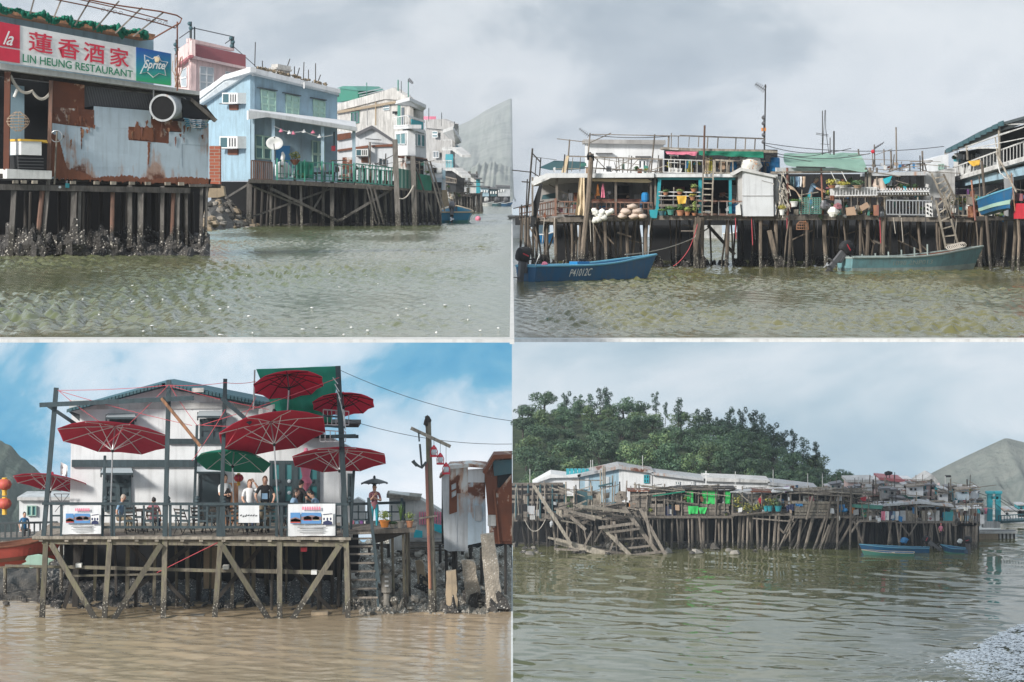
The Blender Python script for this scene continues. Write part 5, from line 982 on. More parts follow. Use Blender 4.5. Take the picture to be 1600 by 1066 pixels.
for q, m, lab in (([(1321, 325), (1335, 323), (1338, 336), (1323, 337)], 'cardboard', 'square cardboard box hung on the balcony edge'), ([(1343, 323), (1355, 316), (1359, 323), (1347, 330)], 'cardboard', 'tilted brown board beside the cardboard box'), ([(1365, 321), (1373, 320), (1373, 337), (1366, 337)], 'pipe_red', 'reddish board at the balcony end')): slab(None, T0, q, .3, m, 'board', 1.15, label=lab, cat='board')
for x in (1305, 1312, 1318, 1330, 1340, 1352): post(rs2, T0, x, 309, x, 330+R.uniform(0, 8), 1.4, 'timber', 'hanging_stick', 1.0)
for i, (x, m) in enumerate(((1238, 'teal_dark'), (1246, 'shirt_blue'), (1250, 'shirt_white'), (1256, 'beige'))): cloth(None, T1, [(x-3, 276), (x+3, 276), (x+3, 292), (x-3, 293)], m, 'laundry', -2, .1, 6, 6, 1, i, label=('dark teal', 'light blue', 'white', 'beige')[i]+' garment hanging in the dark room behind the person', cat='laundry')
for x in (1298, 1315): bar(rs2, T0, x, 268, x+10, 288, 1, 'white_plastic', 'striped_cord', .8)
b = B(); c0 = T0.p(1254, 352, 1.2)
for j in range(10): t0 = j*math.pi/9-math.pi/2; b.tube([c0+Vector((math.sin(t0)*.29, 0, -.2)), c0+Vector((math.sin(t0)*.27, 0, .05)), c0+Vector((math.sin(t0)*.13, 0, .2))], .014, 4)
for z, r_ in ((-.2, .3), (-.08, .29), (.05, .26), (.15, .18)): b.tube([c0+Vector((math.cos(t*.39)*r_, math.sin(t*.39)*r_*.6, z)) for t in range(17)], .018, 4)
b.o('wicker_basket', 'timber_orange', None, label='brown wicker basket hanging upside down below the balcony', cat='basket')
# ---- far right shack, ladders, big canopy building
fr2 = T('stilt_shack', 'stilt shack with white lattice balcony and corrugated roof', 'house', T0.p(1410, 345))
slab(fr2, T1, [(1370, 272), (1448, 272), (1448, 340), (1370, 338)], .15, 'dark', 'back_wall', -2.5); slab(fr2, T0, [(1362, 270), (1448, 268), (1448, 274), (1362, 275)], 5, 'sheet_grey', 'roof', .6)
fl = [T0.p(1372, 339, .7), T0.p(1535, 341, .7), T0.p(1535, 338, -8), T0.p(1372, 336, -8)]; b = B(); b.prism(fl, [v-Vector((0, 0, .2)) for v in fl]); b.o('deck', 'timber', fr2)
slab(fr2, T0, [(1371, 300), (1452, 299), (1452, 306), (1371, 307)], .3, 'timber_pale', 'balcony_beam', .8); bar(fr2, T0, 1371, 300, 1452, 299, 2, 'white_clean', 'balcony_rail', .95)
for i in range(18):
    x = 1372+i*4.4
    for s_ in (1, -1): bar(fr2, T0, x, 294 if s_ > 0 else 304, x+6, 304 if s_ > 0 else 294, 1, 'white_clean', 'lattice', .9+.02*s_)
railing(fr2, T0, (1385, 313, 1457, 314), (1385, 335, 1457, 336), 15, 'metal', 1.4, .8)
for x in (1371, 1382, 1434, 1456): post(fr2, T0, x, 307, x+1, 339, 3, 'timber_pale', 'post', .7)
cloth(None, T0, [(1366, 280), (1380, 278), (1386, 298), (1362, 297)], 'sack', 'hanging_cloth', .5, .1, 8, 6, 2, 3, label='pale pink blanket hung over the lattice balcony', cat='cloth'); slab(None, T0, [(1379, 280), (1394, 275), (1390, 285), (1383, 288)], .05, 'teal_cloth', 'umbrella', .7, label='small turquoise cloth tied under the corrugated roof', cat='cloth')
for i, (x, m) in enumerate(((1392, 'orange'), (1408, 'orange'), (1418, 'rust_brown'), (1430, 'leaf_dark'))): potplant('potted_plant', T0.p(x, 299, .2), .0302, 8, 5, 8, 'terracotta', 'leaf_dark' if i != 1 else 'leaf', 'potted plant behind the white lattice in the dark room', group='pots behind the lattice', seed=i+50)
for q in ((1386, 270, 1424, 256, 1.6), (1380, 266, 1440, 259, 1.5), (1405, 266, 1425, 255, 1.6), (1424, 256, 1448, 258, 1.5), (1360, 264, 1500, 271, 1), (1330, 248, 1470, 253, .8), (1325, 243, 1358, 241, .8), (1366, 243, 1394, 233, .9)): bar(fr2, T0, *q[:4], q[4], 'timber', 'roof_pole', .2)
for x, y0, y1, w in ((1381, 233, 264, 2), (1392, 235, 266, 3), (1400, 199, 266, 2.4), (1421, 257, 268, 2), (1441, 236, 268, 3), (1366, 226, 262, 2), (1363, 240, 264, 1.6), (1341, 233, 242, 2.6)): post(fr2, T0, x, y0, x+1, y1, w, 'timber', 'roof_upright', .1)
yagi(fr2, T0.p(1365, 233, .1), T0.p(1381, 223, .1), .018, 6, .26); B().ball(T0.p(1364, 237, .15), .1, n=6).o('red_knob', 'red', fr2)
stilts(fr2, T0, (1376, 1383, 1390, 1463, 1467, 1533), 340, (4, 6), 'timber_tr', (.3, .8), 4); stilts(fr2, T0, [1372+i*7.5 for i in range(30)], 340, (2.5, 5), 'timber_tr', (-8, -2)); bar(fr2, T0, 1364, 376, 1388, 386, 3, 'timber', 'brace', .3)
wl = T('white_wall_room', 'white walled room behind the two ladders', 'house', T0.p(1470, 338)); slab(wl, T0, [(1444, 272), (1492, 262), (1492, 340), (1444, 340)], 3, 'white_wall', 'wall', -.6); slab(wl, T0, [(1446, 250), (1482, 241), (1482, 272), (1446, 272)], 2, 'sheet_pale', 'upper_wall', -2); window(wl, T0, [(1466, 257), (1475, 256), (1475, 270), (1466, 270)], 'mint', 'glass_pale', 2, 2, -1.9, fw=.06); slab(wl, T0, [(1461, 309), (1480, 309), (1476, 335), (1466, 335)], .1, 'dark_grey', 'dark_door', -.5)
slab(None, T0, [(1446, 318), (1456, 317), (1458, 339), (1447, 339)], .06, 'white', 'hanging_cloth', .9, label='white cloth with dark spots hung on the balcony end', cat='cloth')
for i in range(6): B().ball(T0.p(1449+(i % 2)*5, 321+i*3, .95), .04, .01, .06, 6).o('spot', 'dark', bpy.data.objects['hanging_cloth.006'] if 'hanging_cloth.006' in bpy.data.objects else wl)
for lab, rails_, nr, ym in (('upper grey ladder leaning from deck to roof before the white wall', ((1456, 272, 1486, 342), (1474, 272, 1493, 312)), 7, 0), ('lower grey ladder reaching from deck down to the turquoise boat', ((1462, 313, 1478, 388), (1474, 300, 1498, 386)), 6, 0)):
    ld = T('ladder', lab, 'ladder', T0.p(rails_[0][2], rails_[0][3], 1.2))
    for x0, y0, x1, y1 in rails_: post(ld, T0, x0, y0, x1, y1, 3, 'timber_pale', 'rail', 1.3, square=True)
    (a0, b0, a1, b1), (c0_, d0, c1, d1) = rails_
    for i in range(nr): t_ = (i+.7)/nr; bar(ld, T0, a0+(a1-a0)*t_*.97, b0+(b1-b0)*t_*.97, c0_+(c1-c0_)*t_, d0+(d1-d0)*t_, 2, 'timber_pale', 'rung', 1.3)
bd = PL(1470, 158, 1610, 142)
bg_ = T('canopy_house', 'large house with dark ribbed canopy roof and slanting white balcony railing', 'house', bd.p(1550, 340))
rf = [bd.p(1476, 235, .8), bd.p(1530, 206, .8), bd.p(1560, 193, .8), bd.p(1620, 176, .8), bd.p(1620, 181, -6), bd.p(1500, 230, -6)]; b = B(); b.prism(rf, [v-Vector((0, 0, .12)) for v in rf]); b.o('canopy', 'dark_paint', bg_)
for i in range(10): x = 1478+i*9; slab(bg_, bd, [(x, 233-i*4.6), (x+8, 229-i*4.5), (x+8, 237-i*4.5), (x, 239-i*4.6)], .05, 'teal_dark', 'canopy_panel', .86)
for q in ((1478, 240, 1620, 192, 1.6), (1500, 236, 1610, 214, 1.4), (1560, 195, 1620, 193, 1.6), (1562, 210, 1620, 193, 1.3), (1508, 232, 1560, 231, 1.8)): bar(bg_, bd, *q[:4], q[4], 'white_wall', 'truss', .7)
for x0, y0, x1, y1, w in ((1477, 238, 1482, 270, 3.4), (1510, 220, 1512, 250, 3.6), (1561, 191, 1562, 260, 4), (1555, 215, 1562, 268, 2)): post(bg_, bd, x0, y0, x1, y1, w, 'timber_pale', 'post', .7)
slab(bg_, bd, [(1490, 240), (1530, 232), (1562, 233), (1562, 262), (1490, 276)], .2, 'white_wall', 'upper_wall', -2); rect(bg_, bd, 1498, 236, 1525, 258, .1, 'dark', 'doorway', -1.8); slab(bg_, bd, [(1562, 205), (1620, 190), (1620, 250), (1562, 262)], .2, 'dark_grey', 'dark_wall', -2.5)
railing(bg_, bd, (1490, 262, 1620, 214), (1490, 278, 1620, 240), 26, 'white_wall', 1.6, .5, bw=1.2); slab(bg_, bd, [(1488, 279), (1620, 240), (1620, 246), (1488, 284)], 2., 'white_wall', 'balcony_slab', .6); slab(bg_, bd, [(1488, 284), (1620, 255), (1620, 270), (1488, 294)], 1., 'blue_wall', 'fascia', .3)
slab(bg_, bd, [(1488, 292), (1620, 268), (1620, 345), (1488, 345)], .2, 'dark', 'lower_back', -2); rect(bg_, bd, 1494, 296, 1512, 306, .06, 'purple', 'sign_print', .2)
for q, m in (((1518, 282, 1524, 345, 3), 'pipe_red'), ((1534, 252, 1548, 420, 4.5), 'timber_tr'), ((1530, 275, 1532, 330, 2), 'timber'), ((1557, 240, 1588, 300, 3), 'timber_pale'), ((1580, 270, 1586, 330, 1.4), 'timber_orange')): post(bg_, bd, *q, m, 'pole', 1.2, toz=WZ if q[3] == 420 else None)
slab(bg_, bd, [(1568, 276), (1580, 272), (1582, 312), (1570, 314)], .1, 'grey_paint', 'door', .4); rope(bg_, [bd.p(1558, 250, 1), bd.p(1566, 272, 1), bd.p(1582, 272, 1)], .03, 'white_wall', 'hose', .2)
cloth(None, bd, [(1512, 252), (1532, 250), (1530, 258), (1520, 260)], 'yellow', 'yellow_cloth', .8, .06, 6, 5, 1, 2, label='yellow cloth hung on the slanting white railing', cat='cloth')
stilts(bg_, bd, [1500+i*8 for i in range(14)], 345, (3, 5), 'timber_tr', (-6, 0)); stilts(bg_, bd, (1585, 1592), 338, (5, 6), 'timber_tr', (0, .5))
slab(bg_, bd, [(1490, 338), (1620, 338), (1620, 344), (1490, 345)], 4, 'timber_dark', 'deck', .4)
fe = T('deck_gate', 'metal frame gate with plants at the deck edge right of the ladders', 'gate', T0.p(1505, 340)); railing(fe, T0, (1484, 305, 1530, 305), (1484, 336, 1532, 338), 8, 'timber_pale', 1.6, .9)
for q, m in (([(1512, 322), (1530, 321), (1530, 340), (1513, 340)], 'pipe_red'), ([(1525, 332), (1537, 331), (1538, 341), (1526, 341)], 'beige')): slab(fe, T0, q, .4, m, 'box', 1.05)
leaves(B(), T0.p(1500, 314, .6), .55, .3, .25, 120, .07, 3).o('shrub', ['leaf_yellow', 'leaf'], None, label='leafy yellow green plant behind the metal frame gate', cat='plant'); leaves(B(), T0.p(1522, 312, .6), .35, .3, .25, 80, .07, 5).o('shrub', ['leaf_yellow', 'leaf'], None, label='smaller yellow plant at the right end of the metal gate', cat='plant')
B().ball(T0.p(1516, 324, .8), .28, .2, .2, 9, jit=.2).o('white_sack', 'white_plastic', None, label='white sack behind the reddish box on deck', cat='sack')
hb, ax, sd = hull('hanging_boat', bd.p(1540, 330, 1.5), bd.p(1584, 324, 1.2)+Vector((0, 1, .15)), 1.0, .50, 'blue_paint', 'blue and pale green boat hung on the deck at the right end', rim='blue_stripe', bottom='mint', inner='blue_paint', bowup=.35)
rect(None, bd, 1584, 318, 1606, 342, .6, 'red', 'red_tarp', .8, label='red tarpaulin heap at the right end of the deck', cat='tarpaulin')
# dark sheets with gaps, painted for the shade under the decks, and far shore
for i, (x0, x1, y0) in enumerate(((868, 900, 345), (905, 1000, 350), (1015, 1062, 342), (1062, 1100, 352), (1152, 1215, 340), (1214, 1300, 342), (1296, 1440, 342), (1438, 1640, 342))): rect(None, FP(166), x0, y0, x1, 420, .2, 'black', 'undercroft_shade', 0, kind='structure')
rect(None, FP(165), 805, 338, 1640, 352, .2, 'dark', 'undercroft_shade', 0, kind='structure')  # dark strip painted for shade just below the deck edge
b = B()
for i in range(70): x = R.uniform(806, 1580); b.ball(P(x, 0, 0)*0+Vector((P(x, 0, 152+R.random()*5).x, 152+R.random()*5, ZTR+.05)), R.uniform(.15, .3), .2, R.uniform(.2, .5), 6, jit=.5, seed=i)
b.o('oyster_clusters', 'oyster', None, kind='stuff')
for i, (x, w, m) in enumerate(((810, 30, 'white_wall'), (850, 18, 'blue_wall'), (880, 20, 'sheet_pale'), (1110, 36, 'white_wall'))):
    t = T('far_house', 'distant '+('white hut', 'pale blue hut', 'metal hut', 'white boat house')[i]+' seen between the stilts', 'hut', FP(254).p(x, 376)); rect(t, FP(254), x-w/2, 340-i*2, x+w/2, 373, 2, m, 'wall'); rect(t, FP(254), x-w/2-2, 337-i*2, x+w/2+2, 340-i*2, 5, 'grey_wall', 'roof', .4)
for x, Yd, c_, lab in ((852, 232, 'blue_barrel', 'blue boat seen between the stilts behind the left shack'), (1070, 210, 'blue_barrel', 'blue boat moored under the middle shack'), (1142, 238, 'white_wall', 'white boat with blue cabin seen under the middle shack')): h_, a2, s2 = hull('rowing_boat', (P(x-12, 0, Yd).x, Yd, ZTR), (P(x+14, 0, Yd).x, Yd, ZTR), 1.2, .55, c_, lab, n=8, seats=1)
# ---- blue boat
b1, ax, sd = hull('motor_boat', (P(822, 0, 127).x, 127, ZTR), (P(1012, 0, 130).x, 131, ZTR), 1.5, .60, 'blue_paint', 'long deep blue boat with white registration number and dark outboard motor', rim='blue_stripe', inner='blue_paint', bowup=.62, sharp=.45, n=20, flare=.86)
outboard(b1, (P(822, 0, 127).x-.02, 127, ZTR+.62), ax, sd, 1.25, .12)
nn = ax.cross(Vector((0, 0, 1))).normalized(); nn = nn if nn.y < 0 else -nn
A0 = Vector((P(822, 0, 127).x, 127, ZTR)); ln = 4.9
def hp(u, v, d): return A0+ax*(1.62+1.15*u)+nn*(.70+.10*v-.0+d)+Vector((0, 0, .17+.30*v+.03*u))
text(b1, 'P41012C', hp, 'white', 'registration_number', bold=.01, depth=.025, shear=.15)
t_ = B().box((0, 0, 0), (.01, .01, .01))
B().beam(A0+ax*2.45+Vector((0, 0, .5)), A0+ax*3.1+Vector((0, 0, .5)), .5, .5).o('engine_box', 'blue_barrel', b1); b = B()
for i in range(12): b.tube([A0+ax*(2.7+.35*R.random())+Vector((0, -.1, .74+.12*R.random())), A0+ax*(2.8+.3*R.random())+Vector((0, -.12, .7+.2*R.random()))], .02, 5)
b.o('engine_parts', 'dark', b1); B().ball(A0+ax*.95+Vector((0, -.5, .66)), .13, .1, .1, 8, jit=.3).o('pink_cloth', 'pink', b1)
bar(b1, FP(126.8), 835, 418, 843, 397, 1.2, 'white_plastic', 'pole')
B().beam(A0+ax*.8+Vector((0, 0, .55)), A0+ax*2.2+Vector((0, 0, .58)), .5, .04, ref=Vector((0, 0, 1))).o('deck_board', 'timber_pale', b1)
rope(None, [A0+ax*5.2+Vector((0, 0, 1.0)), T0.p(1084, 372, 1), T0.p(1094, 345, .9)], .02, 'rope_pale', 'mooring_rope', .15, label='pale mooring rope from the blue bow up to the deck post', cat='rope')
rope(None, [T0.p(1090, 350, 1), T0.p(1076, 390, 1), T0.p(1052, 416, 1)], .018, 'rope_red', 'mooring_rope', .1, label='reddish rope drooping from deck post into the water', cat='rope')
# ---- turquoise boat
paint('turquoise', (.15, .31, .34), .65, .6, .45, 2.0); paint('turquoise_worn', (.33, .40, .38), .8, .7, .4, 2.4)
A1 = Vector((P(1320, 0, 143.5).x, 143.5, ZTR))
b2_, ax, sd = hull('motor_boat', A1, (P(1522, 0, 146).x, 146.5, ZTR), 1.6, .62, 'turquoise', 'worn turquoise boat with faded number and tilted outboard motor', rim='turquoise_worn', bottom='turquoise_worn', inner='rust_brown', bowup=.72, sharp=.5, n=20, flare=.86)
outboard(b2_, A1+Vector((-.05, 0, .62)), ax, sd, 1.3, .75, 'dark')
nn = ax.cross(Vector((0, 0, 1))).normalized(); nn = nn if nn.y < 0 else -nn
text(b2_, '1098 2NP013', lambda u, v, d: A1+ax*(2.05+2.1*u)+nn*(.74+.08*v+d)+Vector((0, 0, .26+.2*v+.05*u)), 'turquoise_worn', 'faded_number', bold=.005, depth=.02)
for i in range(7): B().beam(A1+ax*(.6+.7*i)-nn*.6+Vector((0, 0, .5)), A1+ax*(.6+.7*i)-nn*.62+Vector((0, 0, .74+.012*i*i)), .06, .05).o('rib', 'turquoise_worn', b2_)
b = B(); rr = random.Random(2)
for i in range(8): c2 = A1+ax*(5.6+.1*i)+Vector((0, -.1, 1.02+.02*i)); b.tube([c2+Vector((math.cos(t*.7)*.16, math.sin(t*.7)*.25, .1*math.sin(t*.7))) for t in range(10)], .025, 4)
b.o('bow_rope', 'rope_pale', b2_)
# ------------------------------------------------------------------ people
def person(label, foot, h, face=0.0, pose='stand', top='shirt_black', low='denim', hair='hair', long_hair=False, arms=None, lean=0.0, name='person', apron=None, sleeve=.45):
    """one continuous skinned body; face = turn about the vertical (0 looks at -Y); arms = ((elbow),(hand)) per side in body space (x right, y forward, z up, share of height)"""
    s = h/1.72; foot = Vector(foot)
    fw = Vector((math.sin(face), -math.cos(face), 0)); rt = Vector((-fw.y, fw.x, 0)); rt = Vector((fw.y*-1, fw.x, 0)); rt = fw.cross(Vector((0, 0, 1)))
    def W_(x, y, z): return foot+(rt*x+fw*y+Vector((0, 0, z)))*s
    hipz = .90 if pose == 'stand' else .50
    ln = lean
    def up(x, y, z):     # torso points lean about the hip
        dz = z-hipz; return W_(x, y+dz*math.sin(ln), hipz+dz*math.cos(ln))
    th = hipz-.90
    J = [('pel', up(0, 0, hipz), .135), ('wst', up(0, .0, hipz+.17), .125), ('chs', up(0, .01, hipz+.38), .155), ('sho', up(0, 0, hipz+.50), .105), ('nck', up(0, .01, hipz+.58), .055), ('hd0', up(0, .03, hipz+.66), .085), ('hd1', up(0, .035, hipz+.76), .092)]
    E = [(0, 1, 'top'), (1, 2, 'top'), (2, 3, 'top'), (3, 4, 'skin'), (4, 5, 'skin'), (5, 6, 'skin')]
    def addp(n, p, r): J.append((n, p, r)); return len(J)-1
    hands = []
    for sgn in (-1, 1):
        if pose == 'stand': kn, an, to = (sgn*.10, .02, .48), (sgn*.10, -.01, .07), (sgn*.11, .15, .03)
        else: kn, an, to = (sgn*.13, .42, .48), (sgn*.13, .38, .07), (sgn*.13, .53, .03)
        hp_ = addp('hip', W_(sgn*.10, 0, hipz-.04), .10); k_ = addp('kn', W_(*kn), .065); a_ = addp('an', W_(*an), .045); t_ = addp('to', W_(*to), .036)
        E.extend([(0, hp_, 'low'), (hp_, k_, 'low'), (k_, a_, 'low'), (a_, t_, 'shoe')])
        ar = (arms or {}).get(sgn, ((sgn*.27, -.02, hipz+.24), (sgn*.25, .10, hipz+.02)))
        sh_ = addp('sh', up(sgn*.18, 0, hipz+.49), .065); e_ = addp('el', up(*ar[0]), .045); h_ = addp('ha', up(*ar[1]), .032); m_ = addp('um', J[sh_][1].lerp(J[e_][1], sleeve*1.6 if sleeve < .6 else .9), .052)
        E.extend([(3, sh_, 'top'), (sh_, m_, 'top'), (m_, e_, 'skin' if sleeve < .6 else 'top'), (e_, h_, 'skin')]); hands.append((J[e_][1], J[h_][1], sgn))
    me = bpy.data.meshes.new(name); me.from_pydata([j[1] for j in J], [(a, b) for a, b, _ in E], []); ob = bpy.data.objects.new(name, me); C.objects.link(ob)
    md = ob.modifiers.new('Skin', 'SKIN'); md.use_smooth_shade = True
    if not me.skin_vertices: me.skin_vertices.new() if hasattr(me.skin_vertices, 'new') else None
    for i, (_, _, r) in enumerate(J): me.skin_vertices[0].data[i].radius = (r*s, r*s)
    me.skin_vertices[0].data[0].use_root = True
    sb = ob.modifiers.new('Sub', 'SUBSURF'); sb.levels = 1; sb.render_levels = 1
    dg = bpy.context.evaluated_depsgraph_get(); dg.update(); ev = bpy.data.meshes.new_from_object(ob.evaluated_get(dg))
    vs = [v.co.copy() for v in ev.vertices]; fs = [tuple(p.vertices) for p in ev.polygons]
    bpy.data.objects.remove(ob); bpy.data.meshes.remove(me); bpy.data.meshes.remove(ev)
    idx = {'skin': 0, 'top': 1, 'low': 2, 'shoe': 3}; b = B(); b.v = [tuple(v) for v in vs]; b.f = fs
    for f in fs:
        c = sum((vs[i] for i in f), Vector())/len(f); best = (9e9, 0)
        for a, q, k in E:
            pa, pb = J[a][1], J[q][1]; d_ = pb-pa; t_ = max(0, min(1, (c-pa).dot(d_)/max(1e-9, d_.length_squared))); r_ = J[a][2]+(J[q][2]-J[a][2])*t_
            dd = (c-pa-d_*t_).length-r_*s
            if dd < best[0]: best = (dd, idx[k])
        b.mi.append(best[1])
    hc = up(0, .045, hipz+.73); hf = (up(0, 1, hipz)-up(0, 0, hipz)).normalized(); hu = (up(0, 0, 1+hipz)-up(0, 0, hipz)).normalized(); hr = hf.cross(hu)
    rot = Matrix((hr, hf, hu)).transposed()
    b.ball(hc, .078*s, .098*s, .118*s, 12, 0, rot=rot); b.ball(hc+hf*.10*s-hu*.01*s, .013*s, .022*s, .022*s, 6, 0, rot=rot)
    for sg in (-1, 1):
        b.ball(hc+hr*sg*.078*s, .012*s, .022*s, .03*s, 6, 0, rot=rot); b.ball(hc+hf*.083*s+hr*sg*.032*s+hu*.018*s, .014*s, .012*s, .009*s, 6, 4, rot=rot)
    b.ball(hc+hf*.088*s-hu*.052*s, .024*s, .01*s, .007*s, 6, 5, rot=rot)
    for e_, h_, sg in hands:
        a_ = (h_-e_).normalized(); sd_ = a_.cross(hf).normalized() if abs(a_.dot(hf)) < .95 else hr; nm_ = sd_.cross(a_)
        b.ball(h_+a_*.05*s, .038*s, .018*s, .055*s, 8, 0, rot=Matrix((sd_, nm_, a_)).transposed())
        for q, (ox, l_) in enumerate(((-.03, .062), (-.01, .075), (.01, .07), (.03, .055))): b.tube([h_+a_*.085*s+sd_*ox*s, h_+a_*(.085+l_*.5)*s+sd_*ox*s+nm_*.008*s, h_+a_*(.085+l_)*s+sd_*ox*s+nm_*.028*s], .009*s, 5, 0)
        b.tube([h_+a_*.03*s+sd_*.03*s*sg, h_+a_*.07*s+sd_*.065*s*sg, h_+a_*.10*s+sd_*.06*s*sg], .011*s, 5, 0)
    me = bpy.data.meshes.new(name); me.from_pydata(b.v, [], b.f)
    for q in ('skin', top, low, 'dark', 'dark', 'pink'): me.materials.append(M[q])
    me.polygons.foreach_set('material_index', b.mi); me.shade_smooth(); me.update()
    p = link(name, me, None, label, 'person')
    q = B(); q.ball(hc-hf*.014*s+hu*.022*s, .088*s, .10*s, .112*s, 12, jit=.08, rot=rot)
    q.v = [tuple(v) for v in q.v]
    keep = []
    for f in q.f:
        c = sum((Vector(q.v[i]) for i in f), Vector())/len(f)-hc; 
        if not (c.dot(hf) > .035*s and c.dot(hu) < .055*s) and c.dot(hu) > -.06*s: keep.append(f)
    q.f = keep; q.mi = [0]*len(keep)
    if long_hair: q.ball(hc-hf*.05*s-hu*.10*s, .085*s, .06*s, .17*s, 10, jit=.1, rot=rot)
    q.o('hair', hair, p, smooth=True)
    if apron: B().ball(up(0, .09, hipz+.12), .17*s, .06*s, .34*s, 10).o('apron', apron, p)
    return p
# ================================================================== lower left: cafe house with parasols on stilts
WZ = ZBL-.5
def Ybl(yw): return 71750/(yw-YH)
F0 = FP(108.7); DK = P(0, 838, 108.7).z
def onDeck(x, back): Yd = 108.7+back; return Vector(((x-800)/F*Yd, Yd, DK))
wood('timber_teal', (.05, .075, .085), dark=(.02, .03, .035), spread=.2)
Hw = FP(113.3)
ho = T('cafe_house', 'white two storey gabled house with dark blue trim behind the terrace', 'house', Hw.p(330, 830))
slab(ho, Hw, [(112, 640), (255, 606), (424, 640), (550, 700), (550, 842), (108, 842)], .3, 'white_clean', 'wall')
for i in range(9): x = 128+i*34; bar(ho, Hw, x, 634-i*.5 if x < 255 else 626, x, 640, .7, 'white_wall', 'board_joint', .05)
slab(ho, Hw, [(108, 625), (425, 632), (425, 638), (108, 640)], .1, 'white_wall', 'gable_band', .06)
for q in ([(104, 640), (252, 599), (260, 599), (256, 606), (104, 645)], [(252, 599), (262, 598), (420, 629), (420, 638), (256, 606)]): slab(ho, Hw, q, 2.2, 'teal_dark', 'roof', .7)
for i in range(26): x = 108+i*5.6; slab(ho, Hw, [(x, 638.5-i*1.5), (x+4.4, 637.3-i*1.5), (x+4.4, 641.5-i*1.5), (x, 642.7-i*1.5)], .3, 'teal_dark', 'roof_tile', .95)
for i in range(28): x = 258+i*5.7; slab(ho, Hw, [(x, 599+i*1.1), (x+4.6, 600+i*1.1), (x+4.6, 605+i*1.1), (x, 604+i*1.1)], .3, 'teal_dark', 'roof_tile', .95)
rect(ho, Hw, 300, 607, 318, 613, .3, 'stained_white', 'roof_patch', 1.0)
rect(ho, Hw, 112, 719, 312, 730, .15, 'timber_teal', 'wall_beam', .12); rect(ho, Hw, 262, 686, 352, 694, .15, 'timber_teal', 'wall_beam', .12); rect(ho, Hw, 440, 680, 560, 685, .15, 'timber_teal', 'wall_beam', .3)
slab(ho, Hw, [(104, 641), (124, 648), (124, 658)], .1, 'dark_paint', 'eave_bracket', .5)
def awnwin(q, aw, ornate=False, nm='window', gm='glass_dark', nx=2, ny=2):
    w_ = window(ho, Hw, q, 'timber_teal', gm, nx, ny, .06, nm, fw=.14)
    x0, x1, y0, y1 = aw; tl = [Hw.p(x0+3, y0, .1), Hw.p(x1-3, y0, .1), Hw.p(x1, y1, .75), Hw.p(x0, y1, .75)]
    B().prism(tl, [v-Vector((0, 0, .07)) for v in tl]).o('awning', 'glass_pale', w_); bar(w_, Hw, x0, y1+1.5, x1, y1+1.5, 3, 'timber_teal', 'awning_edge', .76)
    for x in (x0+1, x1-1): bar(w_, Hw, x, y0+2, x, y1+7, 1.6, 'timber_teal', 'awning_bracket', .3); rope(w_, [Hw.p(x, y1+6, .12), Hw.p(x, y1+1, .72)], .03, 'timber_teal', 'bracket_arm')
    return w_
awnwin([(171, 655), (210, 655), (210, 672), (171, 672)], (165, 213, 646, 652)); awnwin([(312, 654), (349, 654), (349, 686), (312, 686)], (308, 354, 642, 650)); d1 = awnwin([(164, 736), (205, 736), (205, 800), (164, 800)], (157, 208, 731, 739), nm='door', nx=2, ny=3)
awnwin([(310, 738), (346, 738), (346, 820), (310, 820)], (305, 352, 729, 737), nm='door', nx=1, ny=1); window(ho, Hw, [(421, 720), (500, 720), (500, 822), (421, 822)], 'timber_teal', 'glass_teal', 4, 3, .06, 'carved_door', fw=.22); window(ho, Hw, [(543, 740), (552, 740), (552, 790), (543, 790)], 'timber_teal', 'glass_dark', 1, 2, .06, fw=.16)
for x in (172, 196, 436, 452, 472, 488):
    for y in (752, 770): B().lathe([(.05, 0), (.07, .03), (.04, .05)], Hw.p(x, y, .1), 8, ax=Vector((0, -1, 0)).to_track_quat('Z', 'Y').to_matrix()).o('carved_rosette', 'glass_pale' if x in (452, 472) else 'timber_teal', ho)
slab(ho, FP(112.6), [(345, 755), (372, 755), (372, 822), (345, 822)], .1, 'timber_orange', 'screen', 0)
# terrace deck and stilts
tc_ = T('terrace', 'timber terrace on diagonal braced stilts with dark blue railing', 'terrace', F0.p(300, 850))
dk = [F0.p(50, 838, .25), F0.p(548, 841, .25), FP(113).p(548, 838), FP(113).p(50, 838)]; dk = [F0.p(50, 838, .25), F0.p(548, 840, .25), Vector((F0.p(548, 840).x, 113.2, DK)), Vector((F0.p(50, 838).x, 113.2, DK))]
B().prism(dk, [v-Vector((0, 0, .09)) for v in dk]).o('deck', 'timber_pale', tc_)
bar(tc_, F0, 66, 846, 545, 850, 8, 'timber_bl', 'front_beam', .0); bar(tc_, F0, 50, 842, 120, 842, 3, 'timber_bl', 'front_beam', .2)
for i in range(14): x = 62+i*36+R.uniform(-6, 6); rect(tc_, F0, x, 841, x+6, 846.5, 1.0, 'timber_pale', 'joist_end', .22)
for x0, x1, y1 in ((72, 66, 962), (172, 163, 968), (258, 255, 971), (345, 335, 973), (437, 437, 976), (541, 544, 979)): post(tc_, F0, x0, 842, x1, y1, 8, 'timber_bl', 'stilt', .05, toz=WZ, square=True)
for q in ((80, 850, 150, 970), (252, 850, 175, 972), (347, 852, 426, 978), (531, 852, 450, 978)): bar(tc_, F0, *q, 8.5, 'timber_bl', 'diagonal_brace', .2, d=.1)
for q in ((200, 848, 290, 940), (300, 850, 200, 930), (420, 855, 520, 955), (410, 852, 340, 935), (130, 850, 100, 950)): bar(tc_, F0, *q, 6, 'timber_dark', 'diagonal_brace', -2.2, d=.1)
for q in ((110, 886, 350, 892, 5), (345, 891, 520, 895, 6), (8, 884, 110, 886, 3.5), (112, 900, 260, 897, 3)): bar(tc_, F0, *q[:4], q[4], 'timber_bl', 'tie_beam', -.35)
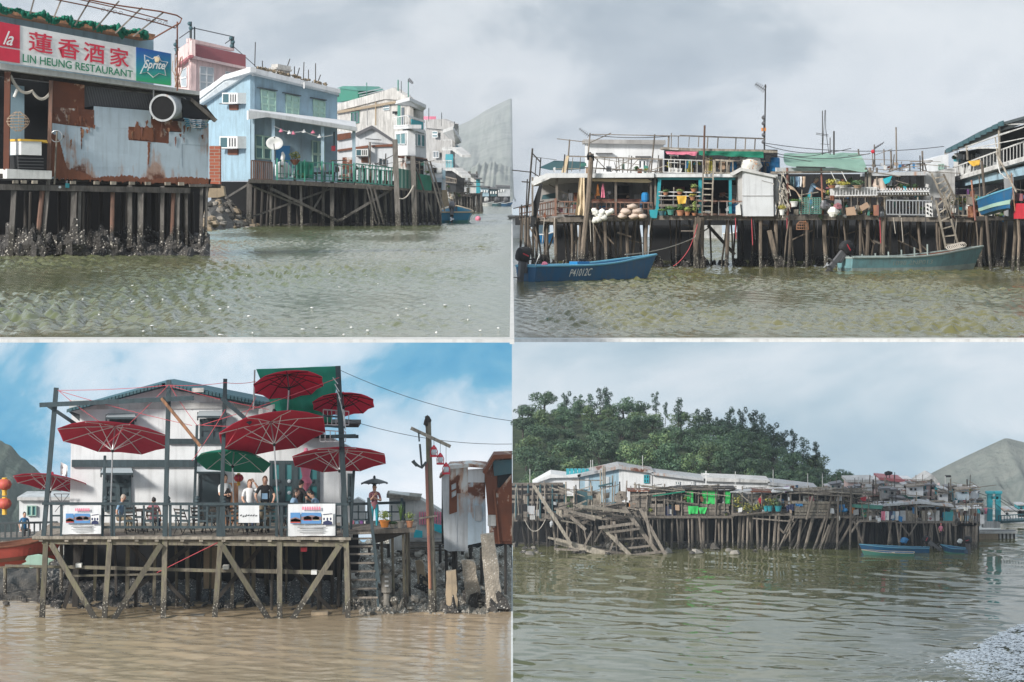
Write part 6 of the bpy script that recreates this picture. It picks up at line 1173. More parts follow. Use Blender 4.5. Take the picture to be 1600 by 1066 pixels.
for x, w in ((120, 9), (150, 5), (200, 6), (215, 5), (292, 7), (312, 9), (330, 4), (415, 7), (426, 5), (490, 5), (500, 8), (520, 4), (385, 9), (242, 5), (470, 4), (396, 6), (365, 5), (275, 5), (180, 4), (448, 4), (520, 6), (530, 6)): post(tc_, F0, x, 846, x+R.uniform(-3, 3), 945, w, 'timber_bl' if R.random() < .4 else 'timber_dark', 'stilt', -R.uniform(1.5, 5), toz=WZ, square=R.random() < .6)
rope(tc_, [F0.p(340, 848, .1), F0.p(245, 895, .1)], .012, 'rope_red', 'cord'); slab(tc_, F0, [(100, 826), (560, 826), (560, 1000), (100, 1000)], .1, 'black', 'underside_shade', -7.5); rect(tc_, F0, 318, 855, 345, 920, .3, 'stone_tan', 'pillar', -4)  # black sheet at the back paints the shade under the terrace
for x, y, m in ((118, 885, 'foam'), (348, 888, 'foam'), (432, 893, 'timber_pale'), (486, 896, 'white_plastic'), (470, 860, 'red')): rect(tc_, F0, x, y-4, x+9, y+2, .3, m, 'lump', -.2)
# frame of dark poles above
fm = T('pole_frame', 'tall dark blue timber frame of poles and beams over the terrace', 'frame', F0.p(300, 838))
for x0, y0, x1, w in ((88, 606, 68, 7), (264, 594, 258, 7), (352, 592, 345, 6), (528, 572, 541, 8)): post(fm, F0, x0, y0, x1, 839, w, 'timber_teal', 'pole', .1, square=True)
for x0, y0, x1, off in ((164, 712, 160, -2), (308, 664, 302, -2), (553, 735, 548, -1.5), (536, 700, 534, -2.4)): post(fm, F0, x0, y0, x1, 836, 4, 'timber_teal', 'pole', off, square=True)
for q, m, off in (((62, 633, 303, 622, 7), 'timber_teal', .35), ((72, 632, 120, 664, 5), 'timber_teal', -.5), ((252, 622, 313, 697, 4.5), 'timber_orange', .4), ((346, 622, 392, 662, 6), 'timber_teal', .35), ((518, 682, 556, 681, 5), 'timber_teal', .2), ((500, 665, 540, 668, 3), 'timber_teal', -1), ((505, 650, 535, 652, 2.5), 'timber_teal', -1)): bar(fm, F0, *q[:4], q[4], m, 'cross_beam', off, d=.12)
for q in ((90, 610, 264, 602), (264, 602, 352, 598), (352, 598, 400, 596), (92, 611, 165, 665), (92, 611, 300, 665), (262, 603, 160, 700), (266, 603, 308, 665), (310, 664, 420, 664), (316, 664, 530, 590), (352, 640, 300, 720), (400, 620, 352, 700), (266, 603, 420, 640)): rope(fm, [F0.p(q[0], q[1], .3), F0.p(q[2], q[3], .3)], .010, 'rope_red', 'red_string', .05, 6)
for i in range(7): x = 395+i*1.2; bar(fm, F0, 520+i*3, 590+i*10, 528+i*2, 600+i*12, 1.2, 'white_wall', 'tie', .3)
# railing: posts, rails, and fret panels of separate bars
rg_ = T('terrace_railing', 'dark blue railing with square fretwork along the terrace edge', 'railing', F0.p(300, 838))
bar(rg_, F0, 66, 787, 545, 788, 4, 'timber_teal', 'top_rail', .15, d=.12)
for xa, xb in ((80, 96), (160, 175), (178, 256), (266, 340), (350, 432), (440, 450), (524, 538)):
    for x in (xa, xb): bar(rg_, F0, x, 789, x, 838, 4, 'timber_teal', 'railing_post', .12)
    bar(rg_, F0, xa, 824, xb, 824, 3.5, 'timber_teal', 'lower_rail', .12)
    w_ = xb-xa
    if w_ > 40:
        for f_ in (.22, .40, .60, .78): bar(rg_, F0, xa+w_*f_, 790, xa+w_*f_, 824, 3, 'timber_teal', 'fret_bar', .12)
        for f_ in (.12, .88): bar(rg_, F0, xa+w_*f_, 800, xa+w_*f_, 824, 2.4, 'timber_teal', 'fret_bar', .13)
        for f0, f1, y in ((0, .22, 806), (.22, .4, 798), (.22, .4, 814), (.4, .6, 808), (.6, .78, 798), (.6, .78, 814), (.78, 1, 806)): bar(rg_, F0, xa+w_*f0, y, xa+w_*f1, y, 3, 'timber_teal', 'fret_bar', .121)
    else:
        bar(rg_, F0, xa, 806, xb, 806, 2.4, 'timber_teal', 'fret_bar', .12)
for x in (68, 258, 345, 541, 160, 303): B().lathe([(.06, 0), (.09, .05), (.05, .10), (.08, .16), (.02, .24)], F0.p(x+5, 786, .1), 8).o('finial', 'timber_teal', rg_)
# folding chairs and tables behind the railing
def chair(x, back, rz, lab, grp):
    o = onDeck(x, back); t = T('folding_chair', lab, 'chair', o, grp); rot = Matrix.Rotation(rz, 3, 'Z')
    def q(a, b, c): return o+rot @ Vector((a, b, c))
    for sx in (-.2, .2):
        B().beam(q(sx, -.25, 0), q(sx, .22, .88), .03, .03).o('leg', 'timber_dark', t); B().beam(q(sx*.9, .25, 0), q(sx*.9, -.2, .46), .03, .03).o('leg', 'timber_dark', t)
    for i in range(5): B().beam(q(-.2, -.2+i*.09, .45), q(.2, -.2+i*.09, .45), .07, .02, ref=Vector((0, 0, 1))).o('seat_slat', 'timber_dark', t)
    for z in (.6, .72, .84): B().beam(q(-.2, .1+(z-.6)*.5, z), q(.2, .1+(z-.6)*.5, z), .06, .02).o('back_slat', 'timber_dark', t)
for i, (x, bk, rz, lab) in enumerate(((205, .9, .3, 'dark folding chair behind railing beside the grey haired person'), (236, .9, -.2, 'dark folding chair behind railing under the person with knotted hair'), (285, .8, 2.6, 'dark folding chair behind railing beside the white door'), (310, 1.0, .4, 'dark folding chair behind railing below the dark doorway'), (330, 1.1, -.6, 'dark folding chair behind railing under the green parasol'), (368, .9, .5, 'dark folding chair beside the small white notice'), (398, .9, 2.9, 'dark folding chair behind the small white notice'), (424, .9, .2, 'dark folding chair beside the person in black shirt'), (110, 1.2, .2, 'dark folding chair behind the left printed banner'), (455, 1.4, -.3, 'dark folding chair under the person with long dark hair'))): chair(x, bk, rz, lab, None)
for i, (x, bk, lab) in enumerate(((222, 1.5, 'small dark round table between two seated people'), (345, 1.6, 'small dark round table under the green parasol'), (478, 1.5, 'small dark round table before the carved door'), (140, 1.7, 'small dark round table behind the left banner'))):
    o = onDeck(x, bk); t = T('cafe_table', lab, 'table', o); B().lathe([(.36, .72), (.38, .74), (.36, .76)], o, 16).o('table_top', 'timber_dark', t); B().tube([o, o+Vector((0, 0, .72))], .03, 6).o('stem', 'dark', t); B().lathe([(.2, 0), (.2, .03), (.04, .05)], o, 10).o('foot', 'dark', t)
# banners
def banner(q, lab, grp=None):
    t = T('banner', lab, 'banner', F0.p(q[0][0], q[3][1], .3)); x0, x1 = q[0][0], q[1][0]; y0, y1 = q[0][1], q[2][1]; w_, h_ = x1-x0, y1-y0
    cloth(t, F0, q, 'white_clean', 'sheet', .30, .03, 14, 8, 1, 1, thick=.01)
    for a, b_, m in ((.05, .26, 'sky_print'), (.28, .70, 'sky_print'), (.72, .95, 'white')): slab(t, F0, [(x0+w_*a, y0+h_*.27), (x0+w_*b_, y0+h_*.27), (x0+w_*b_, y0+h_*.62), (x0+w_*a, y0+h_*.62)], .01, m, 'printed_photo', .385)
    for a, b_, y, m in ((.05, .26, .46, 'photo_print'), (.28, .70, .40, 'photo_print'), (.33, .5, .42, 'lantern_red'), (.52, .66, .42, 'cream'), (.74, .93, .56, 'navy'), (.05, .26, .5, 'lantern_red')): slab(t, F0, [(x0+w_*a, y0+h_*y), (x0+w_*(a+b_)/2, y0+h_*(y-.05)), (x0+w_*b_, y0+h_*y), (x0+w_*b_, y0+h_*(y+.1)), (x0+w_*a, y0+h_*(y+.1))], .008, m, 'printed_houses', .392)
    bar(t, F0, x0+w_*.74, y0+h_*.33, x0+w_*.93, y0+h_*.30, 1, 'navy', 'printed_bird', .39)
    for i in range(3): B().ball(F0.p(x0+w_*(.76+.07*i), y0+h_*.47, .39), .03, .006, .05, 6).o('printed_figure', 'navy', t)
    for i in range(8): rect(t, F0, x0+w_*(.30+.05*i), y0+h_*.08, x0+w_*(.335+.05*i), y0+h_*.18, .008, 'pink', 'printed_character', .37)
    for j, (y, m) in enumerate(((.72, 'dark_grey'), (.77, 'dark_grey'), (.84, 'grey_paint'), (.89, 'grey_paint'))): rect(t, F0, x0+w_*(.2+.05*(j % 2)), y0+h_*y, x1-w_*(.2+.05*(j % 2)), y0+h_*(y+.02), .008, m, 'printed_line', .37)
banner([(100, 791), (158, 790), (158, 834), (97, 835)], 'white printed banner with photographs tied at the left end of the railing'); banner([(450, 788), (524, 787), (524, 837), (450, 838)], 'large white printed banner with photographs at the right end of the railing')
t = T('notice_board', 'small white notice with handwriting hung on the railing', 'sign', F0.p(388, 816)); rect(t, F0, 373, 790, 405, 817, .03, 'white_clean', 'board', .28)
for i in range(7): bar(t, F0, 375+i*4, 807+R.uniform(-1, 1), 377.5+i*4, 805+R.uniform(-1, 1), 1, 'dark', 'stroke', .29)
# parasols
def parasol(name, label, apex, r, tilt, roll, mat, base, drop=.22, pole='metal', n=8, ribs='white_plastic', grp=None, lower=0.45, under=None):
    """apex world point, r rim radius; tilt raises the near rim, roll raises the right rim; base = foot of the pole"""
    apex = Vector(apex); rot = Matrix.Rotation(-tilt, 3, 'X') @ Matrix.Rotation(-roll, 3, 'Y'); t = T(name, label, 'umbrella', base, grp); b = B(); ring = []
    def q(a, f_, dz=0): sag = 1-.06*math.sin(f_*math.pi); return apex+rot @ Vector((math.cos(a)*r*f_, math.sin(a)*r*f_, -r*drop*(f_**1.15)*sag+dz))
    A_ = [2*math.pi*(i+.5)/n for i in range(n)]
    for dz, fl_ in ((0, 1), (-.02, 0)):
        for i in range(n):
            a0, a1 = A_[i], A_[(i+1) % n]; prev = [q(0, 0, dz)]
            for f_ in (.35, .7, 1.0):
                m_ = q((a0+a1)/2 if a1 > a0 else (a0+a1+2*math.pi)/2, f_*.93 if f_ == 1 else f_*.925, dz); cur = [q(a0, f_, dz), m_, q(a1, f_, dz)]
                if len(prev) == 1: b.add(prev+cur, [(0, 1, 2), (0, 2, 3)] if fl_ else [(2, 1, 0), (3, 2, 0)])
                else: b.add(prev+cur, [(0, 3, 4, 1), (1, 4, 5, 2)] if fl_ else [(1, 4, 3, 0), (2, 5, 4, 1)])
                prev = cur
    b.o('canopy', mat, t)
    run = apex+rot @ Vector((0, 0, -r*lower))
    for a in A_:
        B().tube([q(a, .04, -.04), q(a, .5, -.035), q(a, .985, -.035)], .014, 4).o('rib', ribs, t); B().tube([run, q(a, .52, -.05)], .012, 4).o('stretcher', ribs, t)
    B().lathe([(.03, -.06), (.06, 0), (.03, .06)], run, 8).o('runner', 'dark', t); B().lathe([(.05, 0), (.04, .06), (.01, .09)], apex, 8).o('finial', mat, t)
    top = apex-Vector((0, 0, .02)); B().tube([Vector(base), run, top], .026, 8).o('pole', pole, t); return t
def ap(x, y, back): return P(x, y, 108.7+back)
parasol('parasol', 'large dark red parasol with pale pole over the left half of the terrace', ap(180, 665, 1.2), 2.0, .36, -.06, 'umbrella_red', onDeck(172, 1.2))
parasol('parasol', 'large dark red parasol tilted up at one side in the middle of the terrace', ap(423, 658, .6), 1.93, .44, .17, 'umbrella_red', onDeck(437, .6))
parasol('parasol', 'dark red parasol over the banner at the right end of the terrace', ap(530, 702, 1.2), 1.70, .34, .03, 'umbrella_red', onDeck(533, 1.2))
parasol('parasol', 'bright red parasol on the upper terrace before the green tarpaulin', ap(449, 584, 2.4), 1.26, .46, .12, 'umbrella_red2', ap(448, 668, 2.4), ribs='dark', drop=.34, n=10)
parasol('parasol', 'small red parasol on the upper terrace beside the corner pole', ap(536, 616, 2.8), 1.12, .44, .05, 'umbrella_red2', ap(537, 690, 2.8), ribs='dark', drop=.34, n=10)
parasol('parasol', 'dark red parasol standing beyond the left corner of the terrace', ap(82, 741, 5), 1.40, .30, -.10, 'umbrella_red', ap(80, 812, 5)-Vector((0, 0, .6)))
parasol('parasol', 'green square parasol before the dark doorway', ap(366, 701, 2.2), 1.42, .36, -.06, 'green_cloth', onDeck(366, 2.2), n=4, drop=.36)
t = T('parasol', 'folded pink parasol with white tassels beside the carved door', 'umbrella', onDeck(478, 2.6)); B().lathe([(.03, -1.5), (.12, -1.35), (.22, -1.2), (.13, -1.0), (.19, -.7), (.14, -.3), (.05, 0)], ap(478, 700, 2.6), 9).o('folded_canopy', 'pink', t); B().tube([onDeck(478, 2.6), ap(478, 700, 2.6)], .02, 6).o('pole', 'metal', t)
pole_ = parasol('umbrella', 'small black umbrella held by the person at the right platform', ap(585, 747, 2.5), .50, .05, .02, 'dark_paint', ap(585, 785, 2.5), drop=.35, lower=.5, ribs='dark', pole='metal_dark')
# green tarp and upper terrace behind
ut = T('upper_terrace', 'roof terrace with railings and white steps behind the house gable', 'terrace', FP(112).p(480, 690)); slab(ut, FP(112), [(420, 660), (560, 662), (560, 668), (420, 667)], 2, 'timber_dark', 'deck'); railing(ut, FP(111.5), (505, 640, 545, 643), (505, 664, 545, 664), 7, 'white_wall', 1.3); railing(ut, FP(111.3), (500, 672, 540, 675), (500, 690, 540, 690), 6, 'white_wall', 1.3)
slab(ut, FP(112.2), [(404, 640), (432, 630), (432, 664), (404, 664)], .3, 'stained_white', 'stone_wall'); slab(ut, FP(112.4), [(405, 630), (432, 626), (432, 634), (405, 640)], .3, 'dark_grey', 'tiles')
for x0, y0, x1, y1 in ((398, 578, 396, 640), (527, 574, 528, 660)): post(ut, FP(112), x0, y0, x1, y1, 2.6, 'white_wall', 'post', .1)
cloth(None, FP(112.2), [(400, 577), (530, 572), (518, 660), (432, 655)], 'green_cloth', 'tarpaulin', 0, .25, 24, 16, 3, 4, label='green tarpaulin hung as a backdrop on the upper terrace', cat='tarpaulin')
for q in ((530, 578, 800, 658), (540, 655, 800, 694)): rope(None, [FP(111).p(q[0], q[1]), FP(113).p(q[2], q[3])], .010, 'wire', 'overhead_wire', .25, label='thin wire running from the upper terrace '+('top' if q[1] < 600 else 'foot')+' toward the wooden pole', cat='wire')
# people
def stand(x, ytop, back, h=None): Yd = 108.7+back; z = CZ-(ytop-YH)/F*Yd; return onDeck(x, back), z-DK
def seated(x, ytop, back): f_, h_ = stand(x, ytop, back); return f_, h_*1.72/1.36
f_, h_ = seated(187, 772, 1.6); person('seated person with grey hair in pale blue shirt before the left door', f_, h_, 1.2, 'sit', 'shirt_blue', 'khaki', 'hair_grey', lean=.15)
f_, h_ = seated(240, 777, 1.3); person('seated person seen from behind with knotted dark hair', f_, h_, 3.0, 'sit', 'patterned', 'denim', 'hair')
f_, h_ = stand(351, 743, 2.4); person('standing person in black apron looking down by the dark doorway', f_, h_, .5, 'stand', 'shirt_white', 'shirt_black', 'hair', True, apron='shirt_black', arms={1: ((.22, .12, 1.1), (.05, .27, 1.12)), -1: ((-.22, .12, 1.1), (-.03, .27, 1.12))})
f_, h_ = stand(390, 751, 1.3); person('person in white T-shirt raising a hand to the forehead', f_, h_, .3, 'stand', 'shirt_white', 'denim', 'hair_brown', True, arms={-1: ((-.30, .12, 1.42), (-.12, .15, 1.68)), 1: ((.26, .05, 1.12), (.2, .2, .98))})
f_, h_ = stand(414, 745, 1.2); person('person in black T-shirt with short brown hair leaning on the railing', f_, h_, .1, 'stand', 'shirt_black', 'khaki', 'hair_brown', lean=.12, arms={1: ((.30, .1, 1.14), (.24, .25, .98)), -1: ((-.30, .1, 1.14), (-.24, .25, .98))})
rect(bpy.data.objects['person.004'], FP(109.6), 409, 771, 418, 780, .01, 'shirt_blue', 'shirt_print')
f_, h_ = seated(457, 763, .8); person('seated person with long dark hair and light dress turned aside', f_, h_, 1.5, 'sit', 'shirt_blue', 'shirt_white', 'hair', True, lean=.1)
f_, h_ = stand(467, 752, 2.0); person('person in black T-shirt seen from behind stooping over the table', f_, h_, 2.4, 'stand', 'shirt_black', 'dark', 'hair', lean=.12, arms={1: ((.30, .08, 1.12), (.25, .35, 1.0))})
f_, h_ = seated(500, 763, 1.5); person('seated person in blue shirt bending toward the table', f_, h_, -1.5, 'sit', 'shirt_blue', 'denim', 'hair', lean=.35)
f_ = ap(585, 824, 2.5); f_.z = CZ-(826-YH)/F*111.2; person('person in patterned top holding the black umbrella', f_, CZ-(765-YH)/F*111.2-f_.z+.15, .2, 'stand', 'patterned', 'teal_paint', 'hair', arms={1: ((.2, .15, 1.12), (.03, .2, 1.35)), -1: ((-.25, .1, 1.1), (-.05, .2, 1.2))})
f_ = ap(38, 838, 6.5); f_.z -= .1; person('seated person in blue shirt on the left platform', f_, (CZ-(800-YH)/F*115.2-f_.z)*1.27, .5, 'sit', 'blue_paint', 'dark', 'hair')
f_ = ap(428, 664, 2.9); person('person on the upper terrace partly hidden by the tilted parasol', f_-Vector((0, 0, .9)), 1.42, 2.8, 'stand', 'shirt_white', 'dark', 'hair')
# lanterns
def lantern(o, r, lab, m='lantern_red', grp=None):
    t = T('lantern', lab, 'lantern', o, grp); B().ball(o, r, r, r*.82, 14).o('globe', m, t, smooth=True)
    for i in range(8): a = i*.785; B().tube([Vector(o)+Vector((math.cos(a)*r*1.01*math.sin(p_), math.sin(a)*r*1.01*math.sin(p_), r*.83*math.cos(p_))) for p_ in (.25, .8, 1.57, 2.3, 2.9)], .008, 4).o('rib', 'orange', t)
    for s_ in (1, -1): B().lathe([(r*.35, -.03), (r*.35, .03)], Vector(o)+Vector((0, 0, s_*r*.82)), 10).o('collar', 'yellow', t)
    B().lathe([(r*.3, 0), (r*.36, -r*.75)], Vector(o)-Vector((0, 0, r*.8)), 10).o('tassel', 'yellow', t)
lantern(ap(7, 757, 4), .25, 'faded red lantern, upper of two hanging beyond the left corner'); lantern(ap(7, 787, 4), .25, 'faded red lantern, lower of two hanging beyond the left corner'); lantern(ap(373, 747, 3.2), .17, 'red lantern with yellow tassel under the green parasol', 'sign_red')
# ---- left platform, red boat, small white house, hill
lp = T('side_platform', 'low dark platform with rail beyond the left corner of the terrace', 'platform', F0.p(30, 850)); Lp = FP(114.5); slab(lp, Lp, [(-20, 846), (100, 842), (100, 848), (-20, 852)], 3, 'timber', 'deck', 1); railing(lp, Lp, (-10, 818, 90, 816), (-10, 842, 90, 840), 12, 'dark_paint', 2.4, 1.); [post(lp, Lp, x, 848, x, 930, 6, 'timber_bl', 'stilt', 0, toz=WZ) for x in (8, 60, 96)]
bar(lp, Lp, -10, 886, 110, 886, 4, 'timber_bl', 'tie_beam', 2.)
hb, ax, sd = hull('red_boat', FP(111).p(-40, 880), FP(112).p(86, 866), 1.2, .5, 'lantern_red', 'old red boat with flaking paint stored under the left platform', rim='rust_brown', bottom='rust_brown', inner='rust_brown', bowup=.3)
B().ball(FP(110.9).p(60, 878), .5, .02, .2, 8, jit=.4).o('flaked_patch', 'mint', hb)
sh_ = T('white_hut', 'small white hut with green window beyond the left platform', 'hut', FP(121).p(60, 840)); rect(sh_, FP(121), 30, 781, 112, 850, 2, 'white_clean', 'wall'); rect(sh_, FP(121), 27, 777, 114, 782, 2.4, 'white_wall', 'roof', .2); window(sh_, FP(121), [(42, 790), (57, 790), (57, 806), (42, 806)], 'mint', 'glass_teal', 2, 1, .06)
cloth(None, FP(115), [(95, 722), (106, 728), (105, 745), (94, 742)], 'white', 'flag', 0, .1, 8, 6, 1, 2, label='pale flag above the left parasol', cat='flag')
t = T('lattice_stand', 'folded metal stand by the wall at the left corner', 'stand', FP(113).p(100, 790)); [bar(t, FP(113), *q, 1.2, 'metal_dark', 'strut') for q in ((84, 772, 108, 800), (108, 772, 86, 800), (84, 772, 108, 772), (96, 772, 96, 800))]
hillmat('hill_bl', (.10, .145, .12), (.17, .21, .17), .15)  # light bluish tone, haze put into the hill colour
def rd(x): return 688+max(0, x-5)*.88+5*mn.noise(Vector((x*.08, 1, 0)))
def bank(name, x0, x1, Ya, Yb, hf, mat, nx, ny):
    g = []
    for j in range(ny+1):
        Yd = Ya+(Yb-Ya)*j/ny; g.append([Vector((P(x0+(x1-x0)*i/nx, 0, Yd).x, Yd, hf(x0+(x1-x0)*i/nx, j/ny, Yd))) for i in range(nx+1)])
    return B().sheet(g).o(name, mat, None, smooth=False, kind='structure')
mount('hillside', -60, 190, 420, 540, rd, -34, 'hill_bl', 70, 24, 9)
# ---- mud flats and rocks
bank('mud_flat', 60, 560, 110.6, 124, lambda x, v, Yd: ZBL-.15+.55*min(1, v*2.5)+.28*mn.noise(Vector((x*.06, Yd*.9, 3)))+.12*mn.noise(Vector((x*.2, Yd*2.4, 5))), 'oyster', 130, 36)
bank('mud_flat', 535, 799, 109.3, 126, lambda x, v, Yd: ZBL-.2+1.0*min(1, v*2.2)**.7+.26*mn.noise(Vector((x*.05, Yd*.8, 7)))+.14*mn.noise(Vector((x*.2, Yd*2.2, 5))), 'mud_pale', 120, 44)
bank('mud_flat', -30, 75, 112, 124, lambda x, v, Yd: ZBL-.1+.5*min(1, v*2)+.25*mn.noise(Vector((x*.05, Yd*.8, 9))), 'mud', 30, 20)
mf = bpy.data.objects['mud_flat.001']; rr = random.Random(5)
for i in range(120): x = rr.uniform(550, 792); v = rr.random(); Yd = 109.6+v*10; rock(mf, (P(x, 0, Yd).x, Yd, ZBL+1.0*min(1, v*1.3)**.7-.05), rr.uniform(.06, .22), rr.choice(['oyster', 'mud_pale', 'mud_pale', 'stone']), i)
def pillar(x0, y0, x1, y1, w, lab, mat='granite', top=None, Yd=110):
    t = T('stone_post', lab, 'stone post', FP(Yd).p(x1, y1)); a = FP(Yd).p(x0, y0); b_ = FP(Yd).p(x1, y1); n_ = 7; g = []
    rs_ = random.Random(x0)
    b = B(); k = Yd/F
    for i in range(n_+1):
        c2 = a.lerp(b_, i/n_); ww = w*k/2*(.82+.22*i/n_); g.append([c2+Vector((sx*ww*(1+rs_.uniform(-.12, .12)), sy*ww*.9, rs_.uniform(-.05, .05))) for sx, sy in ((-1, -1), (0, -1.08), (1, -1), (1, 1), (-1, 1), (-1, -1))])
    for r_ in g: r_[-1] = r_[0]
    b.sheet(g); b.add(g[0][:5], [(0, 1, 2, 3, 4)]); b.o('shaft', mat, t); B().ball(b_+Vector((0, -.02, .15)), w*k*.75, w*k*.7, w*k*.9, 9, jit=.5, seed=x0).o('oyster_crust', 'oyster', t)
pillar(762, 834, 774, 956, 25, 'tall leaning granite post beside the rusty shed', Yd=110.5); pillar(731, 876, 742, 945, 24, 'leaning granite post before the grey shed', Yd=111.2); pillar(705, 892, 706, 955, 18, 'short tan stone post beside the wooden pole', 'stone_tan', Yd=110.2); pillar(655, 876, 662, 922, 15, 'small leaning stone post behind the wooden pole', 'stone_tan', Yd=113.5)
t = T('carved_post', 'carved grey stone post with round knob beside the ladder', 'stone post', FP(111).p(605, 950)); B().lathe([(.14, 0), (.10, .2), (.11, .5), (.18, .55), (.18, 1.1), (.14, 1.15), (.07, 1.2), (.13, 1.3), (.13, 1.36), (.03, 1.44)], FP(111).p(604, 950), 8).o('shaft', 'stone', t)
for i in range(3): rect(t, FP(110.8), 601, 900+i*7, 607, 903+i*7, .02, 'white_wall', 'carving', .03)
rect(None, FP(109.4), 486, 957, 512, 972, .5, 'stone_tan', 'concrete_block', label='square tan concrete block under the terrace stilts', cat='block'); rect(None, FP(109.3), 295, 962, 318, 972, .5, 'stone', 'concrete_block', label='low dark concrete block at the water under the terrace', cat='block')
# wooden pole, crossbar, anchor, oil lamps
up_ = T('wooden_pole', 'tall weathered wooden pole with crossbar on a concrete foot', 'pole', FP(110).p(677, 965)); Up = FP(110)
post(up_, Up, 669, 660, 676, 960, 9, 'timber_bl', 'pole', 0, taper=1.5); post(up_, Up, 666, 723, 672, 920, 5, 'pipe_red', 'pipe', .15); bar(up_, Up, 642, 669, 704, 698, 5, 'timber_pale', 'crossbar', .2); rect(up_, Up, 663, 958, 693, 968, .7, 'stone_tan', 'foot', .3); B().ball(Up.p(668, 660), .13, .13, .2, 8, jit=.3).o('pole_cap', 'timber_dark', up_); bar(up_, Up, 655, 810, 683, 806, 2.5, 'timber', 'bracket', .2)
b = B(); b.tube([Up.p(654, 676, .3), Up.p(655, 690, .3)], .03, 5); b.tube([Up.p(656, 694, .3), Up.p(659, 730, .3)], .035, 6); b.tube([Up.p(645, 720, .3), Up.p(652, 727, .3), Up.p(659, 731, .3), Up.p(666, 722, .3)], .045, 6); b.tube([Up.p(645, 720, .3), Up.p(651, 729, .3)], .07, 6, r1=.03); b.o('anchor', 'dark_paint', None, label='dark iron anchor hung from the crossbar of the wooden pole', cat='anchor')
for i, (x, y) in enumerate(((678, 714), (688, 726), (697, 741))):
    o = Up.p(x, y, .3); t = T('oil_lamp', ('topmost', 'middle', 'lowest')[i]+' red oil lamp of three hung from the crossbar', 'oil lamp', o); B().lathe([(.13, 0), (.14, .04), (.07, .07)], o, 10).o('tank', 'red', t); B().lathe([(.07, .07), (.10, .16), (.07, .26)], o, 10).o('globe', 'glass_pale', t); B().lathe([(.08, .26), (.09, .30), (.05, .36), (.03, .4)], o, 10).o('cap', 'red', t)
    b = B(); [b.tube([o+Vector((s_*.11, 0, .03)), o+Vector((s_*.12, 0, .2)), o+Vector((s_*.06, 0, .34))], .015, 4) for s_ in (-1, 1)]; b.o('side_tube', 'red', t); rope(t, [o+Vector((0, 0, .4)), Up.p(x, 686+(x-678)*.5, .3)], .008, 'wire', 'hook', n=3)
# ladder and right platform
ld = T('ladder', 'dark weathered wooden ladder from the mud to the right platform', 'ladder', FP(109).p(570, 945)); Ld = FP(109)
for x0, y0, x1, y1, w in ((576, 778, 592, 910, 4.5), (582, 820, 591, 948, 3.5), (543, 850, 550, 948, 4)): post(ld, Ld, x0, y0, x1, y1, w, 'timber_teal' if x0 > 550 else 'timber_bl', 'rail', .1, square=True)
for i, y in enumerate((833, 842, 854, 866, 880, 893, 906, 920, 934)): bar(ld, Ld, 543+i*.8, y, 580+i*1.3, y-.5, 2.6, 'timber', 'rung', .1, d=.12)
rp = T('side_platform', 'small plank platform with flower pots right of the terrace', 'platform', FP(110.5).p(600, 840)); Rp = FP(110.2); slab(rp, Rp, [(542, 829), (650, 825), (648, 832), (542, 836)], 3, 'timber', 'deck', .3); slab(rp, Rp, [(580, 835), (636, 833), (600, 846), (582, 850)], .3, 'timber_dark', 'brace', .1)
railing(rp, FP(112), (548, 788, 632, 785), (548, 822, 632, 820), 2, 'timber_teal', 3); [bar(rp, FP(112), *q, 2.2, 'timber_teal', 'fret_bar', .02) for q in ((552, 800, 575, 800), (560, 790, 560, 812), (552, 812, 580, 812), (572, 800, 572, 820), (590, 790, 590, 820), (600, 800, 625, 800), (612, 790, 612, 815))]; [post(rp, FP(112), x, 778, x, 828, 4.5, 'timber_teal', 'railing_post', .1, square=True) for x in (576, 628)]
for x, y1, off in ((632, 950, 0), (637, 955, -.3), (615, 935, -1), (598, 925, -1.5), (640, 930, -2)): post(rp, Rp, x-2, 832, x, y1, 4.5, 'timber_bl', 'stilt', off, toz=ZBL-.1)
for i in range(5): rect(rp, FP(112), 548+i*7, 814, 553+i*7, 824, .2, ('pink', 'shirt_blue', 'purple', 'white', 'mint')[i], 'folded_cloth', 0)
for i, (x, y, w, ph_, lh, pm, lm_, lab, bl) in enumerate(((601, 824, 16, 11, 16, 'orange', 'leaf_lime', 'orange pot with pale green bushy plant on the right platform', 0), (626, 825, 13, 11, 30, 'stone', 'leaf', 'grey pot with long spiky leaves on the right platform', 1), (640, 824, 11, 10, 16, 'terracotta', 'leaf_lime', 'terracotta pot with yellow green plant at the platform end', 0), (614, 825, 12, 6, 5, 'stone', 'leaf_dark', 'low grey pot between the bushy pots', 0))): potplant('potted_plant', Rp.p(x, y, .2), .0221, w, ph_, lh, pm, lm_, lab, blade=bool(bl), seed=i+70)
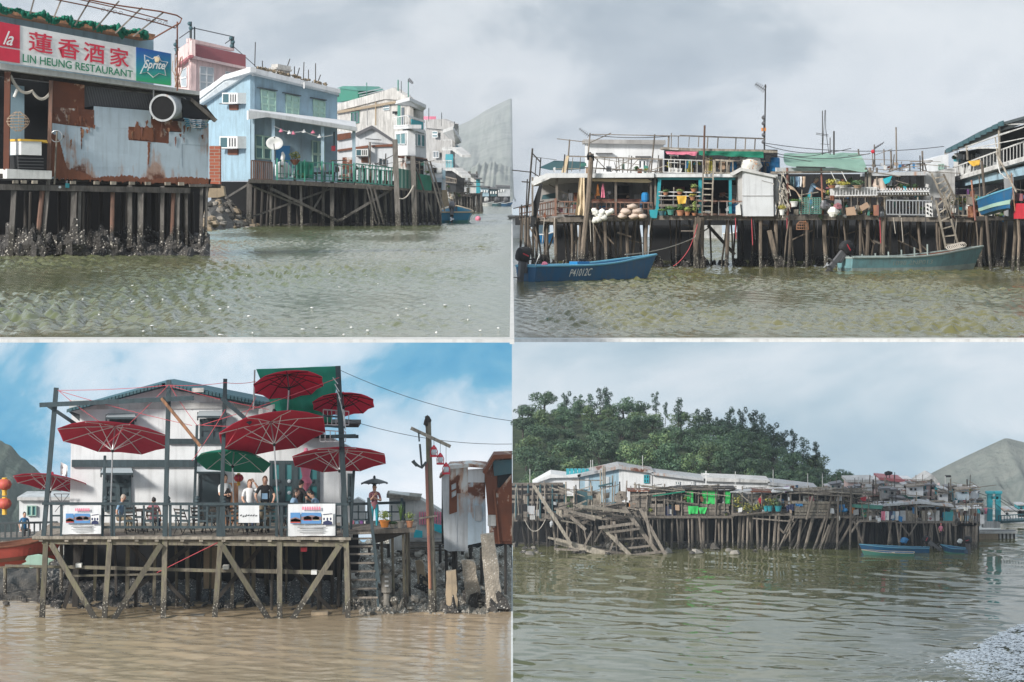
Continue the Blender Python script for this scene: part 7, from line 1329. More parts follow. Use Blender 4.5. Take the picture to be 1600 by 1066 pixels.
# sheds at the right
gs = T('metal_shed', 'tall grey patched metal shed on stilts', 'shed', FP(112.5).p(720, 860)); Gs = FP(112.5)
for i, (q, m) in enumerate((([(690, 742), (702, 730), (702, 862), (694, 858)], 'sheet_grey'), ([(702, 730), (731, 727), (731, 770), (702, 772)], 'sheet_rusty'), ([(702, 772), (714, 771), (714, 800), (702, 804)], 'sheet_rusty'), ([(714, 771), (731, 770), (731, 862), (714, 861)], 'sheet_grey'), ([(702, 804), (714, 800), (714, 861), (702, 862)], 'sheet_grey'), ([(731, 734), (757, 732), (757, 754), (731, 754)], 'sheet_pale'), ([(731, 754), (757, 754), (759, 790), (731, 790)], 'sheet_blue'), ([(731, 790), (759, 790), (760, 846), (731, 852)], 'sheet_blue'))): slab(gs, Gs, q, .05, m, 'metal_sheet', .02*(i % 3))
slab(gs, Gs, [(686, 746), (702, 727), (735, 725), (760, 727), (760, 732), (735, 730), (704, 733), (688, 748)], 1.5, 'sheet_rusty', 'roof', .2); rect(gs, Gs, 690, 746, 758, 850, 1.5, 'dark', 'inner_wall', -.2); window(gs, Gs, [(704, 757), (714, 752), (714, 775), (705, 780)], 'sheet_rusty', 'glass_pale', 1, 2, .06); rect(gs, Gs, 742, 790, 753, 814, .03, 'sheet_grey', 'hatch', .07)
for x in (697, 708, 712, 735, 752): post(gs, Gs, x, 856, x+1, 925, 5, 'timber_dark', 'stilt', -.3, toz=ZBL)
rh = T('rusty_shed', 'dark rusty metal shed with sloping roof beside the grey shed', 'shed', FP(111.5).p(780, 850)); Rh = FP(111.5); slab(rh, Rh, [(757, 738), (772, 716), (800, 714), (800, 850), (766, 850)], .1, 'sheet_rusty', 'wall'); slab(rh, Rh, [(754, 738), (771, 711), (800, 710), (800, 716), (773, 718), (758, 742)], 1.5, 'sheet_rust', 'roof', .3); rect(rh, Rh, 777, 738, 800, 762, .05, 'dark', 'opening', .03); slab(rh, Rh, [(770, 720), (800, 718), (800, 740), (772, 744)], .05, 'teal_dark', 'canvas', .1); slab(rh, Rh, [(775, 770), (800, 740), (800, 846), (778, 846)], .04, 'sheet_rust', 'red_sheet', .05); bar(rh, Rh, 772, 765, 780, 850, 2.5, 'rust_brown', 'strap', .12); rect(rh, Rh, 762, 805, 775, 822, .1, 'stained_white', 'meter_box', .1)
for x in (765, 790): post(rh, Rh, x, 848, x, 930, 5, 'timber_dark', 'stilt', -.3, toz=ZBL)
# clutter behind: fences, tarps, far shacks
bs = T('far_shack', 'pale shack with red striped fence and turquoise tarpaulins behind the wooden pole', 'shack', FP(120).p(660, 860)); Bs = FP(120); slab(bs, Bs, [(608, 770), (650, 776), (690, 800), (690, 860), (608, 860)], 1., 'stained_white', 'wall'); slab(bs, Bs, [(604, 772), (658, 777), (656, 782), (604, 778)], 1.4, 'timber_pale', 'roof', .2); [rect(bs, Bs, 655+i*4, 800, 657+i*4, 820, .05, 'pink', 'fence_slat', .1) for i in range(12)]; slab(bs, Bs, [(676, 818), (702, 824), (690, 834), (676, 828)], .1, 'teal_cloth', 'tarp', .2); slab(bs, Bs, [(648, 828), (660, 830), (660, 842), (646, 842)], .1, 'teal_cloth', 'tarp', .2); bar(bs, Bs, 640, 842, 705, 842, 3, 'grey_paint', 'pipe', .3)
for i in range(16): bar(bs, Bs, 636+R.uniform(-5, 5), 848+i*3, 700+R.uniform(-5, 5), 847+i*3+R.uniform(-3, 3), 2.2, 'timber', 'stacked_pole', .2+.05*(i % 3))
for i in range(14): post(bs, Bs, 560+i*16+R.uniform(-4, 4), 850, 560+i*16, 930, 5, 'timber_dark', 'stilt', R.uniform(-1, 2), toz=ZBL)
rect(bs, Bs, 556, 850, 800, 900, .1, 'dark', 'underfloor_shade', -3)  # dark sheet added to fill the gap below with painted shade
for x0, y0, x1, y1, m in ((548, 778, 570, 786, 'white_wall'), (500, 774, 520, 778, 'white_wall')): slab(bs, FP(116), [(x0, y0+6), ((x0+x1)/2, y0), (x1, y0+6), (x1, y1+30), (x0, y1+30)], .5, m, 'tent', 0)
# ================================================================== lower right: hillside village on stilts
WZ = ZBR-.6
def Ybr(yw): return 163000/(yw-YH)
R0 = FP(295); R1 = FP(301); R2 = FP(308); R3 = FP(316)
hillmat('hill_br', (.035, .07, .03), (.08, .12, .05), .5)
SK = ((780, 640), (803, 650), (850, 640), (900, 642), (950, 640), (1000, 655), (1060, 668), (1100, 680), (1140, 682), (1180, 690), (1220, 715), (1260, 735), (1300, 752), (1345, 775), (1380, 815))
def skyl(x):
    for (a, ya), (b_, yb) in zip(SK[:-1], SK[1:]):
        if a <= x <= b_: return ya+(yb-ya)*(x-a)/(b_-a)
    return 815 if x > 1380 else 640
H0, H1 = 322, 400; BASE = P(0, 812, H0).z
def hillz(x, v): return BASE+(P(x, skyl(x), H1).z-BASE)*v
g = []
for j in range(25):
    v = j/24; Yd = H0+(H1-H0)*v; g.append([Vector((P(x, 0, Yd).x, Yd, hillz(x, v)-.5+.25*mn.noise(Vector((x*.05, v*9, 2))))) for x in range(801, 1384, 6)])
g.append([Vector((q.x, 425, q.z-14)) for q in g[-1]])
B().sheet(g).o('hill', 'hill_br', None, smooth=True, kind='structure')
flat('leaf_a', (.038, .085, .050), .65, spread=.35); flat('leaf_b', (.070, .130, .062), .65, spread=.3); flat('leaf_c', (.13, .19, .075), .65, spread=.25); flat('leaf_d', (.050, .10, .070), .7, spread=.25)  # teal lean of the leaves puts haze into their colour
def treekind(seed, kind):
    rr = random.Random(seed); t = T('tree', 'x', 'tree', (0, 0, 0)); h = 2.6
    if kind == 'slender':
        B().tube([(0, 0, -.4), (.05, 0, 1.4), (0, .03, 3.2)], .07, 6, r1=.02).o('trunk', 'timber_dark', t); b = B()
        for i in range(10): z = 1.0+2.5*i/10; leaves(b, (rr.gauss(0, .22), rr.gauss(0, .22), z), .42*(1.15-.6*i/10), .4, .36, 70, .11, rr.randrange(9999), .5)
        b.o('crown', ['leaf_d', 'leaf_a'], t)
    else:
        B().tube([(0, 0, -.6), (.06, .02, .5), (.0, .05, 1.2)], .13, 6, r1=.07).o('trunk', 'timber_dark', t); b = B()
        for i in range(3): a = rr.uniform(0, 6.28); b_ = B().tube([(0, .03, .6), (math.cos(a)*.6, math.sin(a)*.6, 1.4)], .06, 5, r1=.02); b_.o('limb', 'timber_dark', t)
        m_ = {'dark': ['leaf_a', 'leaf_b'], 'mid': ['leaf_b', 'leaf_a'], 'pale': ['leaf_c', 'leaf_b']}[kind]
        for i in range(17):
            a = rr.uniform(0, 6.28); r_ = rr.uniform(.2, 1.0); z = 1.2+rr.uniform(-.85, .85)*(1.15-r_*.5); leaves(b, (math.cos(a)*r_*1.15, math.sin(a)*r_*1.15, z), rr.uniform(.42, .66), .55, rr.uniform(.30, .46), 105, .10, rr.randrange(9999), .6)
        b.o('crown', m_, t)
    return t
LAB = {'dark': 'dark green round tree', 'mid': 'mid green round tree', 'pale': 'pale yellow green round tree', 'slender': 'slender feathery tree'}
protos = {k: [treekind(i*7+j, k) for j in range(3)] for i, k in enumerate(LAB)}; used = set()
def tree(kind, x, Yd, z, sc, rr, where='in the dense wood on the slope'):
    pr = rr.choice(protos[kind]); loc = (P(x, 0, Yd).x, Yd, z); ro = (0, 0, rr.uniform(0, 6.28)); s3 = (sc*rr.uniform(.9, 1.15), sc*rr.uniform(.9, 1.15), sc*rr.uniform(.9, 1.15))
    if pr not in used:
        used.add(pr); c = pr; c.location = loc; c.rotation_euler = ro; c.scale = s3
        for ch in pr.children: ch.matrix_parent_inverse = Matrix()
    else: c = copies(pr, loc, rot=ro, sc=s3)
    tag(c, LAB[kind]+' '+where, 'tree', kind+' trees '+where)
for k in protos:
    for pr in protos[k]:
        for ch in pr.children: ch.matrix_parent_inverse = Matrix()
rr = random.Random(21)
rows_ = ((.02, 13), (.12, 15), (.22, 15), (.33, 15), (.44, 15), (.55, 15), (.66, 15), (.77, 15), (.88, 15), (.98, 16))
for v, n_ in rows_:
    xe = 1352-70*v
    for i in range(n_):
        x = 813+(xe-813)*(i+rr.uniform(.1, .9))/n_; Yd = H0+(H1-H0)*v+rr.uniform(-3, 3)
        k = rr.choices(['dark', 'mid', 'pale'], [.5, .36, .14])[0]
        if v < .2 and rr.random() < .4: k = 'pale'
        tree(k, x, Yd, hillz(x, v)-.5, rr.uniform(.85, 1.6)*(1.1-.25*v), rr, 'at the foot of the wooded hill' if v < .15 else 'on the crest of the wooded hill' if v > .85 else 'in the lower wood on the hillside' if v < .5 else 'in the upper wood on the hillside')
for x, top, v, sc in ((948, 610, 1, .95), (938, 617, 1, .85), (922, 618, 1, .8), (885, 620, .97, .8), (1025, 622, 1, .62), (1040, 636, 1, .5), (1060, 631, .95, .85), (1092, 650, .9, .9), (1106, 650, .92, .9), (1122, 655, .9, .7), (1140, 637, .95, 1.0), (1160, 650, .9, .9), (1178, 648, .9, 1.1), (1190, 655, .9, 1.0), (1208, 665, .85, .9), (1240, 672, .95, .9), (1255, 690, .9, .8), (1275, 698, .9, .75), (905, 622, .97, .7), (1150, 660, .8, .9), (1196, 668, .8, .9), (1225, 680, .85, .9)):
    Yd = H0+(H1-H0)*v; tree('slender', x, Yd, P(x, top-6, Yd).z-3.5*sc*1.35, sc*1.35, rr, 'rising above the crest of the wooded hill')
for x, y, s_ in ((1310, 735, 1.0), (1330, 742, .85), (1295, 738, .9), (1290, 750, .9), (1320, 752, .8), (1268, 745, 1.)): tree('mid', x, 330, P(x, y, 330).z-2.1*s_, s_, rr, 'at the right end of the wood behind the pink house')
for x, y, s_ in ((985, 700, 1.5), (1010, 705, 1.2), (1080, 712, 1.2), (1045, 700, 1.3), (832, 745, 1.), (822, 755, .8)): tree('pale' if x not in (1045,) else 'mid', x, 322, P(x, y, 322).z-2.1*s_, s_, rr, 'just behind the white roofs')
mount('mountain', 1370, 1660, 560, 760, lambda x: 760-75*max(0, min(1, (x-1420)/150))**.9+(0 if x < 1575 else (x-1575)*.25), -60, 'hill_far', 80, 30, 12)
# mud bank under the village
g = []
for j in range(13):
    Yd = 290.5+j*3.2; g.append([Vector((P(x, 0, Yd).x, Yd, ZBR-.35+(.5 if x < 1220 else .1)*min(1, j/4)+.45*mn.noise(Vector((x*.06, Yd*.25, 4))))) for x in range(801, 1560, 6)])
mound('mud_bank', g, 'mud')
# houses behind
def house(name, lab, pl, wall, roof, wm, rm, wins=(), cat='house', thick=4):
    t = T(name, lab, cat, pl.p(wall[0][0], wall[-1][1])); slab(t, pl, wall, thick, wm, 'wall'); slab(t, pl, roof, thick+1, rm, 'roof', .4)
    for q in wins: window(t, pl, [(q[0], q[1]), (q[2], q[1]), (q[2], q[3]), (q[0], q[3])], 'white_clean', 'glass_teal', 2 if q[2]-q[0] > 5 else 1, 1, .08, fw=.15)
    return t
house('white_tent', 'white tent roof behind the collapsed pier', R3, [(836, 756), (860, 744), (886, 746), (906, 742), (906, 775), (836, 775)], [(832, 757), (861, 741), (886, 744), (908, 741), (906, 746), (860, 747)], 'white_clean', 'white_clean', cat='tent')
wh2 = house('blue_white_house', 'pale blue and white house with a metal roof behind the collapsed pier', R3, [(905, 742), (967, 730), (967, 785), (905, 785)], [(902, 742), (967, 728), (1021, 736), (1021, 740), (967, 733), (903, 746)], 'blue_wall', 'sheet_grey'); slab(wh2, R3, [(967, 731), (1019, 738), (1019, 785), (967, 785)], 3, 'white_clean', 'white_wall', .02); window(wh2, R3, [(1006, 742), (1014, 742), (1014, 755), (1006, 755)], 'teal_paint', 'glass_dark', 2, 2, .1, fw=.15); [rect(wh2, R3, x, 745, x+6, 765, .05, 'blue_trim', 'shutter', .06) for x in (914, 946)]
house('white_house', 'low white house with two small windows behind the green curtains', R3, [(1020, 740), (1100, 750), (1100, 785), (1020, 785)], [(1018, 738), (1102, 748), (1102, 752), (1018, 742)], 'white_clean', 'sheet_grey', ((1055, 752, 1062, 758), (1079, 752, 1085, 758)))
house('white_house', 'long low white house behind the flowering plants', R3, [(1100, 750), (1200, 752), (1200, 790), (1100, 785)], [(1100, 746), (1150, 748), (1203, 751), (1203, 755), (1100, 752)], 'white_clean', 'white_wall', ((1165, 760, 1172, 766), (1188, 762, 1194, 768)))
house('white_house', 'white house with laundry line left of the pole roof', R3, [(1200, 757), (1275, 765), (1275, 795), (1200, 790)], [(1200, 753), (1278, 762), (1278, 766), (1200, 758)], 'white_wall', 'sheet_grey', ((1215, 766, 1220, 772),))
house('pink_house', 'pale pink house beside the red roofed house', R3, [(1325, 752), (1366, 751), (1366, 790), (1325, 790)], [(1323, 750), (1368, 749), (1368, 753), (1323, 754)], 'pink_wall', 'white_wall', ((1338, 761, 1344, 767),))
rh2 = house('red_roof_house', 'white house with dark red roofs above the right shacks', R3, [(1362, 752), (1374, 748), (1426, 749), (1426, 790), (1358, 790)], [(1374, 746), (1410, 749), (1426, 752), (1426, 756), (1374, 750)], 'white_clean', 'maroon', ((1390, 752, 1397, 758), (1378, 752, 1384, 757))); slab(rh2, R3, [(1358, 760), (1386, 756), (1384, 765), (1356, 768)], .5, 'maroon', 'lower_roof', .6); [post(rh2, R3, x, 738, x, 748, 1.2, 'dark', 'aerial', .2) for x in (1385, 1390, 1398)]; B().ball(R3.p(1388, 740), .5, .2, .2, 6, jit=.4).o('aerial_top', 'dark', rh2)
house('gable_house', 'white gabled house with steep roof edge above the right shacks', R3, [(1418, 765), (1457, 745), (1475, 768), (1475, 795), (1418, 795)], [(1416, 765), (1455, 742), (1460, 744), (1476, 768), (1470, 768), (1456, 748), (1420, 768)], 'white_clean', 'white_wall')
for x0, y0, x1, y1, m, lab in ((885, 733, 922, 742, 'teal_paint', 'turquoise water tanks on the blue and white house'),):
    t = T('roof_tanks', lab, 'tank', R3.p(x0, y1)); [rect(t, R3, x0+i*6, y0, x0+i*6+5, y1+1, .8, m, 'tank', -1) for i in range(6)]
t = T('roof_cross', 'small white cross standing on the low white roof', 'cross', R2.p(1103, 765)); bar(t, R2, 1103, 736, 1103, 764, 1.6, 'white', 'upright'); bar(t, R2, 1098, 741, 1108, 741, 1.6, 'white', 'arm', .02)
for i, (x, y0, y1) in enumerate(((828, 733, 757), (923, 719, 735), (926, 719, 735), (1004, 712, 734), (1149, 737, 775), (1208, 734, 775), (1586-245, 745, 760), (1262, 740, 765), (1285, 740, 765), (1477, 744, 790), (1434, 757, 775))): post(None, R3, x, y0, x, y1, 1.2, 'white_wall', 'roof_pole', .8, label='thin pale pole above the village roofs', cat='pole', group='thin poles above the roofs')
t = T('street_lamp', 'grey street lamp above the white gabled house', 'street lamp', R3.p(1477, 790)); post(t, R3, 1477, 746, 1477, 790, 1.3, 'metal', 'pole', .5); rect(t, R3, 1477, 743, 1486, 746, .3, 'dark', 'lamp_head', .5)
# generic stilt shack rows -----------------------------------------------------------
def shack(lab, x0, x1, roofy, topy, decky, wallm, nst, lean=2, pl=R0, open_=(), name='stilt_shack', roofm='timber', stw=(3, 5), leanx=0):
    t = T(name, lab, 'house', pl.p((x0+x1)/2, decky+3))
    rect(t, pl, x0, topy, x1, decky, .2, wallm, 'back_wall', -2.5); 
    ns = max(1, int((x1-x0)/28)); xs_ = [x0-3+(x1-x0+6)*i/ns for i in range(ns+1)]
    for i in range(ns): a_ = R.uniform(-3, 3); c_ = R.uniform(-2.5, 2.5); slab(t, pl, [(xs_[i]-1, roofy+1+a_), (xs_[i+1]+1, roofy+1+a_+c_), (xs_[i+1]+1, roofy+3.2+a_+c_), (xs_[i]-1, roofy+3.2+a_)], R.uniform(1.5, 3.5), R.choice([roofm, 'sheet_grey', 'timber_dark', 'sheet_rusty', 'timber', 'sheet_pale']), 'roof', .6+.05*i)
    slab(t, pl, [(x0-2, decky), (x1+2, decky), (x1+2, decky+4), (x0-2, decky+4)], 5, 'timber', 'deck', .5)
    n2 = max(3, int((x1-x0)/13))
    for i in range(n2+1): x = x0+(x1-x0)*i/n2; post(t, pl, x, roofy-R.choice([0, 0, 3, 8]), x+R.uniform(-1, 1), decky+2, R.uniform(1.5, 2.6), 'timber', 'post', .4)
    for i in range(nst):
        x = x0+(x1-x0)*(i+R.uniform(.1, .9))/nst; ff = R.random() < .6; post(t, pl, x, decky+2, x-leanx*R.uniform(.5, 1.2)+R.uniform(-lean, lean)*2, 857, R.uniform(stw[0]*.6, stw[1]), 'timber_br' if ff else 'timber_dark', 'stilt', R.uniform(-.3, .5) if ff else R.uniform(-4, -1), toz=WZ, taper=1.15)
    rect(t, pl, x0, decky+2, x1, 870, .1, 'black', 'underside_shade', -6)  # black sheet behind the stilts, deck shade painted as colour
    for i in range(int((x1-x0)/5)): x = R.uniform(x0-4, x1-10); y = roofy+R.uniform(-5, 1); bar(t, pl, x, y, min(x1+6, x+R.uniform(12, 45)), y+R.uniform(-3, 3), R.uniform(.9, 1.7), R.choice(['timber', 'timber_pale', 'timber_dark']), 'roof_pole', R.uniform(-3, .9))
    return t
def planks(t, pl, x0, x1, y0, y1, n, off=.3, m='timber'):
    for i in range(n): y = y0+(y1-y0)*i/n; bar(t, pl, x0+R.uniform(-1, 2), y+1+R.uniform(-.5, .5), x1+R.uniform(-2, 1), y+1+R.uniform(-.8, .8), (y1-y0)/n*.9, m, 'plank', off+.03*(i % 2), d=.06)
def drape(pl, q, m, lab, ct='cloth', seed=1, waves=3, off=.5, nm='hanging_cloth', grp=None): return cloth(None, pl, q, m, nm, off, .12, 10, 6, waves, seed, label=lab, cat=ct, group=grp)
s1 = shack('long plank shack with bright green curtains on leaning stilts', 985, 1145, 764, 766, 806, 'dark', 26); planks(s1, R0, 985, 1038, 772, 806, 6); planks(s1, R0, 1068, 1140, 788, 806, 4)
rect(s1, R0, 1038, 791, 1056, 806, .1, 'navy', 'dark_panel', .3); rect(s1, R0, 1056, 789, 1070, 806, .1, 'timber_dark', 'panel', .3); rect(s1, R0, 1053, 771, 1062, 786, .1, 'timber_pale', 'door', -.5); planks(s1, R0, 1016, 1070, 784, 789, 1)
for i, q in enumerate(([(1073, 767), (1083, 767), (1083, 787), (1073, 786)], [(1097, 767), (1120, 767), (1120, 788), (1097, 787)], [(1133, 768), (1141, 768), (1141, 787), (1133, 787)])): drape(R0, q, 'lime_cloth', ('narrow bright green curtain left of the dark opening', 'wide bright green curtain between two dark openings', 'narrow bright green curtain beside the flowering plants')[i], 'curtain', i, 4, .4, 'curtain')
for i, q in enumerate(([(1075, 791), (1091, 791), (1090, 803), (1076, 803)], [(1091, 793), (1105, 793), (1101, 803), (1094, 803)])): drape(R0, q, 'lime_cloth', ('wider', 'smaller')[i]+' bright green cloth draped on the planks below the curtains', 'cloth', i+5, 1)
for q in ((990, 757, 1070, 766, 1.6), (1030, 765, 1140, 775, 1.2), (985, 775, 1040, 770, 1.5)): bar(s1, R0, *q[:4], q[4], 'timber_pale', 'roof_pole', .8)
bar(s1, R0, 1020, 775, 1070, 768, 2, 'green_net', 'green_hose', .8)
s2 = shack('open shack with flowering plants and teal pots on a plank deck', 1145, 1235, 768, 770, 802, 'grey_wall', 18); bar(s2, R0, 1140, 806, 1200, 800, 2.4, 'timber', 'beam', .8); bar(s2, R0, 1176, 810, 1240, 815, 2, 'timber', 'beam', .8); rect(s2, R0, 1170, 772, 1186, 790, .1, 'white_wall', 'panel', -1); rect(s2, R0, 1196, 772, 1230, 796, .1, 'dark', 'opening', -1)
for i, (x, y, rx, rz, m, lab) in enumerate(((1152, 783, .6, 1.0, ['leaf_b', 'leaf_yellow'], 'tall leafy shrub on the deck beside the last green curtain'), (1168, 794, .7, .7, ['leaf_yellow', 'leaf_b'], 'bushy yellow flowering plant on the plank deck'), (1182, 793, .6, .7, ['leaf_yellow', 'leaf_c'], 'yellow bush beside the person in red'), (1203, 785, .8, .8, ['leaf_c', 'leaf_yellow'], 'yellow green shrub above the teal pots'), (1213, 787, .7, .6, ['leaf_c', 'leaf_b'], 'leafy green shrub above the last teal pot'))): leaves(B(), R0.p(x, y, .7), rx, .6, rz, 160, .11, i, .2).o('shrub', m, None, label=lab, cat='shrub')
for i, x in enumerate((1197, 1203, 1216)): t = T('plant_pot', ('teal pot at the left of three on the plank deck', 'teal pot in the middle of three on the plank deck', 'larger teal pot at the right of three on the plank deck')[i], 'pot', R0.p(x, 799, .8)); B().lathe([(.15+.04*i, 0), (.24+.05*i, .45), (.26+.05*i, .5)], R0.p(x, 799, .8), 10).o('pot', 'teal_paint', t)
f_ = R0.p(1188, 800, .2); person('person in red top standing among the plants on the plank deck', f_, 1.5, .6, 'stand', 'red', 'dark', 'hair')
s3 = shack('tumbledown pole roofed shack on steeply leaning stilts', 1236, 1345, 767, 770, 806, 'timber_dark', 26, 5, leanx=22, stw=(3, 5.5)); planks(s3, R0, 1240, 1300, 789, 806, 4, .4, 'timber_pale'); planks(s3, R0, 1296, 1330, 783, 800, 3, .4, 'timber_red'); planks(s3, R0, 1236, 1310, 784, 788, 1, .5, 'timber_pale')
for i in range(34): x = R.uniform(1225, 1330); l_ = R.uniform(20, 70); y = 768+R.uniform(-5, 6); bar(s3, R0, x, y, min(1362, x+l_), y+R.uniform(-4, 5), R.uniform(1, 1.8), R.choice(['timber', 'timber_pale']), 'roof_pole', R.uniform(-2, 1.2))
for q in ((1255, 775, 1275, 785, 'foam'), (1276, 781, 1285, 786, 'white_wall'), (1300, 776, 1320, 790, 'sheet_rusty')): rect(s3, R0, *q[:4], .5, q[4], 'bundle', -.3)
for x0, y0, x1, y1 in ((1238, 808, 1225, 833), (1225, 833, 1218, 826), (1300, 770, 1292, 812), (1270, 775, 1260, 812), (1310, 772, 1308, 862), (1330, 760, 1328, 862), (1342, 815, 1330, 832), (1335, 815, 1350, 855), (1290, 808, 1270, 862), (1296, 820, 1280, 862)): post(s3, R0, x0, y0, x1, y1, 3.6, 'timber_br', 'leaning_pole', .9)
for i, (q, m, lab) in enumerate((([(1243, 786), (1254, 786), (1254, 791), (1243, 791)], 'blue_barrel', 'folded blue cloth on the left end of the tumbledown shack'), ([(1311, 789), (1320, 788), (1320, 800), (1311, 800)], 'blue_barrel', 'blue cloth hung on the tumbledown shack'), ([(1330, 790), (1336, 789), (1335, 803), (1330, 802)], 'orange', 'orange red cloth hung on the tumbledown shack'), ([(1344, 777), (1354, 776), (1353, 783), (1345, 782)], 'red', 'red bundle under the pole roof'), ([(1228, 790), (1241, 787), (1241, 798), (1229, 799)], 'navy', 'navy tarpaulin beside the teal pots'))): drape(R0, q, m, lab, seed=i)
s4 = shack('shack with green net fence and laundry right of the tumbledown shack', 1340, 1402, 790, 792, 812, 'grey_wall', 16, 3); rect(s4, R0, 1345, 797, 1358, 808, .1, 'green_paint', 'green_net_panel', .4); rect(s4, R0, 1358, 798, 1368, 808, .1, 'timber', 'panel', .4); slab(s4, R0, [(1330, 788), (1380, 790), (1378, 796), (1332, 793)], .6, 'green_dull', 'green_awning', .7); bar(s4, R0, 1385, 808, 1360, 790, 1.5, 'timber', 'pole', .5)
for i, (x, m) in enumerate(((1380, 'pink'), (1386, 'shirt_white'), (1391, 'navy'), (1402, 'shirt_white'), (1396, 'shirt_blue'))): drape(R0, [(x-3, 799), (x+3, 799), (x+3, 813), (x-3, 813)], m, ('pink garment on the washing line', 'white garment next to the pink one on the washing line', 'navy garment on the washing line', 'white garment at the end of the washing line', 'pale blue garment between navy and white on the washing line')[i], 'laundry', i, 1, .6, 'laundry')
s5 = shack('row shack with corrugated panels and a turquoise panel', 1402, 1490, 787, 789, 814, 'dark', 20, 2); [rect(s5, R0, x, 798, x+9, 814, .08, m, 'corrugated_panel', .4) for x, m in ((1406, 'sheet_grey'), (1415, 'timber_pale'), (1424, 'timber_pale'), (1440, 'timber_pale'), (1450, 'white_wall'), (1459, 'white_wall'))]; rect(s5, R0, 1474, 800, 1490, 814, .08, 'teal_paint', 'turquoise_panel', .45)
slab(s5, R0, [(1385, 788), (1440, 783), (1490, 790), (1490, 793), (1440, 787), (1385, 791)], 2, 'sheet_grey', 'upper_roof', 1)
for q in ((1405, 816, 1422, 838), (1432, 818, 1420, 838), (1462, 818, 1468, 846)): bar(s5, R0, *q, 2, 'timber_br', 'brace', .8)
s6 = shack('small grey shack at the right end of the stilt row', 1490, 1530, 793, 795, 818, 'grey_wall', 16, 2); [rect(s6, R0, x, 806, x+6, 814, .08, m, 'panel', .4) for x, m in ((1500, 'cream'), (1508, 'blue_wall'), (1516, 'sheet_grey'))]; rect(s6, R0, 1496, 818, 1526, 822, .4, 'sheet_grey', 'ledge', .5)
for i, (x, y0, y1) in enumerate(((1405, 765, 800), (1415, 762, 800), (1432, 758, 790), (1444, 757, 790), (1455, 762, 795), (1465, 768, 800), (1385, 770, 800), (1395, 768, 798))): post(s5, R1, x, y0, x, y1, 1.2, 'timber', 'upright', .3)
for q in ((1400, 772, 1460, 770), (1405, 780, 1470, 779), (1360, 772, 1400, 774), (1350, 780, 1400, 782)): bar(s5, R1, *q, 1, 'timber', 'rail', .3)
t = T('turquoise_frame', 'turquoise pipe frame above the row shacks', 'frame', R1.p(1470, 790)); [bar(t, R1, *q, 1.6, 'teal_paint', 'bar', .5) for q in ((1455, 772, 1488, 768), (1488, 765, 1490, 790), (1480, 790, 1494, 790), (1457, 772, 1458, 790))]
for i, (q, m, lab) in enumerate((([(1500, 775), (1504, 773), (1503, 782), (1500, 782)], 'red', 'small red cloth above the grey end shack'), ([(1400, 775), (1424, 773), (1424, 778), (1400, 780)], 'green_dull', 'green awning above the row shacks'), ([(1538, 793), (1543, 793), (1542, 803), (1538, 803)], 'pink', 'pink cloth hung by the turquoise bridge tower'), ([(1531, 795), (1535, 795), (1535, 812), (1531, 812)], 'sack', 'pale pink cloth hung left of the bridge tower'), ([(1226, 760), (1232, 759), (1232, 770), (1226, 770)], 'purple', 'purple garment on the roof line'), ([(1236, 759), (1241, 759), (1241, 772), (1236, 772)], 'rust_brown', 'brown garment on the roof line'), ([(1243, 758), (1247, 758), (1247, 770), (1243, 770)], 'blue_paint', 'blue garment on the roof line'))): drape(R1, q, m, lab, seed=i+9)
# infill walls between
for i, (x0, y0, x1, y1, m) in enumerate(((1362, 775, 1385, 790, 'white_wall'), (1384, 778, 1400, 790, 'dark'), (1400, 782, 1420, 796, 'sheet_pale'), (1430, 776, 1445, 786, 'white_wall'), (1446, 780, 1475, 796, 'sheet_grey'), (1478, 790, 1500, 800, 'white_wall'), (1275, 768, 1300, 776, 'white_wall'), (1300, 766, 1325, 776, 'pink_wall'))):
    t = T('back_hut', 'small hut '+('with white wall behind the green net shack', 'with dark front behind the laundry', 'of pale metal behind the corrugated panels', 'with white wall below the gabled house', 'of grey metal behind the turquoise frame', 'with white wall behind the turquoise panel', 'with white wall behind the pole roof', 'with pink wall behind the pole roof')[i], 'hut', R2.p(x0, y1)); rect(t, R2, x0, y0, x1, y1+12, 2, m, 'wall'); slab(t, R2, [(x0-2, y0-2), (x1+2, y0-1), (x1+2, y0+1), (x0-2, y0)], 3, 'metal_dark', 'roof', .4)
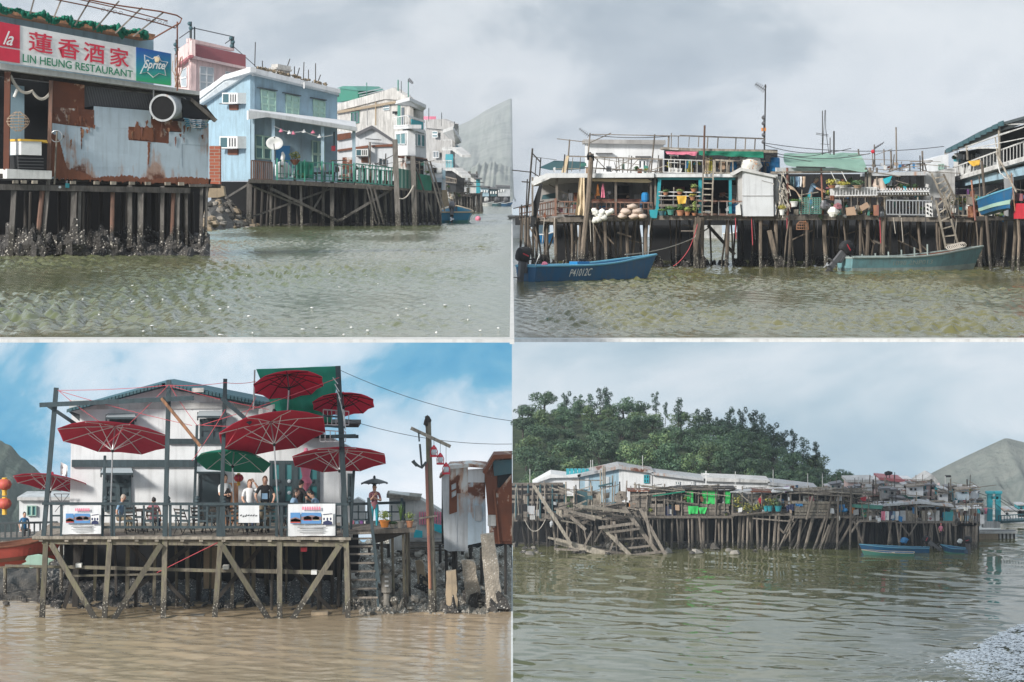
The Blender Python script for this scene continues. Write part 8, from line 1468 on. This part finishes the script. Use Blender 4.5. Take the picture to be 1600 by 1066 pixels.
# many small huts wedged in behind the right end of the row
hm = ['white_wall', 'white_wall', 'sheet_pale', 'sheet_grey', 'sheet_pale', 'stained_white', 'sheet_rusty', 'grey_wall', 'blue_wall', 'pink_wall', 'teal_paint', 'sheet_blue', 'timber_dark']; rr = random.Random(44)
wd = {'white_wall': 'white', 'sheet_grey': 'grey metal', 'sheet_pale': 'pale metal', 'stained_white': 'stained white', 'sheet_rusty': 'rust streaked', 'grey_wall': 'grey', 'blue_wall': 'pale blue', 'pink_wall': 'pale pink', 'teal_paint': 'turquoise', 'sheet_blue': 'blue metal', 'timber_dark': 'dark timber'}
for i in range(64):
    x0 = rr.uniform(1285, 1520); w_ = rr.uniform(8, 26); y0 = rr.uniform(755, 788)+max(0, (x0-1440)*.14); y1 = y0+rr.uniform(7, 15); m_ = rr.choice(hm); pl_ = FP(rr.uniform(298, 313))
    t = T('village_hut', 'small '+wd[m_]+' hut crowded behind the right end of the stilt row', 'hut', pl_.p(x0, y1), wd[m_]+' huts crowded behind the stilt row'); rect(t, pl_, x0, y0, x0+w_, y1+8, 1.5, m_, 'wall'); s_ = rr.uniform(-2, 2)
    slab(t, pl_, [(x0-2, y0-1.5+s_), (x0+w_+2, y0-1.5-s_), (x0+w_+2, y0+.3-s_), (x0-2, y0+.3+s_)], 2.2, rr.choice(['metal_dark', 'sheet_grey', 'rust_brown', 'timber']), 'roof', .5)
    for j in range(rr.randrange(1, 3)): xx = x0+rr.uniform(1, w_-4); rect(t, pl_, xx, y0+2.5, xx+rr.uniform(2, 4), y0+6, .05, rr.choice(['dark', 'dark', 'glass_teal']), 'window', .06)
    if rr.random() < .6: post(t, pl_, x0+w_*.5, y0-rr.uniform(4, 16), x0+w_*.5, y0, 1.1, 'timber', 'roof_pole', .3)
    if rr.random() < .5: bar(t, pl_, x0-3, y0-4, x0+w_+6, y0-4+rr.uniform(-2, 2), 1, 'timber', 'rail', .7)
# ---- collapsed pier at the left
cp = T('collapsed_pier', 'collapsed timber pier of tangled grey poles and planks', 'pier', FP(291).p(920, 865)); Cp = FP(291); rr = random.Random(13)
for y, x0, x1, w in ((757, 803, 880, 4), (764, 803, 890, 3), (776, 803, 885, 5), (784, 803, 890, 3), (806, 800, 900, 6), (812, 803, 880, 5), (795, 870, 960, 3)): bar(cp, FP(297), x0-4, y, x1, y+rr.uniform(-2, 3), w, 'timber', 'platform_beam', 0, d=.5)
rect(cp, FP(299), 795, 757, 885, 812, .2, 'dark', 'back_wall', 0); rect(cp, FP(300), 795, 812, 990, 862, .2, 'black', 'underside_shade', 0)  # black sheet stands in for shade below the pier
for i in range(46): x = 800+i*4.4+rr.uniform(-3, 3); post(cp, FP(297), x, 808, x+rr.uniform(-5, 8), 860, rr.uniform(2, 4.5), rr.choice(['timber_br', 'timber_dark']), 'stilt', rr.uniform(-2, 1), toz=WZ)
for i in range(9): post(cp, FP(297), 806+i*9.5, 757, 806+i*9.5, 810, 2.2, 'timber_dark' if i % 2 else 'teal_dark', 'post', .3)
for q in ((834, 759, 892, 850, 5), (850, 792, 880, 815, 6), (892, 808, 915, 828, 5), (905, 820, 960, 795, 4), (920, 812, 975, 808, 3.5), (962, 775, 1030, 868, 6), (940, 822, 985, 868, 6), (1000, 795, 1040, 868, 5), (925, 830, 912, 855, 3), (958, 815, 965, 850, 3), (935, 825, 990, 818, 4), (952, 832, 1000, 826, 3.5), (960, 843, 1012, 840, 3), (968, 858, 1015, 853, 3), (985, 868, 1035, 862, 3.5), (856, 840, 875, 845, 3), (868, 845, 950, 866, 9), (866, 858, 905, 860, 3), (910, 855, 990, 868, 4), (958, 848, 950, 868, 2), (900, 790, 980, 800, 4), (890, 800, 940, 810, 4), (930, 800, 1000, 812, 3), (880, 795, 930, 812, 4), (1008, 800, 1018, 850, 4), (985, 785, 1004, 830, 4)): bar(cp, Cp, *q[:4], q[4], rr.choice(['timber', 'timber_pale', 'timber']), 'fallen_pole', rr.uniform(-.5, .8))
for i in range(70): x = rr.uniform(870, 1010); y = rr.uniform(790, 815); a = rr.uniform(-.7, .6); l_ = rr.uniform(10, 34); bar(cp, Cp, x, y, x+l_*math.cos(a), y+l_*math.sin(a)*.6, rr.uniform(1, 2.6), rr.choice(['timber', 'timber_pale', 'timber_dark']), 'broken_plank', rr.uniform(-2.5, .5))
for i in range(50): x = rr.uniform(880, 1020); y = rr.uniform(810, 845); a = rr.uniform(.5, 2.4); l_ = rr.uniform(10, 30); bar(cp, Cp, x, y, x+l_*math.cos(a), y+l_*math.sin(a), rr.uniform(1, 2.2), rr.choice(['timber', 'timber_dark', 'timber_red']), 'broken_plank', rr.uniform(-2.5, .2))
for x0, x1, y0 in ((938, 939, 735), (942, 943, 728), (945, 946, 729), (884, 885, 753), (957, 957, 743), (925, 925, 760), (897, 897, 760), (992, 992, 754)): post(cp, FP(296), x0, y0, x1, 812, 2.4, 'timber_pale', 'upright', 0)
for q, m in (((898, 765, 918, 795), 'teal_dark'), ((918, 768, 938, 800), 'timber_pale'), ((947, 765, 955, 800), 'blue_post'), ((985, 780, 1000, 796), 'dark')): rect(cp, FP(298), *q, .2, m, 'panel', 0)
bar(cp, FP(296), 935, 760, 957, 755, 2.4, 'teal_dark', 'cross_beam', .2); rect(None, FP(295.5), 983, 786, 993, 793, .4, 'orange', 'plastic_basin', 0, label='orange plastic basin on the broken deck', cat='basin'); rect(None, FP(295), 828, 806, 836, 812, .4, 'white_wall', 'crate', 0, label='small white crate on the left pier deck', cat='crate')
rope(None, [FP(290.5).p(820, 812), FP(290.5).p(835, 830), FP(290.5).p(852, 812)], .03, 'rope_pale', 'slack_rope', .3, label='slack rope hanging below the left pier deck', cat='rope')
mb = [o for o in bpy.data.objects if o.name.startswith('mud_bank')][-1]
for i in range(60): x = rr.uniform(800, 1200); Yd = rr.uniform(290, 297); rock(mb, (P(x, 0, Yd).x, Yd, ZBR+.05), rr.uniform(.15, .5), rr.choice(['mud', 'stone', 'oyster']), i)
# ---- boats
for i, (xa, xb, Yd, m, bm, lab) in enumerate(((1452, 1350, 292, 'blue_paint', None, 'long blue boat moored under the row shacks'), (1428, 1352, 289, 'green_dull', None, 'low green boat with pale rim before the long blue boat'), (1510, 1478, 291, 'blue_paint', 'green_dull', 'small blue boat with green bottom and dark motor'))):
    h_, ax, sd = hull('motor_boat', (P(xa, 0, Yd).x, Yd, ZBR), (P(xb, 0, Yd).x, Yd+1, ZBR), 1.5, (.42, .30, .45)[i], m, lab, rim='cream' if i == 1 else 'blue_stripe', bottom=bm, n=12)
    if i != 1: outboard(h_, Vector((P(xa, 0, Yd).x, Yd, ZBR+.75)), ax, sd, 1.4, .9 if i == 0 else .1)
    if i == 0: B().ball(P(1413, 845, 292), .4, .3, .26, 8, jit=.3).o('cover', 'blue_barrel', h_)
    if i == 2:
        B().ball(P(1500, 846, 291), .25, .2, .2, 8, jit=.3).o('bag', 'white_plastic', h_); person('person in red cap sitting at the stilts behind the small boat', P(1470, 838, 293), 1.5, .5, 'sit', 'pink', 'dark', 'red')
# ---- bridge
br = T('footbridge', 'turquoise footbridge with twin towers on a concrete pier', 'bridge', FP(304).p(1555, 845)); Bp = FP(304)
for x in (1543, 1556):
    rect(br, Bp, x, 772, x+8, 818, .5, 'teal_paint', 'tower', .3); rect(br, Bp, x-2, 768, x+10, 772, .7, 'teal_paint', 'tower_cap', .4)
    for y in (783, 797): rect(br, Bp, x-.5, y, x+8.5, y+2, .55, 'teal_paint', 'tower_band', .33)
rect(br, Bp, 1549, 776, 1560, 780, .4, 'teal_paint', 'cross_tie', .3); slab(br, Bp, [(1552, 815), (1610, 811), (1610, 815), (1552, 819)], 1.5, 'teal_dark', 'bridge_deck', .5); railing(br, Bp, (1560, 806, 1610, 803), (1560, 815, 1610, 812), 12, 'teal_dark', 1.1, .6)
for q in ((1562, 778, 1608, 806), (1562, 782, 1600, 808), (1556, 788, 1580, 810), (1542, 775, 1500, 760)): bar(br, Bp, *q, .8, 'dark', 'cable', .5)
rect(br, Bp, 1536, 815, 1563, 825, 1, 'white_wall', 'abutment', .6); rect(br, Bp, 1528, 831, 1590, 834, 2, 'concrete', 'pier_cap', .9); rect(br, Bp, 1529, 834, 1560, 850, 2, 'stone_tan', 'pier_wall', .8); rect(br, Bp, 1560, 834, 1586, 850, .3, 'dark', 'pier_recess', 0); [rect(br, Bp, 1562+i*6, 834, 1565+i*6, 851, .4, 'concrete', 'pier_pile', .6) for i in range(4)]
rect(br, FP(310), 1522, 790, 1545, 815, .5, 'white_wall', 'gate_house', 0)
for i, (x0, y0, x1, y1, m) in enumerate(((1565, 820, 1590, 832, 'grey_wall'), (1585, 818, 1604, 830, 'white_wall'), (1568, 798, 1600, 812, 'white_clean'), (1590, 790, 1602, 800, 'teal_paint'))):
    t = T('far_hut', ('grey', 'white', 'long white', 'turquoise')[i]+' hut beyond the footbridge', 'hut', FP(318).p(x0, y1)); rect(t, FP(318), x0, y0, x1, y1+8, 2, m, 'wall'); rect(t, FP(318), x0-1, y0-2, x1+1, y0, 2.4, 'sheet_grey', 'roof', .2); rect(t, FP(318), x0+4, y0+3, x0+7, y0+7, .1, 'dark', 'window', .1)
# ---- foam of a boat wake
b = B(); rr = random.Random(31); b_n = 0
for i in range(11000):
    u = rr.random(); x = 1360+260*u**.6; y = 1078-rr.random()**.7*100*max(.08, (x-1355)/245)**.9
    Yd = 32.6*F/(y-YH); q = P(x, 0, Yd)
    if mn.noise(Vector((q.x*.55, Yd*.28, 0)))+.5*mn.noise(Vector((q.x*1.6, Yd*.8, 4))) < -.06-.4*u: continue
    r_ = (.03+.12*rr.random()**3)*(.7+.4*u); b.ball((q.x, Yd, ZBR+rr.uniform(.0, .30)*u), r_*1.5, r_*1.8, r_*.5, 5, jit=.3, seed=i)
flat('foam_white', (.86, .88, .90), .6); b.o('wake_foam', 'foam_white', None, smooth=True, kind='stuff')
# ------------------------------------------------------------------ odds and ends fixed to the shacks
PAL = ['timber', 'timber', 'timber_pale', 'timber_red', 'sheet_grey', 'sheet_pale', 'sheet_rusty', 'white_wall', 'cardboard', 'foam', 'beige', 'blue_barrel', 'teal_paint', 'grey_paint', 'shirt_white', 'patterned', 'green_dull', 'dark_grey', 'rust_brown']
def clutter(par, pl, x0, x1, y0, y1, n, off, size=(3, 10), poles=0, seed=0, pal=PAL):
    rr = random.Random(seed)
    for i in range(n):
        x = rr.uniform(x0, x1); y = rr.uniform(y0, y1); w = rr.uniform(*size); h = rr.uniform(size[0], size[1]*1.2); m = rr.choice(pal); k = rr.random(); o_ = rr.uniform(*off)
        if k < .45: s_ = rr.uniform(-1, 1); slab(par, pl, [(x, y+s_), (x+w, y-s_), (x+w+rr.uniform(-1, 1), y+h-s_), (x+rr.uniform(-1, 1), y+h+s_)], .06, m, 'board', o_)
        elif k < .65: kk = pl.k(x); B().ball(pl.p(x, y+h, o_), w*kk*.45, w*kk*.4, h*kk*.4, 8, jit=.35, seed=i).o('bundle', m, par)
        elif k < .85: cloth(par, pl, [(x, y), (x+w*.8, y+rr.uniform(-1, 1)), (x+w*.8, y+h*1.2), (x, y+h*1.1)], m, 'rag', o_, .05, 6, 5, 2, i)
        else: leaves(B(), pl.p(x, y+h*.6, o_), w*pl.k(x)*.6, .2, h*pl.k(x)*.5, 50, .09, i, .2).o('greenery', ['leaf', rr.choice(['leaf_yellow', 'leaf_dark'])], par)
    for i in range(poles):
        x = rr.uniform(x0, x1); y = rr.uniform(y0-14, y0+6)
        if rr.random() < .6: post(par, pl, x, y, x+rr.uniform(-4, 4), y1+4, rr.uniform(1, 2.2), rr.choice(['timber', 'timber_pale', 'timber_dark']), 'pole', rr.uniform(*off))
        else: bar(par, pl, x, y+rr.uniform(0, 20), x+rr.uniform(15, 50), y+rr.uniform(0, 20), rr.uniform(.8, 1.6), rr.choice(['timber', 'timber_pale']), 'pole', rr.uniform(*off))
# upper right shacks
clutter(ls, T0, 850, 1015, 296, 330, 26, (-1.8, .4), (4, 11), 10, 1); clutter(tr, T0, 860, 1030, 252, 266, 14, (-.5, .6), (4, 10), 12, 2)
clutter(ms, T0, 1030, 1150, 300, 330, 24, (-1.6, .7), (3, 9), 8, 3); clutter(ms, T0, 1040, 1200, 246, 266, 24, (-1.5, .5), (4, 11), 10, 4)
clutter(rs2, T0, 1215, 1365, 305, 332, 44, (-.6, 1.25), (3, 10), 14, 5); clutter(rs2, T0, 1290, 1368, 276, 298, 20, (-1.2, .7), (3, 9), 6, 6)
clutter(fr2, T0, 1374, 1450, 280, 332, 34, (-1.2, .7), (3, 10), 10, 7); clutter(fr2, T0, 1462, 1535, 308, 334, 20, (-.2, 1.0), (3, 9), 8, 8); clutter(bg_, bd, 1495, 1600, 296, 335, 22, (-1, .8), (4, 11), 12, 9)
clutter(fr2, T0, 1360, 1445, 254, 264, 10, (-.5, .3), (3, 8), 10, 10); clutter(bg_, bd, 1490, 1600, 240, 270, 12, (-1, .5), (3, 9), 6, 11)
for x0, x1, n_, o_, s_ in ((818, 1020, 16, ls, 12), (1025, 1210, 10, ms, 13), (1215, 1370, 14, rs2, 14), (1372, 1530, 14, fr2, 15)):
    rr = random.Random(s_)
    for i in range(n_):
        x = rr.uniform(x0, x1); k_ = rr.random()
        if k_ < .5: post(o_, T0, x, 338, x+rr.uniform(-10, 10), 405, rr.uniform(2, 4.5), 'timber_tr', 'stilt', rr.uniform(-2, .9), toz=ZTR-.4, bend=2)
        elif k_ < .75: bar(o_, T0, x, rr.uniform(345, 395), x+rr.uniform(12, 40), rr.uniform(345, 400), rr.uniform(1.5, 3), 'timber_tr', 'brace', rr.uniform(-2, .5))
        else: rope(o_, [T0.p(x, 340, .7), T0.p(x+rr.uniform(-4, 4), rr.uniform(352, 385), .7)], .02, rr.choice(['rope_pale', 'rope_red', 'wire']), 'rope')
# lower right village: fronts patched with boards, cloths and plants
clutter(s1, R0, 985, 1140, 770, 800, 34, (-.4, .7), (3, 9), 22, 21); clutter(s2, R0, 1145, 1235, 773, 798, 30, (-1, .8), (3, 8), 14, 22); clutter(s3, R0, 1236, 1345, 772, 802, 44, (-.8, .9), (3, 9), 20, 23)
clutter(s4, R0, 1340, 1402, 780, 810, 34, (-.8, .9), (3, 8), 12, 24); clutter(s5, R0, 1402, 1490, 780, 812, 44, (-.8, .9), (3, 8), 18, 25); clutter(s6, R0, 1490, 1530, 790, 816, 26, (-.5, .9), (3, 7), 10, 26)
clutter(s5, R1, 1345, 1520, 755, 785, 46, (-2, 1), (4, 11), 26, 27, ['white_wall', 'sheet_pale', 'sheet_grey', 'stained_white', 'pink_wall', 'teal_paint', 'green_dull', 'red', 'shirt_blue', 'timber', 'sheet_rusty']); clutter(cp, FP(296), 805, 985, 762, 806, 46, (-1, 1), (4, 12), 26, 28, ['timber', 'timber_dark', 'timber_pale', 'timber', 'sheet_grey', 'teal_dark'])
# upper left: veranda and walkway
clutter(bh, Vd, 432, 550, 255, 276, 22, (-2, .1), (3, 8), 4, 31); clutter(fn, Vd, 556, 670, 252, 284, 22, (-1.5, .2), (3, 9), 12, 32); clutter(qh, FP(298), 690, 730, 282, 304, 18, (-1, 1), (3, 7), 12, 33)
clutter(rs, A, 84, 120, 282, 290, 3, (.1, .2), (3, 6), 0, 34)
# ------------------------------------------------------------------ the person on the mint roofed balcony
f_ = T0.p(1265, 336, -.4); person('person in blue patterned shirt stooping over the balcony with outstretched arms', f_, 1.78, 1.25, 'stand', 'shirt_blue', 'teal_cloth', 'hair_grey', lean=.38, arms={1: ((.20, .30, 1.22), (.16, .58, 1.10)), -1: ((-.20, .30, 1.22), (-.14, .60, 1.12))})

b = B(); rr = random.Random(61)
for i in range(46):
    y = 400+128*rr.random()**.6; x = rr.uniform(120, 780); Yd = 9500/(y-YH); q = P(x, 0, Yd); r_ = rr.uniform(.008, .024); b.ball((q.x, Yd, ZTL+.03), r_*1.6, r_*2.5, .012, 5, jit=.3, seed=i)
b.o('foam_flecks', 'white', None, kind='stuff')
# ------------------------------------------------------------------ haze in the air
m = bpy.data.materials.new('haze'); m.use_nodes = True; nt = m.node_tree; nt.nodes.clear()
o_ = N(nt, 'ShaderNodeOutputMaterial'); v_ = N(nt, 'ShaderNodeVolumePrincipled'); v_.inputs['Color'].default_value = (.86, .91, .96, 1); v_.inputs['Density'].default_value = .00017; v_.inputs['Anisotropy'].default_value = .2
L(nt, v_.outputs[0], o_.inputs['Volume']); M['haze'] = m
B().box((-1200, -30, -80), (1200, 3900, CZ+150)).o('haze', 'haze', None, kind='stuff')
